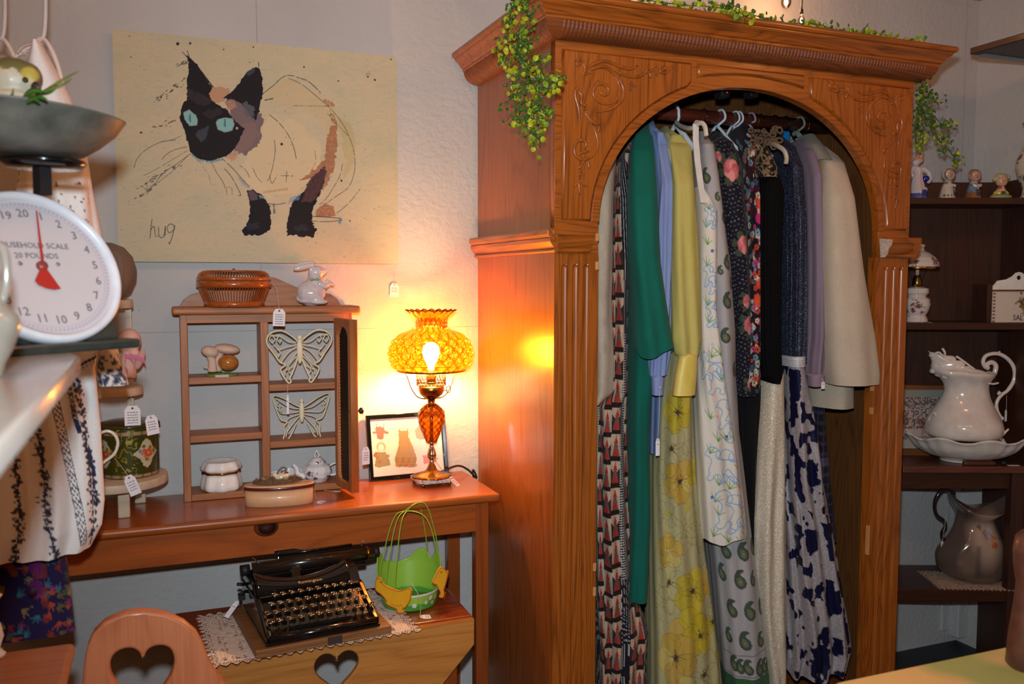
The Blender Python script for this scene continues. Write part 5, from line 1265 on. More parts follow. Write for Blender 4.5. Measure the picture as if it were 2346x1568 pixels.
# 10 gown: black bodice, lace yoke, glitter skirt
def p_lace(P,conv):
    n=fbm(P.x*160,P.y*160,6,2); P.mix((n>.56)*1.0,h('#7d6848'),.85); P.mix((fbm(P.x*70,P.y*70,3)>.66)*1.0,h('#a88a68'),.6)
gw=garment('evening_gown','black gown with gold lace yoke and sparkling cream skirt in the middle of the rail','dress',[(300,1722,1744,.18),(330,1730,1768,.10),(395,1745,1800,.045),(430,1744,1818,.03),(600,1740,1810,.025),(800,1744,1810,.02),(862,1750,1812,.02),(880,1768,1800,.02)],col='#0b0a0b',mat_=cloth('crinkle_black',.9,.0,spec=.1),fold=.003,lam=.014,seed=15,vb=.36,dz=.004,nt=260)
garment('lace_yoke','',None,[(296,1720,1752,.14),(330,1728,1770,.085),(380,1742,1796,.035),(405,1742,1796,.025)],parent=gw,sub='lace_yoke',col='#120f10',painter=p_lace,mat_=plain,dz=.0015,nt=260,fold=.006,lam=.02,seed=16,vb=.25)
rf=MB()
R_=random.Random(3)
for k in range(26):
    u,z=am(R_.uniform(1720,1768),R_.uniform(295,350),.10); c0=AWd(u,R_.uniform(.06,.12),z)-gw.location; r=R_.uniform(.006,.011)
    rf.tube([c0+Vector((r*math.cos(a),R_.uniform(-.003,.003),r*math.sin(a)*.7)) for a in [2*PI*q/9 for q in range(9)]],.0035,6,closed=True,flat=.4)
lab(obj('ruffled_collar',rf,mat('gold_lace','#5e4a37',.7,noise=.5,nscale=400),gw),'crumpled gold and grey lace collar')
def p_gl(P,conv): P.mix((fbm(P.x*50,P.y*3,3)-.5)*3,h('#a99b86'),.6)
garment('skirt','',None,[(862,1755,1814,.05),(1000,1744,1818,.045),(1200,1732,1822,.04),(1400,1740,1822,.04),(1568,1766,1815,.04),(1660,1770,1815,.04)],parent=gw,sub='glitter_skirt',col='#c3b6a2',painter=p_gl,mat_=glit,fold=.008,lam=.05,seed=17,vb=.34,dz=.004,nt=220,topround=.01)
# 12 navy sparkle dress
def p_nav(P,conv): P.mix((np.sin(P.x*700+np.sin(P.y*20))>.2)*1.0,h('#1e2230'),.6)
ns=garment('evening_dress','navy sparkle dress with silver belt and silver skirt blotched in navy','dress',[(312,1782,1800,.18),(335,1795,1836,.10),(380,1806,1856,.065),(500,1808,1866,.055),(835,1810,1866,.05)],col='#12141f',painter=p_nav,mat_=glitd,fold=.005,lam=.02,seed=18,vb=.36,dz=.004,nt=220)
def p_bel(P,conv): P.mix((np.sin(P.y*1500)>.2)*1.0,h('#8f8d92'),.6)
garment('belt','',None,[(818,1808,1864,.042),(842,1808,1864,.042)],parent=ns,sub='belt',col='#b9b6ba',mat_=lame,vb=.37,fold=.001,seed=2,topround=.001,dz=.002,painter=p_bel)
def p_blot(P,conv):
    m=M_(conv,.03); NV=h('#0b0d2c'); P.mix((fbm(P.x*60,P.y*4,3)-.5)*3,h('#8a8186'),.6)
    def B(pts,r=.006,sd=1): P.poly([m(*p) for p in pts],NV,1,r,90,sd)
    for i,pts in enumerate(([(1812,850),(1842,850),(1840,920),(1828,925),(1826,985),(1812,990)],[(1822,1040),(1840,1055),(1836,1100),(1845,1150),(1838,1160),(1820,1130)],[(1848,1060),(1868,1055),(1878,1110),(1862,1125),(1850,1110)],
      [(1843,1215),(1868,1208),(1866,1260),(1852,1275),(1842,1250)],[(1880,1200),(1905,1195),(1915,1250),(1895,1265)],[(1925,1330),(1950,1320),(1968,1370),(1958,1385),(1930,1370)],[(1836,1345),(1858,1350),(1850,1375),(1832,1370)],[(1840,1372),(1858,1375),(1855,1388)],
      [(1843,1478),(1866,1470),(1885,1480),(1886,1520),(1868,1540),(1845,1528),(1850,1500)],[(1925,1425),(1945,1430),(1950,1470),(1938,1480)],[(1888,1325),(1900,1330),(1905,1400),(1890,1420),(1880,1380)],[(1820,1405),(1834,1412),(1826,1428)],[(1825,1495),(1838,1500),(1834,1520),(1824,1515)],[(1868,1290),(1880,1292),(1878,1310)],[(1900,1460),(1912,1455),(1914,1490),(1902,1500)],[(1848,1170),(1860,1172),(1856,1190)],[(1820,920),(1832,930),(1836,960),(1824,965)],[(1930,1280),(1940,1278),(1942,1300)],[(1895,1350),(1912,1345),(1915,1375),(1900,1380)])): B(pts,.005,i)
    n=fbm(P.x*45,P.y*30,21,2); P.mix((n>.66)*1.0,NV,1)
garment('skirt','',None,[(842,1812,1858,.045),(900,1814,1872,.04),(1000,1818,1892,.035),(1100,1820,1905,.03),(1250,1822,1935,.02),(1400,1820,1965,.01),(1500,1821,1985,.005),(1530,1822,1972,.005)],parent=ns,sub='blotched_skirt',col='#8f888a',painter=p_blot,mat_=lame,fold=.015,lam=.05,seed=19,vb=.34,dz=.0025,nt=300,topround=.01,hemfn=lambda U:(.06*np.clip((U-.86)/.12,-.6,1)+.008*np.sin(U*70)))
# 13 lilac blouse, plaid skirt
lb=garment('lilac_blouse','dusty lilac long-sleeved blouse between the navy sparkle dress and the cream coat','blouse',[(318,1835,1858,.18),(345,1850,1880,.10),(400,1862,1896,.05),(600,1866,1906,.03),(775,1868,1906,.02),(830,1862,1904,.02),(862,1864,1898,.02)],col='#83717f',mat_=plain,painter=p_noise('#7a6884',.4,25),fold=.006,lam=.03,seed=20,vb=.34)
garment('cuff','',None,[(858,1860,1899,.012),(887,1862,1897,.012)],parent=lb,sub='cuff',col='#887484',mat_=plain,vb=.08,fold=.002,topround=.001,seed=4)
def p_plaid(P,conv):
    P.mix(((P.x/.022)%1<.25)*1.0,h('#4a3f55'),.5); P.mix(((P.y/.03)%1<.25)*1.0,h('#4a3f55'),.5); P.mix(((P.y/.005)%1<.2)*((P.y/.06)%1<.4)*1.0,h('#5f5270'),.6)
garment('plaid_skirt','dark purple plaid skirt hanging behind the silver blotched skirt','skirt',[(880,1870,1896,.10),(1000,1872,1905,.10),(1250,1880,1932,.10)],col='#17131d',painter=p_plaid,mat_=plain,fold=.006,lam=.03,seed=21,vb=.36,topround=.01)
# 14 tan jacket, 15 cream coat
garment('tan_jacket','tan jacket edge showing between the lilac blouse and the cream coat','jacket',[(335,1862,1880,.15),(360,1876,1898,.09),(420,1888,1908,.05),(600,1894,1914,.04),(778,1898,1916,.04)],col='#a98767',mat_=plain,painter=p_noise('#94745a',.3,25),fold=.002,seed=22,vb=.34)
cc=garment('winter_coat','thick cream wool coat with wide sleeve, rightmost on the rail','coat',[(312,1846,1868,.20),(342,1862,1912,.12),(390,1895,1950,.07),(450,1902,1975,.045),(600,1906,1986,.035),(800,1902,1988,.03),(938,1898,1984,.03)],col='#b5a48f',mat_=wool,painter=p_noise('#978872',.4,20),fold=.005,lam=.08,seed=23,vb=.40,slant=.1)
garment('sleeve','',None,[(335,1868,1905,.13),(372,1898,1946,.055),(450,1906,1976,.0),(600,1912,2000,-.03),(750,1918,2026,-.045),(850,1930,2042,-.05),(868,1934,2040,-.05)],parent=cc,sub='sleeve',col='#bfae99',mat_=wool,painter=p_noise('#a2937d',.4,20),vb=.12,fold=.004,lam=.08,seed=24,slant=.1,topround=.03,hemfn=lambda U:.020*np.clip((U-1.05)/.05,-1,1))
garment('collar','',None,[(306,1850,1872,.17),(330,1856,1900,.10),(365,1872,1925,.06)],parent=cc,sub='collar',col='#8d8377',mat_=wool,vb=.30,fold=.004,lam=.04,seed=25,topround=.02)
# ---------------------------------------------------------------- hangers
def rodpt(u): return AWd(u,RV,RZ)
def hanger(label,xh,yn,m,r=.0028,arm_w=.19,xs=None,hookpx=None,flatw=False,name='clothes_hanger'):
    """xh: image column of the hook on the rod, yn: image row of the neck"""
    u,z0=am(xh,240,RV); un,zn=am(hookpx or xh,yn,RV)
    o=rodpt(u); t=thing(name,label,'hanger',tuple(o))
    rr=.019+r+.0005; P0=[]
    for k in range(9):
        a=math.radians(-150+k*30); P0.append(Vector((0,-rr*math.sin(a) if False else rr*math.cos(a+PI/2)*-1,rr*math.sin(a+PI/2))))
    # hook runs over the rod in the depth direction
    P0=[Vector((0,rr*math.cos(a),rr*math.sin(a))) for a in [math.radians(q) for q in (200,160,120,90,60,20,-10)]]
    N=Vector((un-u,0.0,zn-RZ)); P0=P0[::-1]; P0=[Vector((p.x,-p.y,p.z)) for p in P0]
    # ends on the near side, then drops to the neck
    pts=P0[::1]; pts=[Vector((0,p.y,p.z)) for p in pts]
    near=pts[-1] if pts[-1].y<0 else pts[0]
    seq=pts if pts[-1].y<0 else pts[::-1]
    seq=seq+[near*.6+N*.4+Vector((0,-.006,0)),N]
    obj('hook',MB().tube(crom(seq,4),r,8),m,t)
    aw=arm_w*.72; sh=[Vector((N.x+.02,-aw,N.z-.105)),Vector((N.x+.01,-aw*.55,N.z-.060)),Vector((N.x,-.02,N.z-.012)),N,Vector((N.x,.02,N.z-.012)),Vector((N.x,aw*.55,N.z-.060)),Vector((N.x,aw,N.z-.105))]
    obj('shoulder_arm',MB().tube(crom(sh,5),r*1.3,8,flat=1.8 if flatw else 1),m,t)
    return t
wp=mat('white_hanger_plastic','#d8dbe2',.3); gp=mat('greygreen_plastic','#7d8276',.35); bw=mat('black_wire','#15181c',.35,metal=.5); gwire=mat('gold_wire','#a5853c',.3,metal=1); bp=mat('blue_plastic','#1f6fae',.3); pw=mat('pink_pearl_plastic','#a88f98',.25,coat=.5)
hanger('thick white plastic hanger above the yellow dress, leftmost hook on the rail',1545,288,wp,.0042,.15,hookpx=1548,flatw=True)
hanger('silver wire hanger hooked above the puppy dress',1612,268,chrome,.0014,.10,hookpx=1605)
hanger('white plastic hanger left of the pair of white hooks',1651,290,wp,.0036,.17,hookpx=1642)
hanger('left one of the two close-set white tube hooks',1684,290,wp,.0030,.17,hookpx=1678)
hanger('right one of the two close-set white tube hooks',1692,292,wp,.0030,.17,hookpx=1686)
hanger('pearly pink hanger above the black gown collar',1720,285,pw,.0030,.13,hookpx=1712)
hanger('thin gold wire hanger beside the pearly pink hanger',1730,288,gwire,.0011,.13,hookpx=1727)
hanger('black wire hook between the gold wire hook and the navy dress hanger',1741,290,bw,.0016,.13,hookpx=1746)
hanger('black hook above the navy sparkle dress',1774,300,bw,.0018,.13,hookpx=1770)
h5=hanger('dark grey hook with a turquoise blue grip',1800,302,bw,.0018,.13,hookpx=1803)
u,z=am(1798,313,.20); gc=AWd(u,.20,z)-h5.location
lab(obj('grip',MB().box(-.016,.016,-.006,.006,-.018,.016,M=Matrix.Translation(gc)),bp,h5,bevel=.006,segs=3),'turquoise blue plastic grip')
hanger('grey-green plastic hanger above the lilac blouse',1832,305,gp,.0036,.14,hookpx=1822,flatw=True)
hanger('thin brass wire hanger above the cream coat, rightmost hook',1845,310,gwire,.0011,.14,hookpx=1840)
# bare hanger shoulders poking forward
def hook_end(par_label,pts,m,r,name='curved_hanger'):
    o=AWd(*pts[0]); t=thing(name,par_label,'hanger',tuple(o)); obj('shoulder_arm',MB().tube(crom([AWd(*p)-o for p in pts],5),r,10,flat=1.2),m,t); return t
def uv(x,y,v): q=am(x,y,v); return (q[0],v,q[1])
sc_=MB()
hk=hook_end('cream hanger end curling forward out of the white halter strap',[uv(1548,280,.20),uv(1562,290,.14),uv(1584,294,.06),uv(1604,282,.02),uv(1615,290,.005),uv(1618,312,.0)],mat('cream_hanger','#c9c0b2',.35),[.003]*5+[.0062]*10+[.005]*11 if False else .0052)
hook_end('cream curved hanger end sticking out right of the black gown collar',[uv(1740,300,.20),uv(1760,325,.10),uv(1780,334,.03),uv(1796,345,.0),uv(1802,362,-.005),uv(1800,376,-.005)],mat('cream_hanger2','#a89c8a',.35),.0055)
price_tag('white tag on a long thread hanging from the blue cuff',tuple(AWd(*uv(1507,1005,.04))),w=.012,hh=.045,hang=[AWd(*uv(1511,892,.035)),AWd(*uv(1511,950,.035))],lines=1)
price_tag('white tag on a thread hanging below the lilac cuff',tuple(AWd(*uv(1886,875,-.0))),w=.012,hh=.02,hang=[AWd(*uv(1884,868,.0))],lines=1)
# ---------------------------------------------------------------- drop-leaf bench with heart cut-outs
BZ=.572
bn=thing('drop_leaf_table','low worn pine drop-leaf table with a heart cut-out, holding the typewriter','table',(.34,-.33,0))
btop=wood('bench_top','#5a220c','#8a3c16','x',1.0,.25,.5,.8); leafw=wood('worn_pine','#94551c','#c4803a','x',.9,.5,.1,.9,ring=.5,knots=7)
obj('table_top',lbox(bn,.006,.668,-.470,-.195,BZ-.022,BZ),btop,bn,bevel=.004)
lx0,lx1=.012,.667; lz1=BZ-.003
def lf(x,y): q=at(x,y,Y=-.487); return (q.x,q.z)
hc=[lf(x,y) for x,y in ((770,1530),(720,1530),(822,1530))]
hw2=hc[2][0]-hc[1][0]; hcx=(hc[1][0]+hc[2][0])/2
hz_top=lf(745,1500)[1]
out=[(lx1,lz1),(lx1,.507),(lx1-.125,.372),(lx0+.125,.372),(lx0,.507),(lx0,lz1)]
hp=[(hcx+a,hz_top-.048+b) for a,b in heart(hw2,.098,48)]
me=plate([out,hp],.017,.003); me.transform(UPRIGHT); me.transform(Matrix.Translation((-.34,-.480+.33,0)))
put('drop_leaf',me,leafw,bn)
for x0,y0 in ((.05,-.455),(.60,-.455),(.05,-.24),(.60,-.24)): obj('leg',lbox(bn,x0,x0+.035,y0,y0+.035,0,BZ-.022),pine_z,bn,bevel=.003)
for x_ in (.06,.61): obj('end_apron',lbox(bn,x_,x_+.016,-.43,-.23,BZ-.09,BZ-.022),pine_x,bn)
# doily: crocheted net, holes are real
def doily(name,label,x0,x1,y0,y1,z,rz,col,cell=.0022,seed=1,tooth=.022,loc=None):
    nx,ny=int((x1-x0)/cell),int((y1-y0)/cell); I,J=np.meshgrid(np.arange(nx),np.arange(ny)); x=I*cell;y=J*cell;Wd=nx*cell;Hd=ny*cell
    e=np.minimum(np.minimum(x,Wd-x),np.minimum(y,Hd-y)); along=np.where((np.minimum(x,Wd-x)<np.minimum(y,Hd-y)),y,x)
    zig=np.abs(((along/tooth)%1)-.5)*2; keep=e>zig*.016
    fan=(e<.026)&(((I+J)%3==0)|((I-J)%4==0)|(e>.022)|(np.abs(e-zig*.016)<.003))
    filet=((I%3!=1)|(J%2==0)|(fbm(I/9,J/9,seed,2)>.55)); row=(J%4==0)|(I%6<2)|(vnoise(I/4,J/8,seed)>.35)
    m=keep&np.where(e<.026,fan,(filet&row)|((e>.05)&(e<.056)))
    mb=MB(); idx={}; v=[];f=[]
    for j,i in zip(*np.nonzero(m)):
        q=[]
        for a,b in ((i,j),(i+1,j),(i+1,j+1),(i,j+1)):
            if (a,b) not in idx: idx[(a,b)]=len(v); v.append((a*cell-Wd/2,b*cell-Hd/2,.0006*math.sin(a*.5)*math.cos(b*.4)+.0012))
            q.append(idx[(a,b)])
        f.append(tuple(q))
    mb.add(v,f,True)
    t=obj(name,mb,col,None,solid=.0011); t.location=loc or ((x0+x1)/2,(y0+y1)/2,z); t.rotation_euler=(0,0,rz); return tag(t,label,'doily')
lace=mat('ecru_lace','#d8bfae',.95,noise=.1,nscale=600)
doily('lace_doily','ecru crocheted lace doily under the typewriter board',.05,.515,-.545,-.225,BZ,.06,lace,loc=(.290,-.378,BZ))
# typewriter board and typewriter
TA=math.radians(6); TW=(.1865,-.527,BZ+.028)
bd_=thing('wooden_board','worn wooden board under the typewriter','board',(.1865,-.527,BZ+.0025),TA)
brd=wood('scuffed_board','#4f2c14','#8c5a2e','x',1,.55,.05,.9)
obj('board_plank',MB().box(-.026,.275,-.012,.262,0,.018),brd,bd_,bevel=.002)
lab(obj('batten',MB().box(.128,.160,-.0135,-.0115,.001,.0175),mat('dark_batten','#3a2a22',.7),bd_),'darker batten let into the board edge')
TW=(.1865,-.527,BZ+.0212)
tw=thing('typewriter','black portable typewriter with round glass-topped keys and gold lettering','typewriter',TW,TA)
WT=.247
def side(pts,x0,x1): return MB().prism(pts,x0,x1,'x')
prof=[(.0,.004),(.0,.016),(.012,.019),(.030,.022),(.118,.060),(.262,.060),(.262,.004)]
obj('body_case',side(prof,0,WT),black,tw,bevel=.005,segs=3)
obj('base_frame',MB().box(-.004,WT+.004,-.006,.266,0,.007),black,tw,bevel=.003)
# side cheeks of the keyboard well
chk=[(-.002,.006),(-.002,.020),(.014,.026),(.112,.0665),(.122,.0675),(.262,.0675),(.262,.006)]
for x0,x1 in ((-.0025,.010),(WT-.010,WT+.0025)): obj('side_cheek',side(chk,x0,x1),black,tw,bevel=.003)
obj('front_rail',MB().tube([(.006,.001,.013),(WT-.006,.001,.013)],.009,12),black,tw)
obj('shift_slot',MB().box(.055,.19,.0185,.0235,.0205,.0255),mat('slot_metal','#2c2521',.3,metal=.7),tw)
obj('ridge_strip',MB().box(.008,WT-.008,.112,.122,.0655,.0685),mat('dull_steel','#4a3a30',.35,metal=.6),tw,bevel=.001)
# top cowl: curved cover with a crescent dip
def cowl(u,v):
    x=.004+u*(WT-.032); k=2*u-1
    zc_=.104-.014*(1-k*k)+.006*abs(k)**3; yc_=.160-.018*(1-k*k)
    th=v
    y=.118+(yc_-.118)*th; z=.066+(zc_-.066)*math.sin(th*PI/2)**.8
    y-=.012*math.sin(th*PI)
    return (x,y,z)
cw_=MB().grid(40,16,cowl)
o=obj('front_cowl',cw_,black,tw,solid=.003)
obj('cowl_lip',MB().tube([cowl(u/40,1.0) for u in range(41)],.0026,8),black,tw)
# type bars in the basket
mb=MB()
for k in range(44):
    a=(k/43-.5)*2; x=.107+a*.090; mb.tube([(x,.160-.016*(1-a*a),.092+.010*a*a),(.107+a*.03,.176,.075)],.0007,4)
obj('type_bars',mb,mat('type_steel','#a9948a',.35,metal=.8),tw)
obj('side_housing',MB().prism([(.118,.060),(.150,.088),(.230,.092),(.262,.085),(.262,.060)],.0,.014,'x'),black,tw,bevel=.004)
obj('side_housing',MB().prism([(.118,.060),(.150,.096),(.190,.100),(.262,.090),(.262,.060)],WT-.034,WT,'x'),mat('black_brown_enamel','#1c120d',.2,coat=.6),tw,bevel=.004)
# carriage: platen, paper table, end knob, lever
cr_=obj('carriage_frame',MB().box(.000,.285,.196,.252,.078,.090),black,tw,bevel=.003)
obj('platen_roller',MB().tube([(.012,.205,.104),(.305,.205,.104)],.0165,24),mat('platen_rubber','#231a15',.22,coat=.5),cr_)
obj('bright_band',MB().tube([(.286,.205,.104),(.293,.205,.104)],.0172,24),mat('brass_band','#a86f3c',.25,metal=1),cr_)
obj('platen_knob',MB().tube([(.305,.205,.104),(.318,.205,.104)],.015,24),blackm,cr_)
obj('platen_knob',MB().tube([(-.012,.222,.100),(.008,.222,.100)],.013,24),blackm,cr_)
obj('paper_table',MB().grid(20,6,lambda u,v:(.070+u*.185,.222+v*.012,.098+v*.034)),black,cr_,solid=.004)
obj('paper_bail',MB().tube([(.07,.218,.126),(.255,.218,.126)],.0035,10),black,cr_)
obj('ribbon_vibrator',MB().box(.098,.118,.180,.188,.078,.104).box(.094,.122,.182,.186,.094,.098),mat('dark_brass','#4a3524',.4,metal=.7),tw,bevel=.001)

mb=MB(); mb.tube(crom([(.028,.212,.106),(.022,.212,.122),(.014,.210,.130)],4),.0016,6); mb.tube(crom([(.276,.205,.120),(.276,.203,.132),(.284,.203,.136)],4),.0014,6)
obj('paper_finger',mb,chrome,cr_)
lv=MB(); lv.tube([(-.002,.215,.052),(-.020,.205,.050)],.004,8); lv.tube([(-.003,.235,.062),(-.018,.232,.066)],.004,8); lv.box(-.022,-.008,.19,.205,.040,.052)
obj('side_lever',lv,blackm,tw)
# keys
kr=mat('key_ring','#c9b190',.2,metal=1); kt=mat('key_top','#1a100b',.15,coat=.9); kst=mat('key_stem','#3b332c',.4,metal=.6)
rows=[([341,430,540,652,755,840,945,1048,1140,1250,1328,1415],290),([310,395,487,582,675,780,882,973,1067,1162,1255,1342],262),([347,437,530,628,725,820,915,1010,1105,1200,1290],237),([380,465,560,655,750,843,937,1028,1120,1215],212)]
KT=[];LET=["⇧ZXCVBNM,.-⇧","-ASDFGHJKL;&","QWERTYUIOP$","23456789-/"]
legs=[]
for k,(xs_,L0) in enumerate(rows):
    y=.030+.0235*k; z=.041+.0108*k
    for i,cx in enumerate(xs_):
        x=(cx-L0)*.000212+.004; rr=.0070 if not (k==0 and i in(0,)) else .0090
        Mk=Matrix.Translation((x,y,z))@Matrix.Rotation(.18,4,'X')
        key=put('key',MB().lathe([(0,.0002),(rr*.86,.0002),(rr*.86,.0012),(0,.0016)],14,M=Mk).mesh('key'),kt,tw)
        obj('key_ring',MB().lathe([(rr*.84,-.001),(rr,-.001),(rr,.0014),(rr*.86,.0018)],16,M=Mk,loop=True),kr,key)
        obj('key_stem',MB().tube([(x,y,z-.001),(x,y+.006,z-.013)],.0016,5),kst,key)
        ch=LET[k][i] if i<len(LET[k]) else ''
        if ch and ch!='⇧':
            tm=textmesh(ch,.0066,.00008); tm.transform(Mk@Matrix.Translation((0,0,.0017))); legs.append(tm)
put('key_legends',join(legs),mat('ivory_letter','#cbb894',.5),tw)
tm=textmesh('Remington',.0125,.0003,space=1.02); v0=Vector(cowl(.56,.55)); v1=Vector(cowl(.56,.75)); pit=math.atan2(v1.z-v0.z,v1.y-v0.y)
tm.transform(Matrix.Translation(v0+Vector((0,-.0025,.001)))@Matrix.Rotation(pit,4,'X')); put('lettering',tm,mat('gold_leaf','#b99b6a',.4,metal=.3),tw)
price_tag('dim tag tied to the left side lever of the typewriter',at(545,1378,Y=-.33),w=.012,hh=.045,rot=(.2,.6,.2),hang=[at(556,1362,Y=-.325),at(550,1370,Y=-.33)],lines=1)
# ---------------------------------------------------------------- easter basket
EX,EY=.549,-.335
eb_=thing('easter_basket','lime green egg-shaped gift basket with yellow ducks and wire loop handles','basket',(EX,EY,BZ+.003),-.25)
lime=mat('lime_card','#8fb83a',.55,noise=.05,nscale=90); 
rb_,rt_=.066,.080
def wallh(a):   # height round the rim; a measured from +x; front = -pi/2
    fr=math.cos(a+PI/2)                     # 1 at the front
    base=.040 if fr>.25 else .040+.050*min(1,(.25-fr)/.45)
    pet=0
    for c,w_,hh_ in ((2.75,.28,.028),(1.15,.36,.022),(.45,.30,.026)): 
        d=abs((a-c+PI)%(2*PI)-PI)/w_
        if d<1: pet=max(pet,hh_*math.cos(d*PI/2))
    dip=-.012*max(0,1-abs((a-1.95+PI)%(2*PI)-PI)/.5)
    return base+pet+dip
nt_,nz_=160,26; Ag=np.linspace(0,2*PI,nt_,endpoint=False)
V=[];C_=[]
for j in range(nz_):
    for a in Ag:
        hh_=wallh(a); f=j/(nz_-1); z=hh_*f; r=rb_+(rt_-rb_)*min(1,z/.08); V.append((r*math.cos(a),r*math.sin(a),z))
V=np.array(V); i=np.arange(nz_*nt_).reshape(nz_,nt_); jx=np.roll(i,-1,1); F=np.stack([i[:-1],jx[:-1],jx[1:],i[1:]],-1).reshape(-1,4)
AA=np.tile(((Ag+PI/2+PI)%(2*PI))-PI,nz_); P=Paint(AA*.073,V[:,2],h('#8db83c'))
low=(V[:,2]<.012+.006*fbm(AA*8,AA*0,2)); P.mix(low*1.0,h('#3f8f32'),.9)
P.mix(((np.abs(V[:,2]-.038)<.0025)&(np.abs(AA)<1.35))*1.0,h('#c9c9e4'),.9)
for x,z in ((.012,.014),(.045,.018),(.068,.012),(.058,.026),(.080,.022),(-.055,.02)):
    P.dot(x,z-.006,.014,h('#3f9436'),.6,.005)
    for k in range(5): P.dot(x+.0032*math.cos(k*1.257),z+.0032*math.sin(k*1.257),.0024,h('#e9e9ea'))
    P.dot(x,z,.0015,h('#3a2a2a'))
me=npmesh('basket_wall',V,F); setcol(me,P.c); put('basket_wall',me,painted('painted_tin',.35,.3),eb_,solid=.0022)
obj('basket_floor',MB().lathe([(0,0),(rb_,0),(rb_,.002),(0,.002)],48),lime,eb_)
def duck(poly,cx,cy,a,rz,scale,eye,name='duck_cutout'):
    R0=.079; Q=crom([(x,y,0) for x,y in poly],4,True)
    Mm=Matrix.Rotation(rz,4,'Z')
    pts=[((p.x-cx)*scale,(cy-p.y)*scale) for p in Q]
    # dense flat plate painted with orange rim
    xs_=[p[0] for p in pts]; zs_=[p[1] for p in pts]; 
    me=plate([pts],.003,.0006); me.transform(UPRIGHT)
    c0=Vector((R0*math.cos(a),R0*math.sin(a),0)); 
    me.transform(Matrix.Translation(c0+Vector((math.cos(a),math.sin(a),0))*.006)@Matrix.Rotation(a+PI/2+rz,4,'Z'))
    d=put(name,me,mat('duck_yellow','#dca21e',.5,noise=.08,nscale=30),eb_)
    T=Matrix.Translation(c0+Vector((math.cos(a),math.sin(a),0))*.0082)@Matrix.Rotation(a+PI/2+rz,4,'Z')
    obj('painted_rim',MB().tube([T@Vector((x*.975,0,z*.975)) for x,z in pts],.0011,5,closed=True),mat('duck_orange','#c9661a',.5),d)
    ex,ez_=(eye[0]-cx)*scale,(cy-eye[1])*scale
    obj('duck_eye',MB().ell(tuple(T@Vector((ex,-.0002,ez_))),(.0014,.0014,.0018),8,6),black,d)
    wg=[(x*.45+.004,z*.45-.006) for x,z in pts[len(pts)//5:len(pts)//2]]
    obj('wing_line',MB().tube([T@Vector((x,-.0002,z)) for x,z in wg],.0006,4),mat('duck_orange','#c9661a',.5),d)
sc2=.00100/4.692
D1=[(1415,400),(1430,310),(1460,290),(1490,300),(1530,360),(1600,390),(1700,410),(1760,400),(1830,370),(1875,372),(1870,440),(1850,520),(1800,590),(1770,610),(1782,655),(1700,665),(1690,625),(1600,600),(1555,575),(1560,540),(1500,480),(1440,450)]
duck(D1,1640,690,-PI/2-.48,.0,sc2,(1495,345))
D2=[(2070,400),(2100,350),(2140,290),(2180,270),(2215,300),(2250,345),(2255,330),(2235,420),(2200,520),(2205,560),(2190,600),(2150,590),(2165,550),(2130,480),(2110,440),(2075,430)]
duck(D2,2165,690,-PI/2+.98+.1,-.6,sc2*1.1,(2168,328))
hm=mat('lime_wire','#8aa82c',.4)
topz=.230
for k,(a0,a1,dx) in enumerate(((3.5,-.15,-.004),(3.9,.45,.0),(4.25,.95,.004))):
    p0=Vector((rt_*math.cos(a0),rt_*math.sin(a0),wallh(a0%(2*PI))*.9)); p1=Vector((rt_*math.cos(a1),rt_*math.sin(a1),wallh(a1%(2*PI))*.9))
    tp_=Vector((dx-.008,.0,topz-abs(dx)*.4)); dirv=Vector((math.cos((a0+a1)/2+PI/2),math.sin((a0+a1)/2+PI/2),0))*.014
    C4=crom([p0,p0*.93+Vector((0,0,.060)),(p0*.55+tp_*.0)+Vector((0,0,topz*.80)),tp_,(p1*.55)+Vector((0,0,topz*.80)),p1*.93+Vector((0,0,.060)),p1],8)
    for s_ in (-1,):
        obj('handle_loop',MB().tube(C4,.0015,6),hm,eb_)
price_tag('white tag lying on the drop-leaf table in front of the easter basket',at(962,1414,Z=BZ+.0015),w=.024,hh=.044,rot=(-1.5,0,1.45),hang=[at(941,1335,Y=EY-.085),at(962,1370,Y=EY-.095),at(964,1395,Z=BZ+.012),at(962,1412,Z=BZ+.003)],lines=3)
# ---------------------------------------------------------------- heart-back chair, foreground
YH=-.80
chw=wood('peach_pine','#a85a34','#c87a50','z',.8,.5,.15,.9,ring=.5)
ch=thing('wooden_chair','peach pine chair with a round heart-pierced back in the foreground','chair',(-.03,YH-.16,0))
O_=[(480,1640),(520,1610),(560,1600),(530,1572),(500,1545),(482,1518),(470,1490),(455,1460),(425,1430),(380,1408),(330,1402),(285,1407),(240,1425),(213,1452),(200,1480),(193,1510),(189,1545),(186,1590),(170,1640),(165,1700),(470,1700)]
O_=[(500,1700),(510,1640),(520,1572),(492,1540),(478,1515),(466,1480),(450,1452),(422,1428),(380,1409),(330,1402),(285,1407),(240,1426),(214,1452),(201,1480),(194,1510),(190,1545),(186,1590),(178,1640),(170,1700)]
Q=[at(x,y,Y=YH) for x,y in O_]; lp=[(p.x,p.z) for p in Q]
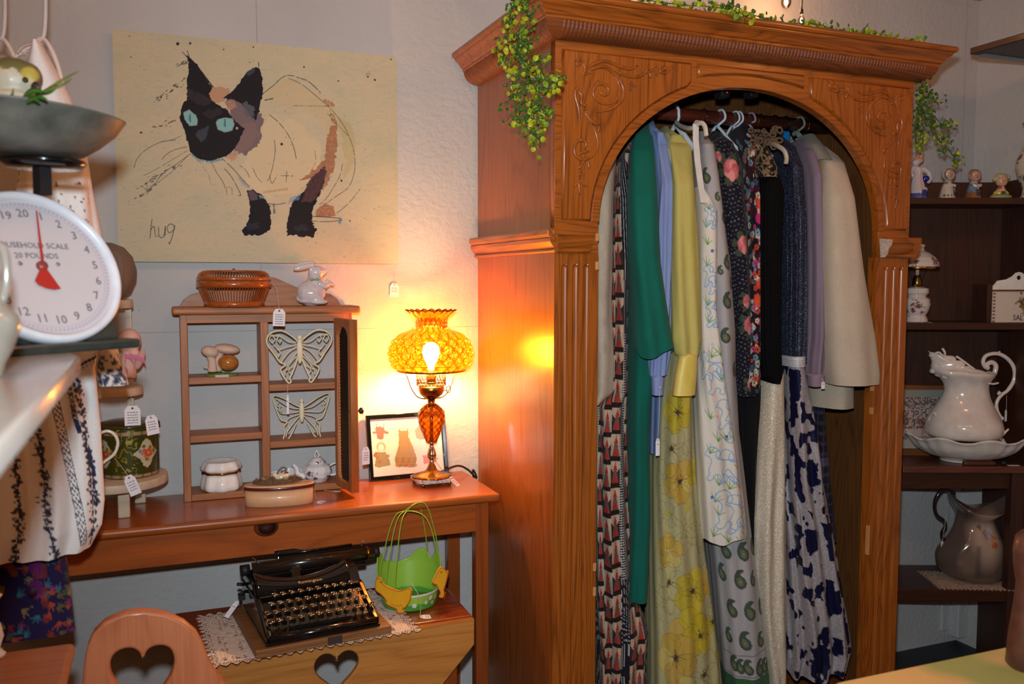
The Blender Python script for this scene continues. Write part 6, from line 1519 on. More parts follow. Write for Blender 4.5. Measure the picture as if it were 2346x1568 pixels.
# symmetrical lower sweep to the seat
lp=[(p[0],p[1]) for p in lp]+[(lp[-1][0]+.03,.44),(lp[0][0]-.03,.44)]
Hh=[(327,1700),(290,1610),(262,1570),(250,1535),(256,1508),(275,1492),(300,1486),(318,1494),(326,1508),(340,1490),(365,1480),(388,1486),(400,1510),(396,1540),(378,1575),(350,1615)]
Hh=[(327,1640),(290,1598),(262,1565),(252,1535),(257,1508),(275,1492),(300,1487),(318,1496),(327,1512),(340,1490),(365,1481),(388,1487),(399,1510),(395,1540),(378,1572),(352,1605)]
hq=crom([(at(x,y,Y=YH).x,at(x,y,Y=YH).z,0) for x,y in Hh],4,True)
me=plate([lp,[(p.x,p.y) for p in hq]],.026,.005); me.transform(UPRIGHT); me.transform(Matrix.Translation((.03,.16+.013,0)))
put('chair_back',me,chw,ch)
obj('seat',MB().box(-.19,.19,-.16,.15,.42,.445),chw,ch,bevel=.01)
for x in (-.16,.13):
    for y in (-.14,.11): obj('leg',MB().box(x,x+.03,y,y+.03,0,.42),chw,ch,bevel=.004)
# ---------------------------------------------------------------- small table at the bottom left
qz=.80; q=at(172,1470,Z=qz)
sm=thing('side_table','reddish brown wooden table corner at the bottom left of the photo','table',(q.x-.25,q.y-.25,0))
rdw=wood('red_wood','#7d4426','#a6633c','x',.8,.5,.1,.9,ring=.5)
obj('table_top',MB().box(-.25,.25,-.25,.25,qz-.022,qz),rdw,sm,bevel=.008)
for x in (-.22,.18):
    for y in (-.22,.18): obj('leg',MB().box(x,x+.04,y,y+.04,0,qz-.022),rdw,sm,bevel=.003)
q=at(-6,1490,Z=qz)
vz=thing('ceramic_vase','cream scalloped ceramic piece cut by the left edge, on the bottom left table','vase',(q.x-.012,q.y-.035,qz))
obj('vase_body',MB().lathe([(0,0),(.024,0),(.028,.008),(.020,.016),(.026,.035),(.022,.055),(.012,.066),(.018,.085),(.026,.098),(.022,.098),(.010,.085),(0,.06)],48,mod=lambda a,z,i:1+.06*math.cos(8*a)),cream_c,vz)
# ---------------------------------------------------------------- tiered stand
tc_=at(262,1090,Y=-.155); SX=tc_.x
tz3=at(300,1098,Y=-.21).z; tz2=at(290,885,Y=-.16).z; tz1=at(290,687,Y=-.16).z
stn=thing('tiered_stand','pale wooden three-tier round display stand at the left end of the console','stand',(SX,-.155,TZ))
pal=wood('pale_ash','#a5907a','#c4b096','x',1,.5,.1,.8,ring=.4)
sb=scl((SX,-.155,1.0))
def disc(r,z): return MB().lathe([(0,z-.020-TZ),(r,z-.020-TZ),(r,z-TZ),(0,z-TZ)],64)
obj('lower_tier',disc(.118,tz3),pal,stn,bevel=.002); obj('middle_tier',disc(66*sb,tz2),pal,stn,bevel=.002); obj('upper_tier',disc(50*sb,tz1),pal,stn,bevel=.002)
px_p=at(299,900,Y=-.115); obj('centre_post',MB().box(px_p.x-SX-.007,px_p.x-SX+.007,.035,.052,tz3-TZ,tz1-TZ),pal,stn)
for q,yy in ((at(285,1185,Z=TZ),0),(at(322,1150,Z=TZ),0)):
    yl=max(min(q.y+.155,.09),-.1); obj('block_foot',MB().box(q.x-SX-.013,q.x-SX+.013,yl-.012,yl+.012,0,tz3-TZ-.018),pal,stn,bevel=.003)
obj('block_foot',MB().box(-.09,-.065,-.02,.004,0,tz3-TZ-.018),pal,stn,bevel=.003)
# floral tin
tn=at(299,1082,Y=-.15); rT=64*sb
tin=thing('cookie_tin','round dark green and gold embossed tin with floral medallions on the tiered stand','tin',(tn.x,-.150,tz3))
hT=.118
def tinp(A,Z,R):
    aa=((A+PI/2+PI)%(2*PI))-PI; x=aa*rT
    P=Paint(x,Z,h('#3f400e')); n=fbm(x*40,Z*40,3); P.mix((n-.45)*3,h('#2f2a0c'),.6); q_=fbm(x*90,Z*90,8,2); P.mix((np.abs(q_-.5)<.035)*(np.abs(x+.006)<.026)*1.0,h('#b0a436'),.8)
    for z0 in (.006,hT-.012): P.mix((np.abs(Z-z0)<.004)*1.0,h('#b98f74'),.8); P.mix((np.abs(Z-z0)<.004)*(np.sin(x*260)>.6),h('#5c6b34'),.8)
    for cx in (.042,-.062):
        cy=.058; P.poly([(cx-.034,cy),(cx-.018,cy+.012),(cx-.010,cy+.028),(cx,cy+.034),(cx+.010,cy+.028),(cx+.018,cy+.012),(cx+.034,cy),(cx+.018,cy-.012),(cx+.010,cy-.028),(cx,cy-.036),(cx-.010,cy-.028),(cx-.018,cy-.012)],h('#c9c4a8'),.95,.002,200)
        g=np.random.default_rng(5)
        for k in range(26):
            a=g.uniform(0,6.28); r=g.uniform(0,.022); P.dot(cx+r*math.cos(a),cy+r*math.sin(a),.0045,h(('#c4552c','#4f7a3a','#d1a23a','#b56a8a','#6a86a8','#d97a4a')[g.integers(6)]),.95)
        for k in range(5): P.dot(cx+.004+.005*math.cos(k*1.257),cy+.005*math.sin(k*1.257),.0055,h('#c8552e'),1)
        P.dot(cx+.004,cy,.004,h('#e08a5a'),1)
    return P.c
put('tin_body',lathe_painted([(0,0),(rT-.003,0),(rT-.001,.003),(rT-.001,hT)],220,tinp,m=.0012),painted('tin_print',.3,.4,metal=.25),tin)
ld=obj('tin_lid',MB().lathe([(0,hT+.012),(rT*.6,hT+.012),(rT*.9,hT+.010),(rT+.002,hT+.006),(rT+.003,hT),(rT-.004,hT-.002)],64),mat('olive_brown','#3d3216',.3,coat=.4,noise=.2,nscale=60),tin)
obj('lid_knob',MB().lathe([(0,0),(.004,0),(.003,.006),(.010,.010),(.010,.016),(0,.018)],20,c=(0,0,hT+.011)),mat('olive_brown','#3d3216',.3),ld)
price_tag('larger white tag hanging in front of the tin lid',at(303,930,Y=-.235),w=.034,hh=.046,rot=(0,0,0),hang=[at(299,905,Y=-.21),at(302,922,Y=-.23)],lines=5)
price_tag('white tag slanting down the right side of the tin',at(345,952,Y=-.222),w=.028,hh=.046,rot=(0,-.12,.3),hang=[at(315,945,Y=-.225),at(335,948,Y=-.225)],lines=4)
price_tag('white tag hanging below the lower tier of the stand',at(293,1090,Y=-.285),w=.024,hh=.048,rot=(0,-.35,0),hang=[at(262,1050,Y=-.255),at(280,1072,Y=-.275)],lines=4)
# mug behind the skirt
mg=at(196,1088,Y=-.21)
mug=thing('white_mug','white mug whose curved handle shows between the skirt and the tin','mug',(at(196,1088,Y=-.235).x,-.235,tz3))
rm=.032; obj('mug_body',MB().lathe([(0,.0),(rm,0),(rm+.001,.004),(rm+.001,.108),(rm-.002,.110),(rm-.003,.1),(rm-.003,.006),(0,.006)],48),cream_c,mug)
hx=[at(x,y,Y=-.245) for x,y in ((222,1072),(240,1058),(262,1040),(270,1015),(262,996),(245,988),(224,996))]
obj('handle',MB().tube(crom([p-mug.location for p in hx],5),.0052,10,flat=.7),cream_c,mug)
# plush rabbit on the middle tier
pr_=at(292,872,Y=-.165)
pb=thing('plush_rabbit','pink bunny with drooping ear and pink ribbon bow on the middle tier','soft toy',(pr_.x,-.165,tz2))
def bp_(x,y,d=0): q=at(x,y,Y=-.165); return (q.x-pr_.x,d,q.z-tz2)
skin=mat('pink_bisque','#d8a898',.6,noise=.06)
put('rabbit_body',blob([('e',bp_(296,782),(26*sb,24*sb,29*sb)),('e',bp_(308,812,-.01),(12*sb,10*sb,16*sb)),('t',[bp_(290,865),bp_(292,835),bp_(294,805)],[22*sb,20*sb,14*sb])],.002),skin,pb)
obj('floppy_ear',MB().ell(bp_(321,822,-.022),(9*sb,4*sb,24*sb),16,12,rot=(0,.35,0)),mat('pink_inner','#c98f88',.6),pb)
rb2=mat('pink_ribbon','#c46a88',.5,sheen=.5)
mb=MB()
for pts in ([(296,812),(312,816),(330,824),(334,834)],[(290,815),(288,835),(294,850)],[(286,812),(300,818),(306,830)]):
    C5=[Vector(bp_(x,y,-.034)) for x,y in pts]; R=[]
    for p in crom(C5,4): R.append([p+Vector((0,0,-5*sb)),p+Vector((0,-.001,5*sb)),p+Vector((0,.001,5*sb)),p+Vector((0,.001,-5*sb))])
    mb.rings(R,smooth=False)
obj('ribbon_bow',mb,rb2,pb)
obj('blue_bead',MB().ell(bp_(297,789,-.030),.0028,8,6).ell(bp_(291,792,-.030),.0028,8,6),mat('blue_bead','#2a5fae',.3),pb)
# round wooden bowl on the upper tier
gp_=at(236,690,Y=-.17)
wb=thing('wooden_gourd','large rounded grey-brown wooden bowl on top of the tiered stand, behind the scale','bowl',(at(232,690,Y=-.16).x+.012,-.16,tz1))
obj('bowl_shell',MB().lathe([(0,0),(.030,0),(.052,.018),(.064,.045),(.066,.070),(.058,.100),(.040,.122),(.015,.132),(0,.133)],48),wood('grey_gourd','#4d3a30','#7c6557','z',1.5,.6,.1,.9),wb)
# ---------------------------------------------------------------- white shelf board with the kitchen scale
WZ=1.2815
e0=at(189,812,Z=WZ); e1=at(0,1010,Z=WZ); dr=(e1-e0).normalized()
wbd=[(e0.x,e0.y),(e0.x+dr.x*1.0,e0.y+dr.y*1.0),(e0.x-.9,e0.y+dr.y*1.0),(e0.x-.9,e0.y+.02)]
cor_=Vector(wbd[0])
me=plate([[(e0.x,e0.y-.03),(e0.x+dr.x*1.0,e0.y+dr.y*1.0),(-1.1,e0.y+dr.y*1.0),(-1.1,e0.y+.06),(e0.x-.05,e0.y+.045),(e0.x-.012,e0.y+.030)]],.022,.004); me.transform(Matrix.Translation((0,0,WZ-.011)))
shb=put('white_shelf',me,mat('gloss_white_board','#a89e96',.25,coat=.3),None); tag(shb,'glossy white shelf board at the left edge carrying the kitchen scale','shelf')
for y_ in (-1.3,-2.0): obj('post',MB().box(-1.08,-1.03,y_-.025,y_+.025,0,WZ-.021),cabw_z,shb,bevel=.003)
SC=Vector((-.1434,-1.1577,1.3885)); sx_=1.1/FPX
sc=thing('kitchen_scale','white-dial household kitchen scale with a dark metal pan at the left edge','scale',(SC.x,SC.y,WZ),-YAW*0)
def S_(x,y,d=0):
    p=at(x,y,D=1.1)+Vector((0,0,0)); n_=Vector((math.sin(YAW),math.cos(YAW),0))*d
    return p+n_-sc.location
RS=Matrix.Rotation(-YAW+math.radians(60),4,'Z')   # the dial faces into the room, leaning back
dk=mat('dark_green_enamel','#2b302c',.4,coat=.3,noise=.2,nscale=60)
DC=S_(95,611); Md=Matrix.Translation(DC)@RS@Matrix.Rotation(math.radians(-26),4,'X')@Matrix.Rotation(PI/2,4,'X')
M0=Matrix.Translation((DC.x,DC.y,0))@RS
Rd=.104
obj('base_plate',MB().box(-.10,.10,-.055,.135,-.0,.012,M=M0),dk,sc,bevel=.003)
zc_=DC.z; t26=math.tan(math.radians(26))
pf=[(-zc_*t26+.018,.011),(.018+.080*t26,zc_+.080),(.10,zc_+.085),(.12,.011)]
obj('housing',MB().prism(pf,-.088,.088,'x',M=M0),dk,sc,bevel=.006)
obj('dial_rim',MB().lathe([(Rd-.011,-.004),(Rd-.010,.004),(Rd-.003,.008),(Rd+.001,.004),(Rd+.001,-.012),(Rd-.006,-.014)],96,M=Md,loop=True),white_p,sc)
# painted dial
N=300; G=np.linspace(-Rd,Rd,N); GX,GY=np.meshgrid(G,G)
P=Paint(GX,GY,h('#b9b1b4')); rr=np.hypot(GX,GY); an=np.arctan2(GX,GY)
a20=math.radians(-2); P.mix(((rr>.0805)&(rr<.0845))*((np.abs((((an-a20)/(2*PI)*200)%1)-.5)>.30)),h('#8087a8'),.8)
P.mix(((rr>.078)&(rr<.0845))*((np.abs((((an-a20)/(2*PI)*20)%1)-.5)>.46)),h('#4a4658'),.8)
P.mix((np.abs(rr-.0850)<.0006)*1.0,h('#7a7488'),.8)
ring_r=np.linspace(0,.094,64); th_=np.linspace(0,2*PI,200,endpoint=False)
RRr,TT=np.meshgrid(ring_r,th_,indexing='ij'); xx=RRr*np.sin(TT); yy=RRr*np.cos(TT)
P=Paint(xx,yy,h('#b9b1b4')); rr=RRr; an=TT
P.mix(((rr>.0855)&(rr<.0910))*(np.abs((((an-a20)/(2*PI)*100)%1)-.5)>.3),h('#8a90b0'),.7)
P.mix((np.abs(rr-.0840)<.0007)*1.0,h('#a49aa8'),.6)
V=np.stack([xx,yy,np.zeros_like(xx)],-1).reshape(-1,3); i=np.arange(64*200).reshape(64,200); jx=np.roll(i,-1,1); F=np.stack([i[:-1],i[1:],jx[1:],jx[:-1]],-1).reshape(-1,4)
me=npmesh('dial_face',V,F); setcol(me,P.c); me.transform(Md); face=put('dial_face',me,painted('dial_print',.25,.6),sc)
tt=[]
for k in range(1,21):
    a=a20+2*PI*(k%20)/20; m_=textmesh(str(k),.0160,.0002); m_.transform(Md@Matrix.Translation((.0745*math.sin(a),.0745*math.cos(a),.0006))); tt.append(m_)
put('dial_numbers',join(tt),mat('dial_ink','#5c5a60',.6),face)
m1=textmesh('HOUSEHOLD SCALE',.0108,.0002); m1.transform(Md@Matrix.Translation((-.004,.029,.0006))); m2=textmesh('20 POUNDS',.0108,.0002,space=1.0); m2.transform(Md@Matrix.Translation((-.002,.0145,.0006)))
put('dial_lettering',join([m1,m2]),mat('dial_ink','#5c5a60',.6),face)
for dx in (-.027,.022): obj('dial_screw',MB().ell((dx,.003,.0015),(.0028,.0028,.002),12,8,M=Md),chrome,face)
ned=[(-.0016,.0),(-.0010,.080),(.0006,.080),(.0022,.0),(.020,-.029),(.012,-.032),(.002,-.032),(-.008,-.029),(-.012,-.024)]
nm_=MB().prism([(x,y) for x,y in ned],.0025,.0035,'z',M=Md@Matrix.Rotation(-.20,4,'Z')); obj('needle',nm_,mat('needle_red','#a3241e',.4),sc)
obj('hub',MB().lathe([(0,.0),(.007,0),(.006,.005),(0,.006)],20,M=Md),mat('needle_hub','#8a3a30',.4),sc)
# post, support plate and pan
obj('post',MB().box(-.008,.008,-.008,.008,0,.075,M=Matrix.Translation(S_(59,440,.04))@RS),blackm,sc)
obj('support_plate',MB().lathe([(0,0),(.045,0),(.052,.006),(.050,.010),(0,.010)],48,c=tuple(S_(62,376,.04))),black,sc)
pm=mat('tarnished_tin','#5c5a52',.5,metal=.15,noise=.4,nscale=30)
pc=at(28,335,D=1.12)
pan=thing('scale_pan','dark tarnished oval metal pan resting on top of the kitchen scale','pan',(pc.x,pc.y,at(62,358,D=1.12).z))
rx,ry,hp_=.128,.135,.050
def panr(a,z,i): return 1
R=[]
for rr_,z in ((.30,.0),(.50,.001),(.66,.006),(.80,.018),(.92,.034),(1.0,hp_),(1.015,hp_+.002),(1.0,hp_+.003),(.98,hp_),(.90,.034),(.78,.020),(.62,.010),(.3,.006)):
    R.append([(rx*rr_*math.cos(a)*(1+.06*max(0,math.cos(a))**8*(rr_>.9)),ry*rr_*math.sin(a),z-.004*max(0,math.cos(a))**6*(rr_>.9)) for a in [2*PI*k/80 for k in range(80)]])
obj('pan_shell',MB().rings(R,cap=True,M=Matrix.Rotation(-YAW,4,'Z')),pm,pan)
# bird ornament
bb_=at(30,205,D=1.08)
bdz=pan.location.z+.014
bo=thing('bird_ornament','cream and olive ceramic bird sitting in the scale pan','figurine',(bb_.x,bb_.y,bdz))
def b_(x,y,d=0): return tuple(at(x,y,D=1.08+d)-bo.location)
def bpaint(x,y,z):
    c=np.empty((len(x),3)); c[:]=h('#a8a08c'); zz=z-b_(0,150)[2]
    P=Paint(x,z,h('#a8a08c')); 
    cap=z>b_(30,168)[2]-.35*(x-b_(30,0)[0])*np.where(x>b_(30,0)[0],1.6,.4)+.003*np.sin(x*300)
    P.mix(cap*1.0,h('#565326'),.95); P.mix((x>b_(78,0)[0])*(z>b_(0,190)[2]),h('#5a3a2c'),.8)
    P.mix((fbm(x*120,z*120,4)-.5)*2,h('#b5a98a'),.4); q=b_(72,176); P.dot(q[0],q[2],.010,h('#b9a23c'),.6)
    return P.c
put('bird_body',blob([('e',b_(30,185),(.032,.028,.028)),('e',b_(62,180),(.018,.017,.020)),('e',b_(5,215,.01),(.034,.030,.030)),('t',[b_(28,250),b_(28,220)],[.03,.03])],.0022,bpaint),painted('bird_glaze',.5,.1),bo)
obj('beak',MB().tube([b_(80,197,-.012),b_(92,204,-.014)],[.006,.0015],10),mat('dark_beak','#3c2a2c',.4),bo)
obj('eye',MB().ell(b_(58,183,-.0185),(.0035,.003,.0035),12,8),black,bo)
gr=thing('greenery_sprig','plastic green leaf sprig poking out of the scale pan beside the bird','plant',tuple(at(85,235,D=1.06)))
gm=mat('leaf_plastic','#2c5a1c',.35,noise=.3,nscale=40); go=mat('olive_leaf','#5c6626',.4,noise=.2,nscale=60)
def blade(pts,w,m,name='leaf'):
    C6=crom([at(x,y,D=d)-gr.location for x,y,d in pts],6); n=len(C6); R=[]
    for i_,p in enumerate(C6):
        f=i_/(n-1); ww=w*math.sin(PI*min(.98,max(.04,f)))**.6; R.append([p+Vector((0,0,ww)),p+Vector((.0004,-ww*.4,0)),p-Vector((0,0,ww)),p+Vector((.0004,ww*.4,0))])
    obj(name,MB().rings(R),m,gr)
blade([(60,232,1.04),(100,210,1.04),(140,185,1.05),(181,163,1.06)],.0020,go); blade([(70,235,1.04),(105,208,1.03),(140,196,1.03),(165,180,1.04)],.0022,go)
blade([(45,235,1.02),(62,214,1.02),(80,208,1.02),(105,212,1.02)],.0035,gm); blade([(70,230,1.0),(85,222,1.0),(100,226,1.0),(110,232,1.0)],.0026,gm); blade([(20,228,1.02),(28,214,1.02),(31,202,1.02)],.0026,gm); blade([(60,236,1.0),(75,226,1.0),(92,236,1.0)],.0035,gm); blade([(80,215,1.04),(110,212,1.03),(130,202,1.03)],.0026,gm)
# white porcelain pitcher cut by the left edge
wq=at(-14,830,D=.80)
wpz=thing('porcelain_pitcher','white porcelain pitcher at the far left edge in front of the scale dial','pitcher',(at(-22,838,D=.80).x,at(-22,838,D=.80).y,WZ))
sw=.80/FPX
def wz(y): return at(0,y,D=.80).z-WZ
obj('pitcher_body',MB().lathe([(0,0),(22*sw,0),(24*sw,4*sw),(30*sw,wz(835)),(48*sw,wz(800)),(62*sw,wz(762)),(66*sw,wz(740)),(60*sw,wz(722)),(48*sw,wz(712)),(36*sw,wz(700)),(30*sw,wz(680))],48),mat('greyed_porcelain','#8f877c',.15,coat=.5),wpz)  # one even grey glaze, toned down so the white does not blow out
obj('pitcher_handle',MB().tube(crom([tuple(at(x,y,D=.80)-wpz.location) for x,y in ((-5,700),(8,680),(14,650),(14,610),(8,575),(-6,560))],5),.0042,12),mat('greyed_porcelain','#8f877c',.15,coat=.5),wpz)
# ---------------------------------------------------------------- garments hanging at the left
def planeconv(D0):
    def f(x,y,v=0): p=at(x,y,D=D0+v); return (p.x,p.z)
    return f
def lworld(D0):
    y0=at(100,700,D=D0).y
    def f(V):
        return np.stack([V[:,0],y0+V[:,1],V[:,2]],-1)
    return f
def p_emb(P,conv):
    m=lambda x,y:conv(x,y,0); NV=h('#232a4a')
    P.mix((fbm(P.x*30,P.y*4,3)-.5)*2,h('#c9bfb4'),.4)
    g=np.random.default_rng(8)
    def vine(pts,w,den=5,r=.0038):
        C7=crom([(*m(x,y),0) for x,y in pts],10); P.stroke([(p.x,p.y) for p in C7],.0016,NV,.9)
        for p in C7:
            for k in range(den):
                P.dot(p.x+g.normal(0,w),p.y+g.normal(0,w),g.uniform(.4,1)*r,NV,.9)
    def geo(pts,w):
        C7=crom([(*m(x,y),0) for x,y in pts],12)
        for i_,p in enumerate(C7):
            for s_ in (-1,1): P.dot(p.x+s_*w,p.y,.0013,NV,.9,.003)
            for t in (-.5,0,.5): P.dot(p.x+w*t,p.y+.002*((i_%2)*2-1)*(1 if t else -1),.0017,NV,.9)
    vine([(72,900),(85,1000),(98,1080),(100,1180),(125,1292)],.0042); vine([(175,880),(190,960),(200,1040),(212,1160),(222,1270)],.0042); vine([(28,1000),(36,1100),(40,1200),(30,1300)],.004); vine([(205,1050),(218,1100),(228,1180)],.003)
    geo([(118,900),(135,980),(155,1080),(175,1180),(192,1275)],.0062); geo([(150,860),(168,960),(180,1000)],.003)
    # embroidered band below the waist
    for x in range(-60,240,3):
        q=m(x,905-.33*x if x>60 else 885); P.dot(q[0],q[1],.0028,NV,.85); P.dot(q[0],q[1]-.008,.0010,NV,.9,.0010)
    # scattered sprigs on the bodice
    for k in range(60):
        x,y=g.uniform(-40,235),g.uniform(300,800); q=m(x,y)
        for t in range(4): P.dot(q[0]+g.normal(0,.004),q[1]+g.normal(0,.006),.0022,h(('#7a3b34','#3a3550')[k%2]),.8)
D1_=1.52
W1=lworld(D1_)
ld_=garment('embroidered_dress','white peasant dress with navy flower embroidery hanging behind the scale at left','dress',[(100,70,98,0),(140,58,120,0),(200,48,152,0),(262,42,182,0),(420,30,206,0),(560,10,232,0),(700,-10,238,0),(860,-70,212,0),(880,-70,214,0),(1000,-80,226,0),(1180,-85,236,0),(1240,-85,228,0),(1296,-80,196,0)],conv=planeconv(D1_),world=W1,col='#e6e2e0',painter=p_emb,mat_=plain,vb=.16,dz=.0028,nt=420,fold=.010,lam=.045,slant=.0,taper=.9,seed=31,topround=.05,sub='dress_body',foldpow=1.6)
W2=lworld(D1_-.02)
def p_slv(P,conv):
    m=lambda x,y:conv(x,y,0); g=np.random.default_rng(2)
    for k in range(90):
        x,y=g.uniform(205,295),(g.uniform(862,902) if k%2 else g.uniform(820,880)); q=m(x,y); P.dot(q[0],q[1],g.uniform(.002,.005),h('#27304e'),.85)
    z=m(250,862)[1]
garment('sleeve','',None,[(805,224,262,0),(840,214,278,0),(868,212,290,0),(892,216,296,0)],conv=planeconv(D1_),world=lworld(D1_-.01),parent=ld_,sub='sleeve',col='#d8cfc6',painter=p_slv,mat_=plain,vb=.07,fold=.003,lam=.05,slant=0,seed=5,topround=.02,dz=.003,nt=160)
def p_pur(P,conv):
    m=lambda x,y:conv(x,y,0); g=np.random.default_rng(12)
    P.mix((fbm(P.x*12,P.y*7,5)-.5)*3,h('#2a2440'),.6)
    cs=['#7a2f24','#2f6f82','#8a7c50','#6e2a6a','#5c5a38','#a04a2a','#3c4a34']
    for k in range(90):
        x,y=g.uniform(-80,180),g.uniform(1270,1490); q=m(x,y); a=g.uniform(0,6.28); c_=h(cs[g.integers(len(cs))])
        for t in range(4):
            L_=g.uniform(.008,.018); b=a+t*.6; P.stroke([q,(q[0]+L_*math.cos(b),q[1]+L_*math.sin(b))],[.005,.001],c_,.85)
    for (x0,y0,x1,y1,c_,w_) in ((75,1290,80,1370,'#7a2a78',.022),(95,1310,100,1440,'#8a3420',.010),(20,1300,30,1320,'#a04a20',.012)): P.stroke([m(x0,y0),m(x1,y1)],w_,h(c_),.6,dry=.5,freq=60)
D3=1.50
pu=garment('floral_skirt','dark purple tropical floral skirt hanging below the embroidered dress at lower left','skirt',[(1262,-60,152,0),(1300,-60,156,0),(1400,-62,168,0),(1482,-64,177,0)],conv=planeconv(D3+.07),world=lworld(D3+.07),col='#241a44',painter=p_pur,mat_=plain,vb=.08,dz=.003,nt=420,fold=.006,lam=.06,slant=0,seed=33,topround=.01,sub='skirt_body')
q=at(75,1357,D=D3+.06)-pu.location
obj('covered_button',MB().ell(tuple(q),(.007,.004,.009),14,10),mat('plum','#2a1028',.6),pu)
# ribbon-wrapped hangers and the garment strap loops above the dress
pink=mat('pale_satin','#d8c4bc',.4,sheen=.4)
def lhang(label,x,D0,xn):
    o=at(x,-60,D=D0); t=thing('clothes_hanger',label,'hanger',tuple(o)); k=lambda a,b:tuple(at(a,b,D=D0)-o)
    obj('hook',MB().tube(crom([k(x-22,-66),k(x-12,-86),k(x,-70),k(x+1,-20),k(x+1,40),k(x-2,78),k(x-8,92)],5),.0034,10),white_p,t)
    obj('shoulder_arm',MB().tube(crom([k(x-110,165),k(x-60,125),k(x-30,104),k(x-6,88),k(x+14,112),k(x+30,152),k(x+42,200)],5),.0036,10),pink,t)
    return t
lhang('white tube hanger at upper left, the right-hand one of two',103,1.56,0)
lhang('white tube hanger cut by the left edge of the photo',10,1.60,0)
mb=MB()
o=at(95,95,D=1.54)
for q_ in ([(40,122),(52,108),(75,100),(95,92)],[(44,128),(60,120),(80,112),(96,100)],[(50,118),(66,126),(82,112),(92,96)]): mb.tube(crom([tuple(at(a,b,D=1.535)-o) for a,b in q_],5),.0024,6,flat=.4)
t=thing('satin_loops','pale satin ribbon loops tied over the hanger at upper left','ribbon',tuple(o)); obj('ribbon_strands',mb,pink,t)
# clothes rail carrying the left hangers, and its hook bar
rl=at(30,-75,D=1.58)
rr_=thing('clothes_rail','slim steel clothes rail along the upper left, only its hook end near the frame','rail',(rl.x,rl.y,rl.z+.012)); 
obj('rail_tube',MB().tube([(-.5,.14,0),(0,0,0),(.10,-.03,0)],.008,12),chrome,rr_); obj('ceiling_drop',MB().tube([(-.3,.085,0),(-.3,.085,2.39-rr_.location.z)],.006,10).tube([(.09,-.026,0),(.09,-.026,2.39-rr_.location.z)],.006,10),chrome,rr_)
# ---------------------------------------------------------------- dark corner hutch at the right
A1=at(2076,900,D=2.9); B1=at(2346,900,D=2.85)
wd=Vector((math.cos(-.385),math.sin(-.385),0)); nd=Vector((-wd.y,wd.x,0))    # width direction, depth direction (away from camera)
O1=at(2200,900,D=2.9); O1=Vector((O1.x,O1.y,0))
hang_=math.atan2(wd.y,wd.x)
hu=thing('corner_hutch','dark walnut open shelf hutch in the corner, right of the armoire','shelf',tuple(O1),hang_)
MH=Matrix.Translation(O1)@Matrix.Rotation(hang_,4,'Z'); MHi=MH.inverted()
def hp2(x,y,d=0):   # pixel -> hutch-local x,z on the plane at local depth d
    dd=F3+R3*((x-1173)/FPX)-U3*((y-784)/FPX); n=nd; t=((O1+nd*d-CAM).dot(n))/dd.dot(n); P=CAM+dd*t; q=MHi@P; return q.x,q.z
HL,HR=-.19,.225
zs1=hp2(2200,453)[1]; zs1b=hp2(2200,468)[1]; zs2=hp2(2200,740)[1]; zs2b=hp2(2200,756)[1]; zs3=hp2(2200,1067)[1]; zs3b=hp2(2200,1082)[1]; zs4=hp2(2200,1352)[1]; zs4b=hp2(2200,1380)[1]
dkx=dark_x
obj('shelf_board',MB().box(HL,HR,0,.16,zs1b,zs1),dkx,hu,bevel=.002)
obj('shelf_board',MB().box(HL,HR,0,.20,zs2b,zs2),dkx,hu,bevel=.002)
obj('counter_board',MB().box(HL,HR,-.02,.24,zs3b,zs3),wood('worn_walnut','#3a1d15','#6b3a2a','x',1,.45,.15,.9),hu,bevel=.003)
obj('apron_board',MB().box(HL,HR,.012,.03,hp2(2200,1122)[1],zs3b),dkx,hu)
obj('shelf_board',MB().box(HL,HR,0,.26,zs4b,zs4),dkx,hu,bevel=.002)
obj('back_panel',MB().box(HL,HR,.20,.212,zs3,hp2(2200,418,.2)[1]),dark_z,hu)
obj('side_panel',MB().box(HR,HR+.02,-.01,.26,0,hp2(2200,418,.2)[1]),dark_z,hu)
obj('side_panel',MB().box(HL-.02,HL,-.01,.18,0,hp2(2200,418,.2)[1]),dark_z,hu)
lg=hp2(2312,1450)[0]
obj('corner_leg',MB().box(HR-.045,HR,-.005,.03,0,zs3b),dark_z,hu)
def onh(x,y,d,z): q=hp2(x,y,d); return MH@Vector((q[0],d,z))
sh_=2.95/FPX
# figurines on the top shelf
def fig(label,x,d,parts,paint,vox=.0016,name='porcelain_figurine',extra=None):
    c=onh(x,453,d,zs1+.0005); t=thing(name,label,'figurine',tuple(c),hang_)
    k=(c-CAM).dot(F3)/FPX
    P_=[]
    for p in parts:
        if p[0]=='e': P_.append(('e',(p[1][0]*k,p[2][3]*k if len(p[2])>3 else 0,p[1][1]*k),(p[2][0]*k,p[2][1]*k,p[2][2]*k)))
        else: P_.append(('t',[(a*k,cc*k,b*k) for a,b,cc in p[1]],[r*k for r in p[2]]))
    put('figure_body',blob(P_,vox,lambda X,Y,Z:paint(X/k,Y/k,Z/k)),floral,t)
    if extra: extra(t,k)
    return t
def face(P,cx,cz,r=5):
    P.dot(cx,cz,r*1.5,h('#cf9a80'),1); P.dot(cx-2,cz+1,1.3,h('#2a1a18')); P.dot(cx+2.6,cz+1,1.3,h('#2a1a18')); P.dot(cx+.3,cz-2.6,1.5,h('#a8352a'))
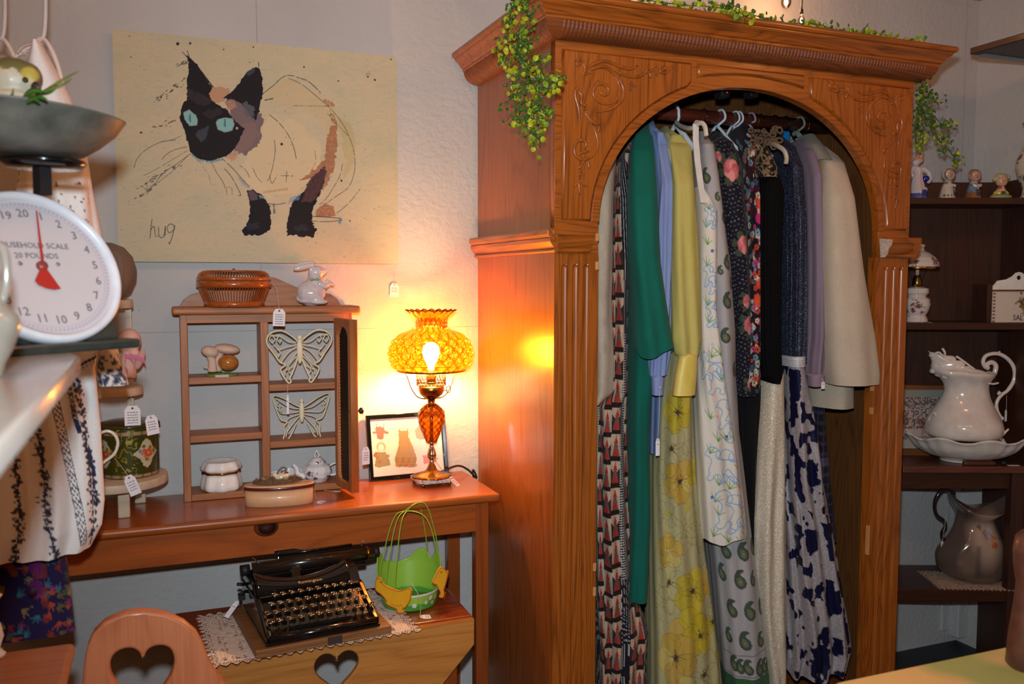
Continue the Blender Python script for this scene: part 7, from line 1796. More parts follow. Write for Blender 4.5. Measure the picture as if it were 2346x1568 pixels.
def bonnet(cx,cz,col,rim):
    def f(t,k):
        o=obj('bonnet',MB().lathe([(8.5*k,0),(12*k,1*k),(13.5*k,4*k),(12.5*k,8*k),(8*k,12*k),(0,13.5*k)],28,cap=False,M=Matrix.Translation((cx*k,-6*k,cz*k))@Matrix.Rotation(-PI/2-.25,4,'X')),mat('bonnet_'+col[1:],col,.25,coat=.5),t,solid=.0006)
        obj('bonnet_band',MB().tube([((cx+12.3*math.cos(a))*k,-7.5*k,(cz+12.3*math.sin(a))*k) for a in [2*PI*q/24 for q in range(24)]],.8*k,6,closed=True),mat('band_'+rim[1:],rim,.4),o)
    return f
# tall lady with blue basket
def lp1(X,Y,Z):
    P=Paint(X,Z,h('#c6bcc0')); P.mix((Z<12)*1.0,h('#20307e'),.9); P.mix(((X>3)&(X<16)&(Z>6)&(Z<20))*1.0,h('#1c2a8c'),1); P.mix((np.abs(X+2)<7)*(Z>18)*(Z<60)*(fbm(X*.3,Z*.05,2)>.5),h('#d3a79a'),.6)
    P.mix((np.abs(Z-76)<1.2)*1.0,h('#b0756a'),.8); P.mix((Z>86)*(X<3),h('#a8714c'),.8); face(P,7,92,4); return P.c
def ex1(t,k):
    obj('blue_basket',MB().ell((16*k,-7*k,45*k),(10*k,7*k,8*k),18,12),mat('cobalt_glaze','#131c78',.12,coat=.8),t)
fig('tall white porcelain lady holding a cobalt blue basket, beside the armoire',2100,.06,[('t',[(0,0,0),(0,30,0),(1,55,0),(2,72,0)],[24,17,11,8]),('e',(4,92),(9,9,11)),('e',(2,100),(8,8,7)),('e',(-4,84),(8,7,12)),('t',[(-8,72,-2),(-18,60,-5),(-14,48,-9)],[6,6,5]),('t',[(10,70,-2),(24,58,-5),(26,44,-7),(20,36,-9)],[6,6,5,5]),('t',[(-14,12,-4),(2,16,-10),(18,22,-10)],[10,9,5]),('e',(0,4),(26,16,6))],lp1,.002,extra=ex1)
def lp2(X,Y,Z):
    P=Paint(X,Z,h('#bdb0a0')); P.mix(((Z>4)&(Z<9)&(np.sin(X*.9)>-.2))*1.0,h('#26304e'),.8); P.mix((X>7)*(Z>8)*(Z<26),h('#1f2a44'),.9); P.mix((np.abs(Z-36)<3)*(fbm(X*.5,Z*.5,2)>.5),h('#2a3350'),.7); face(P,2,54,5.5); P.mix((np.abs(np.hypot(X-0,Z-56)-11)<1.6)*1.0,h('#7a564a'),.8); return P.c
fig('small bonneted girl figurine in a cream dress with navy flowers, second from the armoire',2170,.05,[('t',[(0,0,0),(-1,20,0),(0,36,0),(1,44,0)],[19,14,9,6]),('e',(1,55),(11,10,12)),('e',(-3,56),(12,12,14)),('t',[(-4,38,-4),(4,30,-9),(14,28,-9)],[5,5,4]),('e',(11,18),(5,4,9,-8))],lp2,extra=bonnet(1,55,'#b9aaa0','#6a4a44'))
def lp3(X,Y,Z):
    P=Paint(X,Z,h('#b7a493')); P.mix((Z<14)*1.0,h('#7c4a24'),.95); P.mix((Z>14)*(Z<34)*(X<2),h('#3f6884'),.85); P.mix((X>0)*(X<10)*(Z>6)*(Z<22),h('#1c2230'),.9); P.mix((Z>46)*(np.abs(X+1)<9),h('#8a5a40'),.5); face(P,2,52,5.5); P.mix((np.abs(np.hypot(X-0,Z-55)-11)<1.6)*1.0,h('#8a5648'),.8); return P.c
fig('small bonneted figurine with blue shawl and brown skirt, third from the armoire',2229,.05,[('t',[(0,0,0),(-1,20,0),(1,34,0),(1,42,0)],[19,13,9,6]),('e',(1,53),(10,10,12)),('e',(0,55),(12,11,13)),('t',[(-6,34,-4),(4,28,-9),(14,30,-9)],[5,5,4]),('e',(7,15),(5,4,9,-8))],lp3,extra=bonnet(1,53,'#b59a8c','#84463c'))
def lp4(X,Y,Z):
    P=Paint(X,Z,h('#b9a685')); P.mix((Z<12)*1.0,h('#6b8a3e'),.9); P.mix((Z<5)*1.0,h('#b0a08a'),.9); P.mix((Z>9)*(Z<20)*(np.abs(X)>8)*(fbm(X*.6,Z*.6,3)>.4),h('#c9b23a'),.9); P.mix((Z>22)*(Z<30)*(np.abs(np.abs(X)-7)<5),h('#a82f1e'),.9); P.mix((np.abs(X)<5)*(Z>10)*(Z<17),h('#262a30'),.9); P.mix((Z>47)*1.0,h('#a8a076'),.9); face(P,-1,40,6.5); return P.c
fig('child figurine in a straw hat on a green flower base, fourth from the armoire',2293,.05,[('e',(0,5),(25,16,7)),('e',(0,12),(18,12,9)),('t',[(0,10,0),(0,26,0)],[12,9]),('e',(0,39),(13,12,13)),('t',[(-20,42,0),(-8,50,0),(8,52,0),(18,48,0)],[4,6,6,4]),('e',(-2,50),(13,12,9))],lp4)
# delft vase at the right edge
c=onh(2357,453,.05,zs1+.0005); k=2.85/FPX
def dv_(A,Z,R):
    P=Paint(A*.05,Z,h('#c3b6a3')); P.mix((fbm(A*4,Z*60,3)>.6)*1.0,h('#1d2546'),.9); return P.c
vt=thing('delft_vase','cream vase with navy blue flowers cut by the right edge, on the top hutch shelf','vase',tuple(c))
put('vase_body',lathe_painted([(0,0),(22*k,0),(16*k,8*k),(14*k,24*k),(24*k,45*k),(31*k,70*k),(30*k,90*k),(18*k,115*k),(11*k,135*k),(14*k,160*k),(20*k,176*k)],64,dv_,m=.003),floral,vt)
# miniature oil lamp on the second shelf
c=onh(2098,739,.07,zs2+.0005); k=(c-CAM).dot(F3)/FPX
mlp=thing('miniature_lamp','miniature rose-pattern porcelain oil lamp on the second hutch shelf','lamp',tuple(c))
rs=lambda sd,zr=None:sprinkle(h('#d9c8bd'),[h('#8a2740'),h('#a8466a'),h('#7a2438')],h('#5c6a44'),1,sd,18,.0062,zr)
put('lamp_font',lathe_painted([(0,0),(26*k,0),(25*k,6*k),(21*k,14*k),(26*k,24*k),(30*k,38*k),(28*k,52*k),(20*k,58*k),(26*k,66*k),(25*k,76*k),(12*k,80*k),(0,80*k)],64,rs(3,(20*k,50*k))),floral,mlp)
obj('brass_burner',MB().lathe([(0,0),(10*k,0),(11*k,8*k),(8*k,22*k),(6*k,26*k),(0,26*k)],24,c=(0,0,80*k)),brass,mlp)
obj('glass_chimney',MB().tube([(0,0,104*k),(0,0,128*k)],4*k,12),mat('chimney_glass','#b9a99a',.1,coat=.8),mlp)
shd=put('lamp_shade',lathe_painted([(44*k,124*k),(46*k,128*k),(45*k,134*k),(38*k,146*k),(26*k,156*k),(14*k,162*k),(12*k,168*k),(15*k,172*k),(13*k,176*k),(0,177*k)],72,rs(6,(132*k,150*k))),floral,mlp)
obj('gilt_rim',MB().lathe([(42*k,119*k),(45*k,119*k),(46*k,125*k),(43*k,125*k)],48,loop=True),gold,shd)
obj('shade_wire',MB().tube([(8*k,-2*k,88*k),(22*k,-4*k,120*k)],.0009,6).tube([(-8*k,2*k,88*k),(-22*k,4*k,120*k)],.0009,6),blackm,mlp)
price_tag('slim tag hanging in front of the miniature lamp',tuple(onh(2128,738,.01,zs2+.001)),w=.010,hh=.034,rot=(-1.45,0,1.2),hang=[onh(2096,652,.02,hp2(2096,652,.02)[1]),onh(2108,690,.01,hp2(2108,690,.01)[1]),onh(2110,735,.005,zs2+.004)],lines=1)
# salt box
c=onh(2316,744,.06,zs2+.0005); k=(c-CAM).dot(F3)/FPX
sb_=thing('salt_box','white ceramic salt box with a fruit basket motif on the second hutch shelf','box',tuple(c),hang_+.05)
def sbp(P): pass
bw_,bh_=58*k,70*k
nu,nv=200,120; U_,V_=np.meshgrid(np.linspace(-bw_,bw_,nu),np.linspace(0,bh_,nv)); P=Paint(U_/k,V_/k,h('#d3c3b3'))
g=np.random.default_rng(3)
for kk in range(40): P.dot(16+g.normal(0,9),46+g.normal(0,6),3,h(('#7a3a24','#4c5c30','#a8752c','#5a3040','#8a8a4c')[g.integers(5)]),.95)
P.poly([(6,40),(26,40),(20,28),(12,28)],h('#8a6a30'),.9); P.stroke([(16,28),(16,22)],3,h('#8a6a30')); P.stroke([(10,20),(22,20)],2,h('#8a6a30'))
P.mix((np.abs(P.x+54)<3)*(np.sin(P.y*.8)>-.2),h('#6a3038'),.8)
V=np.stack([U_,np.full_like(U_,-.0302),V_],-1).reshape(-1,3); i=np.arange(nu*nv).reshape(nv,nu); F=np.stack([i[:-1,:-1],i[:-1,1:],i[1:,1:],i[1:,:-1]],-1).reshape(-1,4)
bdy=obj('box_body',MB().box(-bw_,bw_,-.030,.05,0,bh_),cream_c,sb_,bevel=.0)
me=npmesh('front_decoration',V,F); setcol(me,P.c); put('front_decoration',me,floral,bdy)
tm=textmesh('SALT',18*k,.0004,sx=.8,align='LEFT'); tm.transform(Matrix.Translation((-9*k,-.0308,10*k))@UPRIGHT); put('lettering',tm,mat('dark_print','#3a332f',.5),bdy)
obj('wooden_side',MB().box(-bw_-12*k,-bw_,-.028,.06,0,86*k),dark_z,sb_)
obj('wooden_rim',MB().box(-bw_-4*k,bw_,-.034,.05,bh_,bh_+4*k),mat('rim_wood','#6b4028',.5),sb_)
bkp=[(-bw_-6*k,bh_+4*k),(bw_,bh_+4*k),(bw_,bh_+24*k),(34*k,bh_+26*k),(20*k,bh_+34*k),(12*k,bh_+42*k),(4*k,bh_+44*k),(-4*k,bh_+42*k),(-12*k,bh_+34*k),(-26*k,bh_+27*k),(-46*k,bh_+24*k),(-52*k,bh_+16*k)]
hole=[(4*k+5*k*math.cos(a),bh_+31*k+5*k*math.sin(a)) for a in [2*PI*q/14 for q in range(14)]]
me=plate([bkp,hole],.006,.001); me.transform(UPRIGHT); me.transform(Matrix.Translation((0,-.022,0))); put('hanging_crest',me,cream_c,sb_)
# framed village print behind the bowl
c=onh(2110,1025,.17,zs3+.0005)
fr_=thing('wooden_framed_print','wood-framed print of a horse and street scene behind the white pitcher','picture',tuple(c),hang_); kf=(c-CAM).dot(F3)/FPX
fw,fh=92*kf,162*kf
me=plate([[(-fw,0),(fw,0),(fw,fh),(-fw,fh)],[(-fw+.014,.024),(fw-.014,.024),(fw-.014,fh-.016),(-fw+.014,fh-.016)]],.014,.002); me.transform(UPRIGHT); put('frame_moulding',me,wood('frame_wood','#5a2f16','#83491f','x',1,.45,.2,.8),fr_)
nu,nv=180,150; U_,V_=np.meshgrid(np.linspace(-fw+.012,fw-.012,nu),np.linspace(.020,fh-.014,nv)); P=Paint(U_/kf,V_/kf,h('#b9a499'))
def lineb(y0,y1,x0,x1,c_,den,sd): 
    m=(P.y>y0)&(P.y<y1)&(P.x>x0)&(P.x<x1)&(fbm(P.x*.35,P.y*.35,sd,3)>den); P.mix(m*1.0,h(c_),.8)
P.mix((P.y>134)*1.0,h('#8f8f84'),1)
lineb(112,134,-90,90,'#3a3036',.45,2); lineb(60,112,-90,90,'#3c3238',.52,3); lineb(70,105,-80,-30,'#6a2f22',.4,4); lineb(62,90,-10,60,'#5c1f24',.5,5); lineb(36,60,-70,-30,'#6a3a30',.55,6); lineb(38,62,0,80,'#8f7f78',.4,8)
P.stroke([(-80,40),(20,42)],1.5,h('#7a4a40'),.8)
V=np.stack([U_,np.full_like(U_,.001),V_],-1).reshape(-1,3); i=np.arange(nu*nv).reshape(nv,nu); F=np.stack([i[:-1,:-1],i[:-1,1:],i[1:,1:],i[1:,:-1]],-1).reshape(-1,4)
me=npmesh('printed_scene',V,F); setcol(me,P.c); put('printed_scene',me,painted('print_paper',.25,.4),fr_)
# washbowl and ewer
c=onh(2212,1050,.085,zs3+.0008); k=(c-CAM).dot(F3)/FPX
bwl=thing('wash_bowl','white scalloped ironstone wash bowl under the pitcher','bowl',tuple(c),hang_)
sc8=lambda a,z,i:1+(.035*math.cos(8*a)+.012*math.cos(24*a))*min(1,max(0,(z-10*k)/(40*k)))
pr=[(0,0),(52*k,0),(56*k,3*k),(62*k,8*k),(88*k,16*k),(112*k,32*k),(126*k,50*k),(133*k,58*k),(130*k,60*k),(118*k,48*k),(100*k,30*k),(70*k,16*k),(0,13*k)]
pr=dens(pr,.002)
R=[]
for r,z in pr:
    R.append([(r*sc8(a,z,0)*math.cos(a),r*sc8(a,z,0)*math.sin(a)*.80,z+5*k*math.cos(8*a)*min(1,max(0,(z-30*k)/(30*k)))) for a in [2*PI*q/144 for q in range(144)]])
obj('bowl_shell',MB().rings(R,cap=True),ironstone,bwl)
ew=thing('ewer_pitcher','large white ironstone pitcher with ornate lip and scroll handle standing in the bowl','pitcher',tuple(c+Vector((0,0,15*k))),hang_)
ez0=zs3+.0008+15*k
def eq(x,y): # crop coords -> local x,z   (crop 3 scale 5.227)
    q=hp2(2060+x/5.227,780+y/5.227,.085); p=MHi@c; return q[0]-p.x,q[1]-ez0
prf=[((400,1180),(1180,1180)),((345,1120),(1205,1110)),((335,1040),(1215,1030)),((350,960),(1200,960)),((400,860),(1170,880)),((470,760),(1115,790)),((530,670),(1080,700)),((555,590),(1065,620)),((545,520),(1060,560)),((505,460),(1065,520)),((450,420),(1090,480)),((400,390),(1120,440)),((385,340),(1130,400))]
R=[];n=96
for (a_,b_2) in prf:
    (x0,z0),(x1,z1)=eq(*a_),eq(*b_2); cx=(x0+x1)/2; rx_=(x1-x0)/2; 
    R.append([(cx+rx_*math.cos(t),rx_*.92*math.sin(t)*(1 if z0<.12 else .8)*(1+.03*math.sin(6*t+z0*60)),max(0.0,z0+(z1-z0)*(math.cos(t)+1)/2)) for t in [2*PI*q/n for q in range(n)]])
# lip rings rising to the spout on the left
lipt=[(370,300),(1120,370)],[(345,230),(1090,385)]
def liprow(L_,Rr,rise,inner=1.0,w=.62):
    (x0,z0),(x1,z1)=eq(*L_),eq(*Rr); cx=(x0+x1)/2; rx_=(x1-x0)/2*inner
    return [(cx+rx_*math.cos(t),rx_*w*math.sin(t)*(1-.35*max(0,-math.cos(t))),z1+(z0-z1)*((1-math.cos(t))/2)**rise+.0022*math.sin(9*t)) for t in [2*PI*q/n for q in range(n)]]
R.append(liprow((385,330),(1135,400),1.0,1,.66)); R.append(liprow((395,250),(1125,385),1.2,1,.60)); R.append(liprow((365,170),(1105,380),1.5,1,.54)); R.append(liprow((345,110),(1100,385),1.7,1,.50))
R.append(liprow((375,150),(1075,400),1.7,1,.44)); R.append(liprow((500,330),(1050,470),1.2,1,.42)); R.append(liprow((560,520),(1030,560),.9,1,.6))
obj('pitcher_body',MB().rings(R,cap=True),ironstone,ew,sub=1)
def e3(pts,d=0): return [(eq(x,y)[0],d,eq(x,y)[1]) for x,y in pts]
obj('scroll_handle',MB().tube(crom(e3([(1115,450),(1150,370),(1155,300),(1110,265),(1060,285),(1045,320),(1070,335),(1030,320),(1005,260),(1030,195),(1100,165),(1195,165),(1290,215),(1360,300),(1385,400),(1365,500),(1300,600),(1240,645),(1190,700),(1165,770),(1180,860),(1225,935)]),5),[5.5*k]*30+[4.6*k]*50+[4*k]*26,12),ironstone,ew)
mb=MB()
for pts,r in (([(1195,170),(1200,130)],2.5),([(1210,640),(1180,625)],5),([(1225,935),(1240,940)],5),([(515,95),(545,140),(550,190)],3)): 
    obj('handle_nub' if pts[0][0]>600 else 'lip_curl',MB().tube(e3(pts),r*k,8),ironstone,ew)
lipp=[('e',e3([(x,y)],d)[0],(a*k,b*k,c_*k)) for x,y,d,a,b,c_ in ((455,215,0,15,12,11),(400,180,0,9,9,6),(440,310,0,11,15,9),(395,370,0,6,9,6),(560,220,-16*k,16,7,9),(660,270,-22*k,15,6,8),(520,420,-18*k,11,7,7),(470,400,0,9,14,8),(740,330,-26*k,14,6,7),(640,420,-30*k,13,6,7),(560,220,16*k,16,7,9),(660,270,22*k,15,6,8))]
put('ornate_lip',blob(lipp,.0022),ironstone,ew)
for pts in ([(440,260),(520,330),(640,400),(700,470),(690,540),(730,560),(760,520)],[(560,400),(640,440),(720,470)],[(760,480),(860,520),(980,500),(1060,510),(1130,500)],[(620,180),(700,240),(760,290),(820,340)],[(400,150),(440,140),(480,180),(520,190)],[(380,850),(440,950),(460,1110)],[(1200,1030),(1120,1100),(1080,1150)]):
    Z_=e3(pts); mb=MB(); mb.tube(crom([(x,-(34*k if z>.11 else 56*k)+abs(x)*.25,z) for x,_,z in Z_],4),2.6*k,7); obj('moulded_scroll',mb,ironstone,ew)
price_tag('thin white tag hanging from the pitcher handle',(MH@Vector((MHi@c)+Vector((eq(1268,830)[0],-.006,15*k+eq(1268,830)[1])))),w=.010,hh=.040,hang=[MH@Vector((MHi@c)+Vector((eq(1280,660)[0],-.004,15*k+eq(1280,660)[1]))),MH@Vector((MHi@c)+Vector((eq(1275,780)[0],-.005,15*k+eq(1275,780)[1])))],lines=1)
# cinnamon-brown stub and black clip in front of the bowl
c2=onh(2245,1062,-.005,zs3+.0085)
wsx=thing('wooden_spindle','short brown wooden spindle lying in front of the wash bowl','spindle',tuple(c2),hang_)
obj('turned_rod',MB().tube([(-.055,0,0),(-.045,0,.0),(.04,0,0),(.05,0,0)],[.0075,.0085,.0085,.007],16),mat('spindle_wood','#5a2f1c',.5),wsx)
c3=onh(2300,1064,-.006,zs3+.001)
cl_=thing('binder_clip','small black clip with a white tag on the hutch counter beside the spindle','clip',tuple(c3),hang_)
obj('clip_body',MB().ell((0,0,.008),(.010,.007,.008),12,8),blackm,cl_); obj('clip_tag',MB().box(.012,.05,-.008,.006,.0005,.0012),paper,cl_)
# brown pitcher on the doily, lower shelf
c=onh(2232,1325,.10,zs4+.003); k=(c-CAM).dot(F3)/FPX
lc_=onh(2215,1310,.08,zs4)
doily('lace_doily','beige lace doily under the smoky brown pitcher on the lower hutch shelf',0,.31,0,.20,zs4,0,mat('beige_lace','#b89a84',.95,noise=.1,nscale=600),cell=.0024,seed=5,tooth=.014,loc=tuple(onh(2228,1335,.085,zs4+.0002)))
bpy.data.objects['lace_doily.001'].rotation_euler=(0,0,hang_-.06)
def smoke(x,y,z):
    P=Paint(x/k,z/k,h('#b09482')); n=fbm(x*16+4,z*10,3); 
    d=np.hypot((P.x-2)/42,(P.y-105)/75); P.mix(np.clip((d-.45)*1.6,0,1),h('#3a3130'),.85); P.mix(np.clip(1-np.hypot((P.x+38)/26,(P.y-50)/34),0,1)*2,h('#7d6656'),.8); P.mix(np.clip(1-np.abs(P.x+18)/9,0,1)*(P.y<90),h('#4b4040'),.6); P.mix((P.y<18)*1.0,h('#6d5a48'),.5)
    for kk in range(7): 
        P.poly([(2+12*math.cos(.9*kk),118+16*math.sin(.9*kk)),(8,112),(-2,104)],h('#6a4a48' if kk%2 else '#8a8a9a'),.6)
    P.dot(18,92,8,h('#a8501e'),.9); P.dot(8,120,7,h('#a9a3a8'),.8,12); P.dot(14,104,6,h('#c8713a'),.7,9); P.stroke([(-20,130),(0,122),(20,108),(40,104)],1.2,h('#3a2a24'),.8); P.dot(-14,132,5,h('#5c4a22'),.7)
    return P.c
sm_=thing('smoky_pitcher','shaded brown and grey glazed pitcher with a flower motif on the lower hutch shelf','pitcher',tuple(c),hang_)
def sq(x,y): q=hp2(1900+x/3.027,1050+y/3.027,.10); p=MHi@c; return q[0]-p.x,q[1]-zs4-.003
rowsP=[((900,845),(1120,855)),((830,815),(1190,830)),((760,760),(1245,770)),((735,690),(1262,690)),((745,640),(1255,620)),((800,580),(1215,560)),((850,510),(1175,500)),((875,440),(1150,440)),((885,380),(1143,380)),((880,330),(1150,330)),((860,280),(1185,290)),((835,235),(1240,262)),((828,205),(1275,240))]
R=[]
for a_,b_2 in rowsP:
    (x0,z0),(x1,z1)=sq(*a_),sq(*b_2); cx=(x0+x1)/2; rx_=(x1-x0)/2; top=max(0,(z0-.13)/.05)
    R.append([(cx+rx_*math.cos(t)*(1+.02*math.cos(6*t)),min(rx_,.085)*.9*math.sin(t)*(1+.02*math.cos(6*t)),max(0,(z0+z1)/2-.018*top*abs(math.sin(t)))) for t in [2*PI*q/96 for q in range(96)]])
mb=MB(); mb.rings(R[:-1]+[R[-1]]+[[(x*.94,y*.94,z-.001) for x,y,z in R[-1]]]+[[(x*.9,y*.9,z-.002) for x,y,z in R[-3]]],cap=True)
me=mb.mesh('pb'); 
o_=bpy.data.objects.new('t',me); COL.objects.link(o_); ss=o_.modifiers.new('s','SUBSURF'); ss.levels=2; me2=bpy.data.meshes.new_from_object(o_.evaluated_get(bpy.context.evaluated_depsgraph_get())); bpy.data.objects.remove(o_)
co=np.empty(len(me2.vertices)*3,np.float32); me2.vertices.foreach_get('co',co); co=co.reshape(-1,3); setcol(me2,smoke(co[:,0],co[:,1],co[:,2])); me2.polygons.foreach_set('use_smooth',[True]*len(me2.polygons))
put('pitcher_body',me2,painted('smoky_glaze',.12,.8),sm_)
hdp=[(870,250),(845,235),(800,215),(765,235),(735,290),(730,350),(750,400),(790,430),(805,470),(780,520),(790,560),(840,570)]
obj('handle',MB().tube(crom([(sq(x,y)[0],0,sq(x,y)[1]) for x,y in hdp],5),4.6*k,12,flat=.8),mat('charcoal_glaze','#241e1d',.12,coat=.8),sm_)
price_tag('pale tag hanging from the handle of the smoky pitcher',tuple(MH@Vector((MHi@c)+Vector((sq(775,580)[0],-.008,sq(775,580)[1]+.003)))),w=.012,hh=.030,hang=[MH@Vector((MHi@c)+Vector((sq(800,410)[0],-.006,sq(800,410)[1]))),MH@Vector((MHi@c)+Vector((sq(788,500)[0],-.008,sq(788,500)[1])))],lines=1)
# wall shelf at the upper right
p0=at(2222,125,X=2.36); 
ws=thing('wall_shelf','dark wooden shelf bracketed high on the right wall, seen from below','shelf',(2.787,p0.y-.3,p0.z))
obj('shelf_board',MB().box(2.36-2.787,0,-.55,.30,0,.020),dark_x,ws,bevel=.002)
obj('metal_strip',MB().box(2.39-2.787,0,.272,.301,-.004,.0),mat('pale_strip','#8d949a',.3,metal=.3),ws)  # pale strip added to paint the light on the far edge
obj('bracket',MB().prism([(0,0),(-.16,0),(0,-.14)],-.52,-.505,'y'),blackm,ws)
# yellow table and turned wood post, foreground right
yz=.80
e0=at(1915,1563,Z=yz); e1=at(2330,1476,Z=yz); 
yt=thing('yellow_table','yellow-cream table corner in the lower right foreground','table',(e1.x,e1.y-.3,0))
ym=painted('butter_paint',.4,.3)
dvv=(e1-e0).normalized(); pv=Vector((dvv.y,-dvv.x,0))
c0=e0-yt.location; P4=[e0, e1+dvv*.35, e1+dvv*.35+pv*.55, e0+pv*.55]
lp=[(p.x-yt.location.x,p.y-yt.location.y) for p in P4]
me=plate([lp],.024,.005); me.transform(Matrix.Translation((0,0,yz-.012)))
m,nt,b=nodes('butter_yellow'); v=coords(nt); n_=nn(nt,'ShaderNodeTexNoise',i_Scale=5.0,i_Detail=2.0); nt.links.new(v,n_.inputs[0]); nt.links.new(ramp(nt,n_.outputs[0],[(.50,h('#d6a868')),(.62,h('#9c9a58'))]),b.inputs[0]); b.inputs['Roughness'].default_value=.35
put('table_top',me,m,yt)
for p in ((.04,.04),(.9,.04),(.04,.9),(.9,.9)):
    q=P4[0].lerp(P4[1],p[0]).lerp(P4[3].lerp(P4[2],p[0]),p[1])-yt.location; obj('leg',MB().box(q.x-.02,q.x+.02,q.y-.02,q.y+.02,0,yz-.024),m,yt)
bq=at(2346,1560,Z=yz); bq=at(2352,1530,Z=yz)
bt=thing('brown_bottle','mottled brown stoneware bottle cut by the right edge, standing on the yellow table','bottle',(bq.x,bq.y,yz)); kb_=(Vector(bt.location)-CAM).dot(F3)/FPX
def bz(y): return at(2350,y,D=(Vector(bt.location)-CAM).dot(F3)).z-yz
obj('bottle_body',MB().lathe([(0,0),(36*kb_,0),(44*kb_,bz(1520)),(40*kb_,bz(1450)),(32*kb_,bz(1380)),(29*kb_,bz(1330)),(36*kb_,bz(1290)),(38*kb_,bz(1255)),(34*kb_,bz(1225)),(22*kb_,bz(1212)),(0,bz(1210))],48),mat('brown_stoneware','#4d2c20',.45,coat=.2,noise=.3,nscale=40),bt)
# ---------------------------------------------------------------- garlands of artificial greenery
gdark=mat('garland_leaf','#33601a',.22,coat=.5,noise=.25,nscale=50); gyel=mat('garland_bloom','#a3a81e',.4,noise=.2,nscale=50); gyel2=mat('garland_bud','#7f9a2c',.35,noise=.2,nscale=50); gst=mat('garland_stem','#4a5a1c',.5)
def cup_(mb,c,r,dirn,depth=.5):
    d=Vector(dirn).normalized(); a=d.orthogonal().normalized(); b_=d.cross(a); n=7
    v=[Vector(c)]+[Vector(c)+d*r*depth+(a*math.cos(2*PI*k/n)+b_*math.sin(2*PI*k/n))*r*(1+.1*math.sin(3*k)) for k in range(n)]
    v2=[Vector(c)+d*r*depth*.8+(a*math.cos(2*PI*k/n)+b_*math.sin(2*PI*k/n))*r*.5 for k in range(n)]
    mb.add(v,[(0,1+k,1+(k+1)%n) for k in range(n)],True)
    mb.add([Vector(c)+d*r*depth]+v[1:],[(0,1+(k+1)%n,1+k) for k in range(n)],False) if depth<.3 else None
def garland(label,strands,seed,nl=9,ny=.35,spread=.035,lr=.0052,side=None,tips=True):
    g=random.Random(seed); o=Vector(strands[0][0]); t=thing('ivy_garland',label,'garland',tuple(o))
    st=MB();lf=MB();bl=MB();b2=MB()
    for S0 in strands:
        C8=crom([Vector(p)-o for p in S0],6); st.tube(C8,.0013,5); L_=sum((C8[i+1]-C8[i]).length for i in range(len(C8)-1)); n=int(L_*nl*12)
        for k in range(n):
            f=k/n; i_=min(len(C8)-2,int(f*(len(C8)-1))); p=C8[i_].lerp(C8[i_+1],f*(len(C8)-1)-i_)
            dv_=Vector((g.gauss(0,1),g.gauss(0,1)-.3,g.gauss(0,.8)-.1)).normalized()*spread*g.uniform(.25,1.15)
            e=p+dv_+Vector((0,0,-spread*.35*g.random())); mid=p+dv_*.55+Vector((0,0,.006))
            if side: 
                e=side(e+o)-o
            st.tube([p,mid,e],.00055,3,cap=False)
            q=g.random(); last=f>.82
            if q<ny or (last and q<.8):
                for _ in range(g.choice((1,2,3))):
                    cup_(bl if g.random()<.7 else b2,e+Vector((g.gauss(0,.005),g.gauss(0,.004),g.gauss(0,.005))),lr*g.uniform(.8,1.25),(g.gauss(0,.6),-.8+g.gauss(0,.4),-.5+g.gauss(0,.6)),.6)
            else:
                for _ in range(g.choice((1,2,2,3))): lf.ell(e+Vector((g.gauss(0,.006),g.gauss(0,.005),g.gauss(0,.006))),(lr*.85*g.uniform(.7,1.2),lr*.35,lr*.8),7,5,rot=(g.uniform(-.8,.8),g.uniform(-1,1),g.uniform(0,6)))
    tag(obj('stems',st,gst,t),None,None,kind='stuff'); tag(obj('leaves',lf,gdark,t),None,None,kind='stuff'); tag(obj('blooms',bl,gyel,t,solid=.0004),None,None,kind='stuff'); tag(obj('pale_blooms',b2,gyel2,t,solid=.0004),None,None,kind='stuff')
    return t
def ug(x,y,v): q=am(x,y,v); return tuple(AWd(q[0],v,q[1]))
YL=lambda x,y,d=0:tuple(at(x,y,X=AX-.105-d))
def keepout(p): 
    q=p-Vector((AX,AY,0)); 
    return Vector((min(p.x,AX-.085),p.y,p.z)) if (q.y>-.02 and p.z<2.02 and p.x<AX+.05) else p
garland('trailing yellow-green garland hanging over the left corner of the armoire',[[at(1205,-20,X=AX-.06),YL(1195,20),YL(1195,90),YL(1200,170),YL(1205,250),YL(1215,290),YL(1238,325)],[at(1190,-20,X=AX-.06),YL(1170,30),YL(1160,90),YL(1150,145)],[YL(1195,100),YL(1225,130),YL(1245,170),YL(1262,195)],[YL(1195,60),YL(1185,160),YL(1180,230),YL(1185,280)],[YL(1200,150),YL(1225,200),YL(1240,250),YL(1232,270)]],11,nl=21,ny=.34,spread=.030,lr=.0058,side=keepout)
gz=2.0135
def tp(u,v,z=0): return tuple(AWd(u,v,gz+z))
garland('low yellow-green garland lying along the top of the armoire cornice',[[tp(.0,-.02,.015),tp(.15,-.05,.01),tp(.30,-.045,.012),tp(.42,-.04,.02),tp(.50,-.05,.012),tp(.62,-.03,.01),tp(.72,-.04,.014),tp(.82,-.03,.008),tp(.92,-.04,.012),tp(1.02,-.03,.008),tp(1.10,-.02,.008)],[tp(.40,-.05,.02),tp(.44,-.085,.012),tp(.46,-.092,-.012)],[tp(.88,-.03,.015),tp(.90,-.03,.038)]],12,nl=14,ny=.6,spread=.020,lr=.0062)
XR=lambda x,y,d=0:tuple(AWd(AW+.075+d,.0,0)*0+Vector(at(x,y,Y=-.42)))
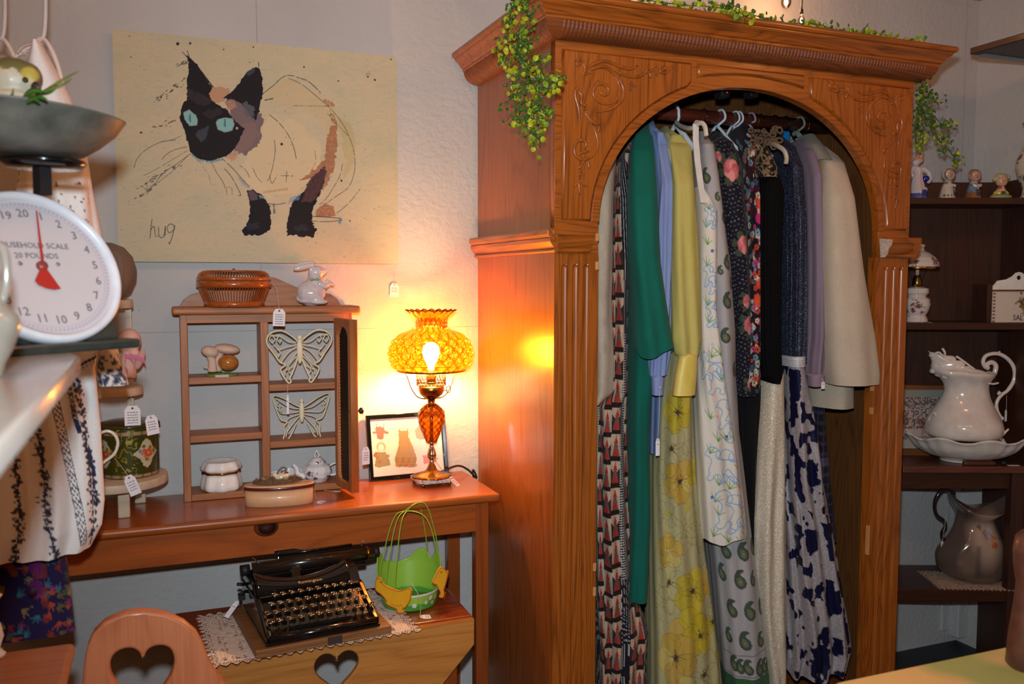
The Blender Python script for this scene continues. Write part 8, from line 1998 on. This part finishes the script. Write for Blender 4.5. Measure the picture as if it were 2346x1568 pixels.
garland('trailing garland hanging beside the right edge of the armoire above the figurines',[[tp(1.03,.12,.006),tp(1.16,.13,.006),XR(2122,150),XR(2112,200),XR(2110,250),XR(2115,300),XR(2108,340)],[XR(2112,220),XR(2135,260),XR(2160,285),XR(2180,280)],[XR(2112,250),XR(2140,310),XR(2165,335),XR(2195,372)],[XR(2110,200),XR(2130,215),XR(2150,240)],[XR(2108,240),XR(2095,290),XR(2098,325)]],13,nl=18,ny=.16,spread=.026,lr=.0052)
# ---------------------------------------------------------------- string lights
def bulbthing(label,p,r=.013,lit=6,clip=False):
    t=thing('string_bulb',label,'light bulb',tuple(p))
    obj('glass_globe',MB().lathe([(0,-r*1.25),(r*.5,-r*1.15),(r*.9,-r*.6),(r,0),(r*.85,r*.7),(r*.5,r*1.3),(r*.42,r*1.7)],24,cap=False),MC.get('bulb_glass') or clearglass(),t)
    obj('filament',MB().ell((0,0,-.001),(r*.32,r*.32,r*.75),12,8),mat('hot_filament','#ffffff',.5,emit=(1,.55,.25),estr=260*lit),t)
    obj('socket',MB().lathe([(0,r*1.6),(r*.5,r*1.6),(r*.5,r*3.2),(0,r*3.2)],16),blackm,t)
    return t
def clearglass():
    m,nt,b=nodes('bulb_glass'); tr=nn(nt,'ShaderNodeBsdfTransparent'); tr.inputs[0].default_value=(1,.9,.8,1); gl=nn(nt,'ShaderNodeBsdfGlossy'); gl.inputs['Roughness'].default_value=.05
    lw=nn(nt,'ShaderNodeFresnel',i_IOR=1.6); ms=nn(nt,'ShaderNodeMixShader'); nt.links.new(lw.outputs[0],ms.inputs[0]); nt.links.new(tr.outputs[0],ms.inputs[1]); nt.links.new(gl.outputs[0],ms.inputs[2]); nt.links.new(ms.outputs[0],nt.nodes['Material Output'].inputs[0]); MC['bulb_glass']=m; return m
b1=at(1801,4,Y=-.12); bulbthing('glowing clear globe bulb hanging above the middle of the armoire',b1,.016,1.0)
b2_=at(1836,46,Y=-.16); bulbthing('glowing bulb hanging at the end of the black cord behind the garland',b2_,.010,.7)
b3=at(1500,-70,Y=-.12); bulbthing('glowing globe bulb of the string above the frame, left of the others',b3,.0135,1.0)
cd_=thing('light_string','black cord of the string lights draped under the ceiling','cord',(b1.x,-.12,2.36))
mb=MB(); o=Vector(cd_.location)
mb.tube(crom([Vector((-.2,-.1,2.36))-o,Vector((.5,-.12,2.30))-o,b3+Vector((0,0,.045))-o,b1+Vector((0,0,.045))-o,b2_+Vector((.02,0,.20))-o,Vector((2.7,-.15,2.36))-o],8),.0022,6)
mb.tube(crom([b2_+Vector((.002,0,.20))-o,b2_+Vector((.001,0,.12))-o,b2_+Vector((0,0,.03))-o],5),.0022,6)
obj('cord_run',mb,blackm,cd_)
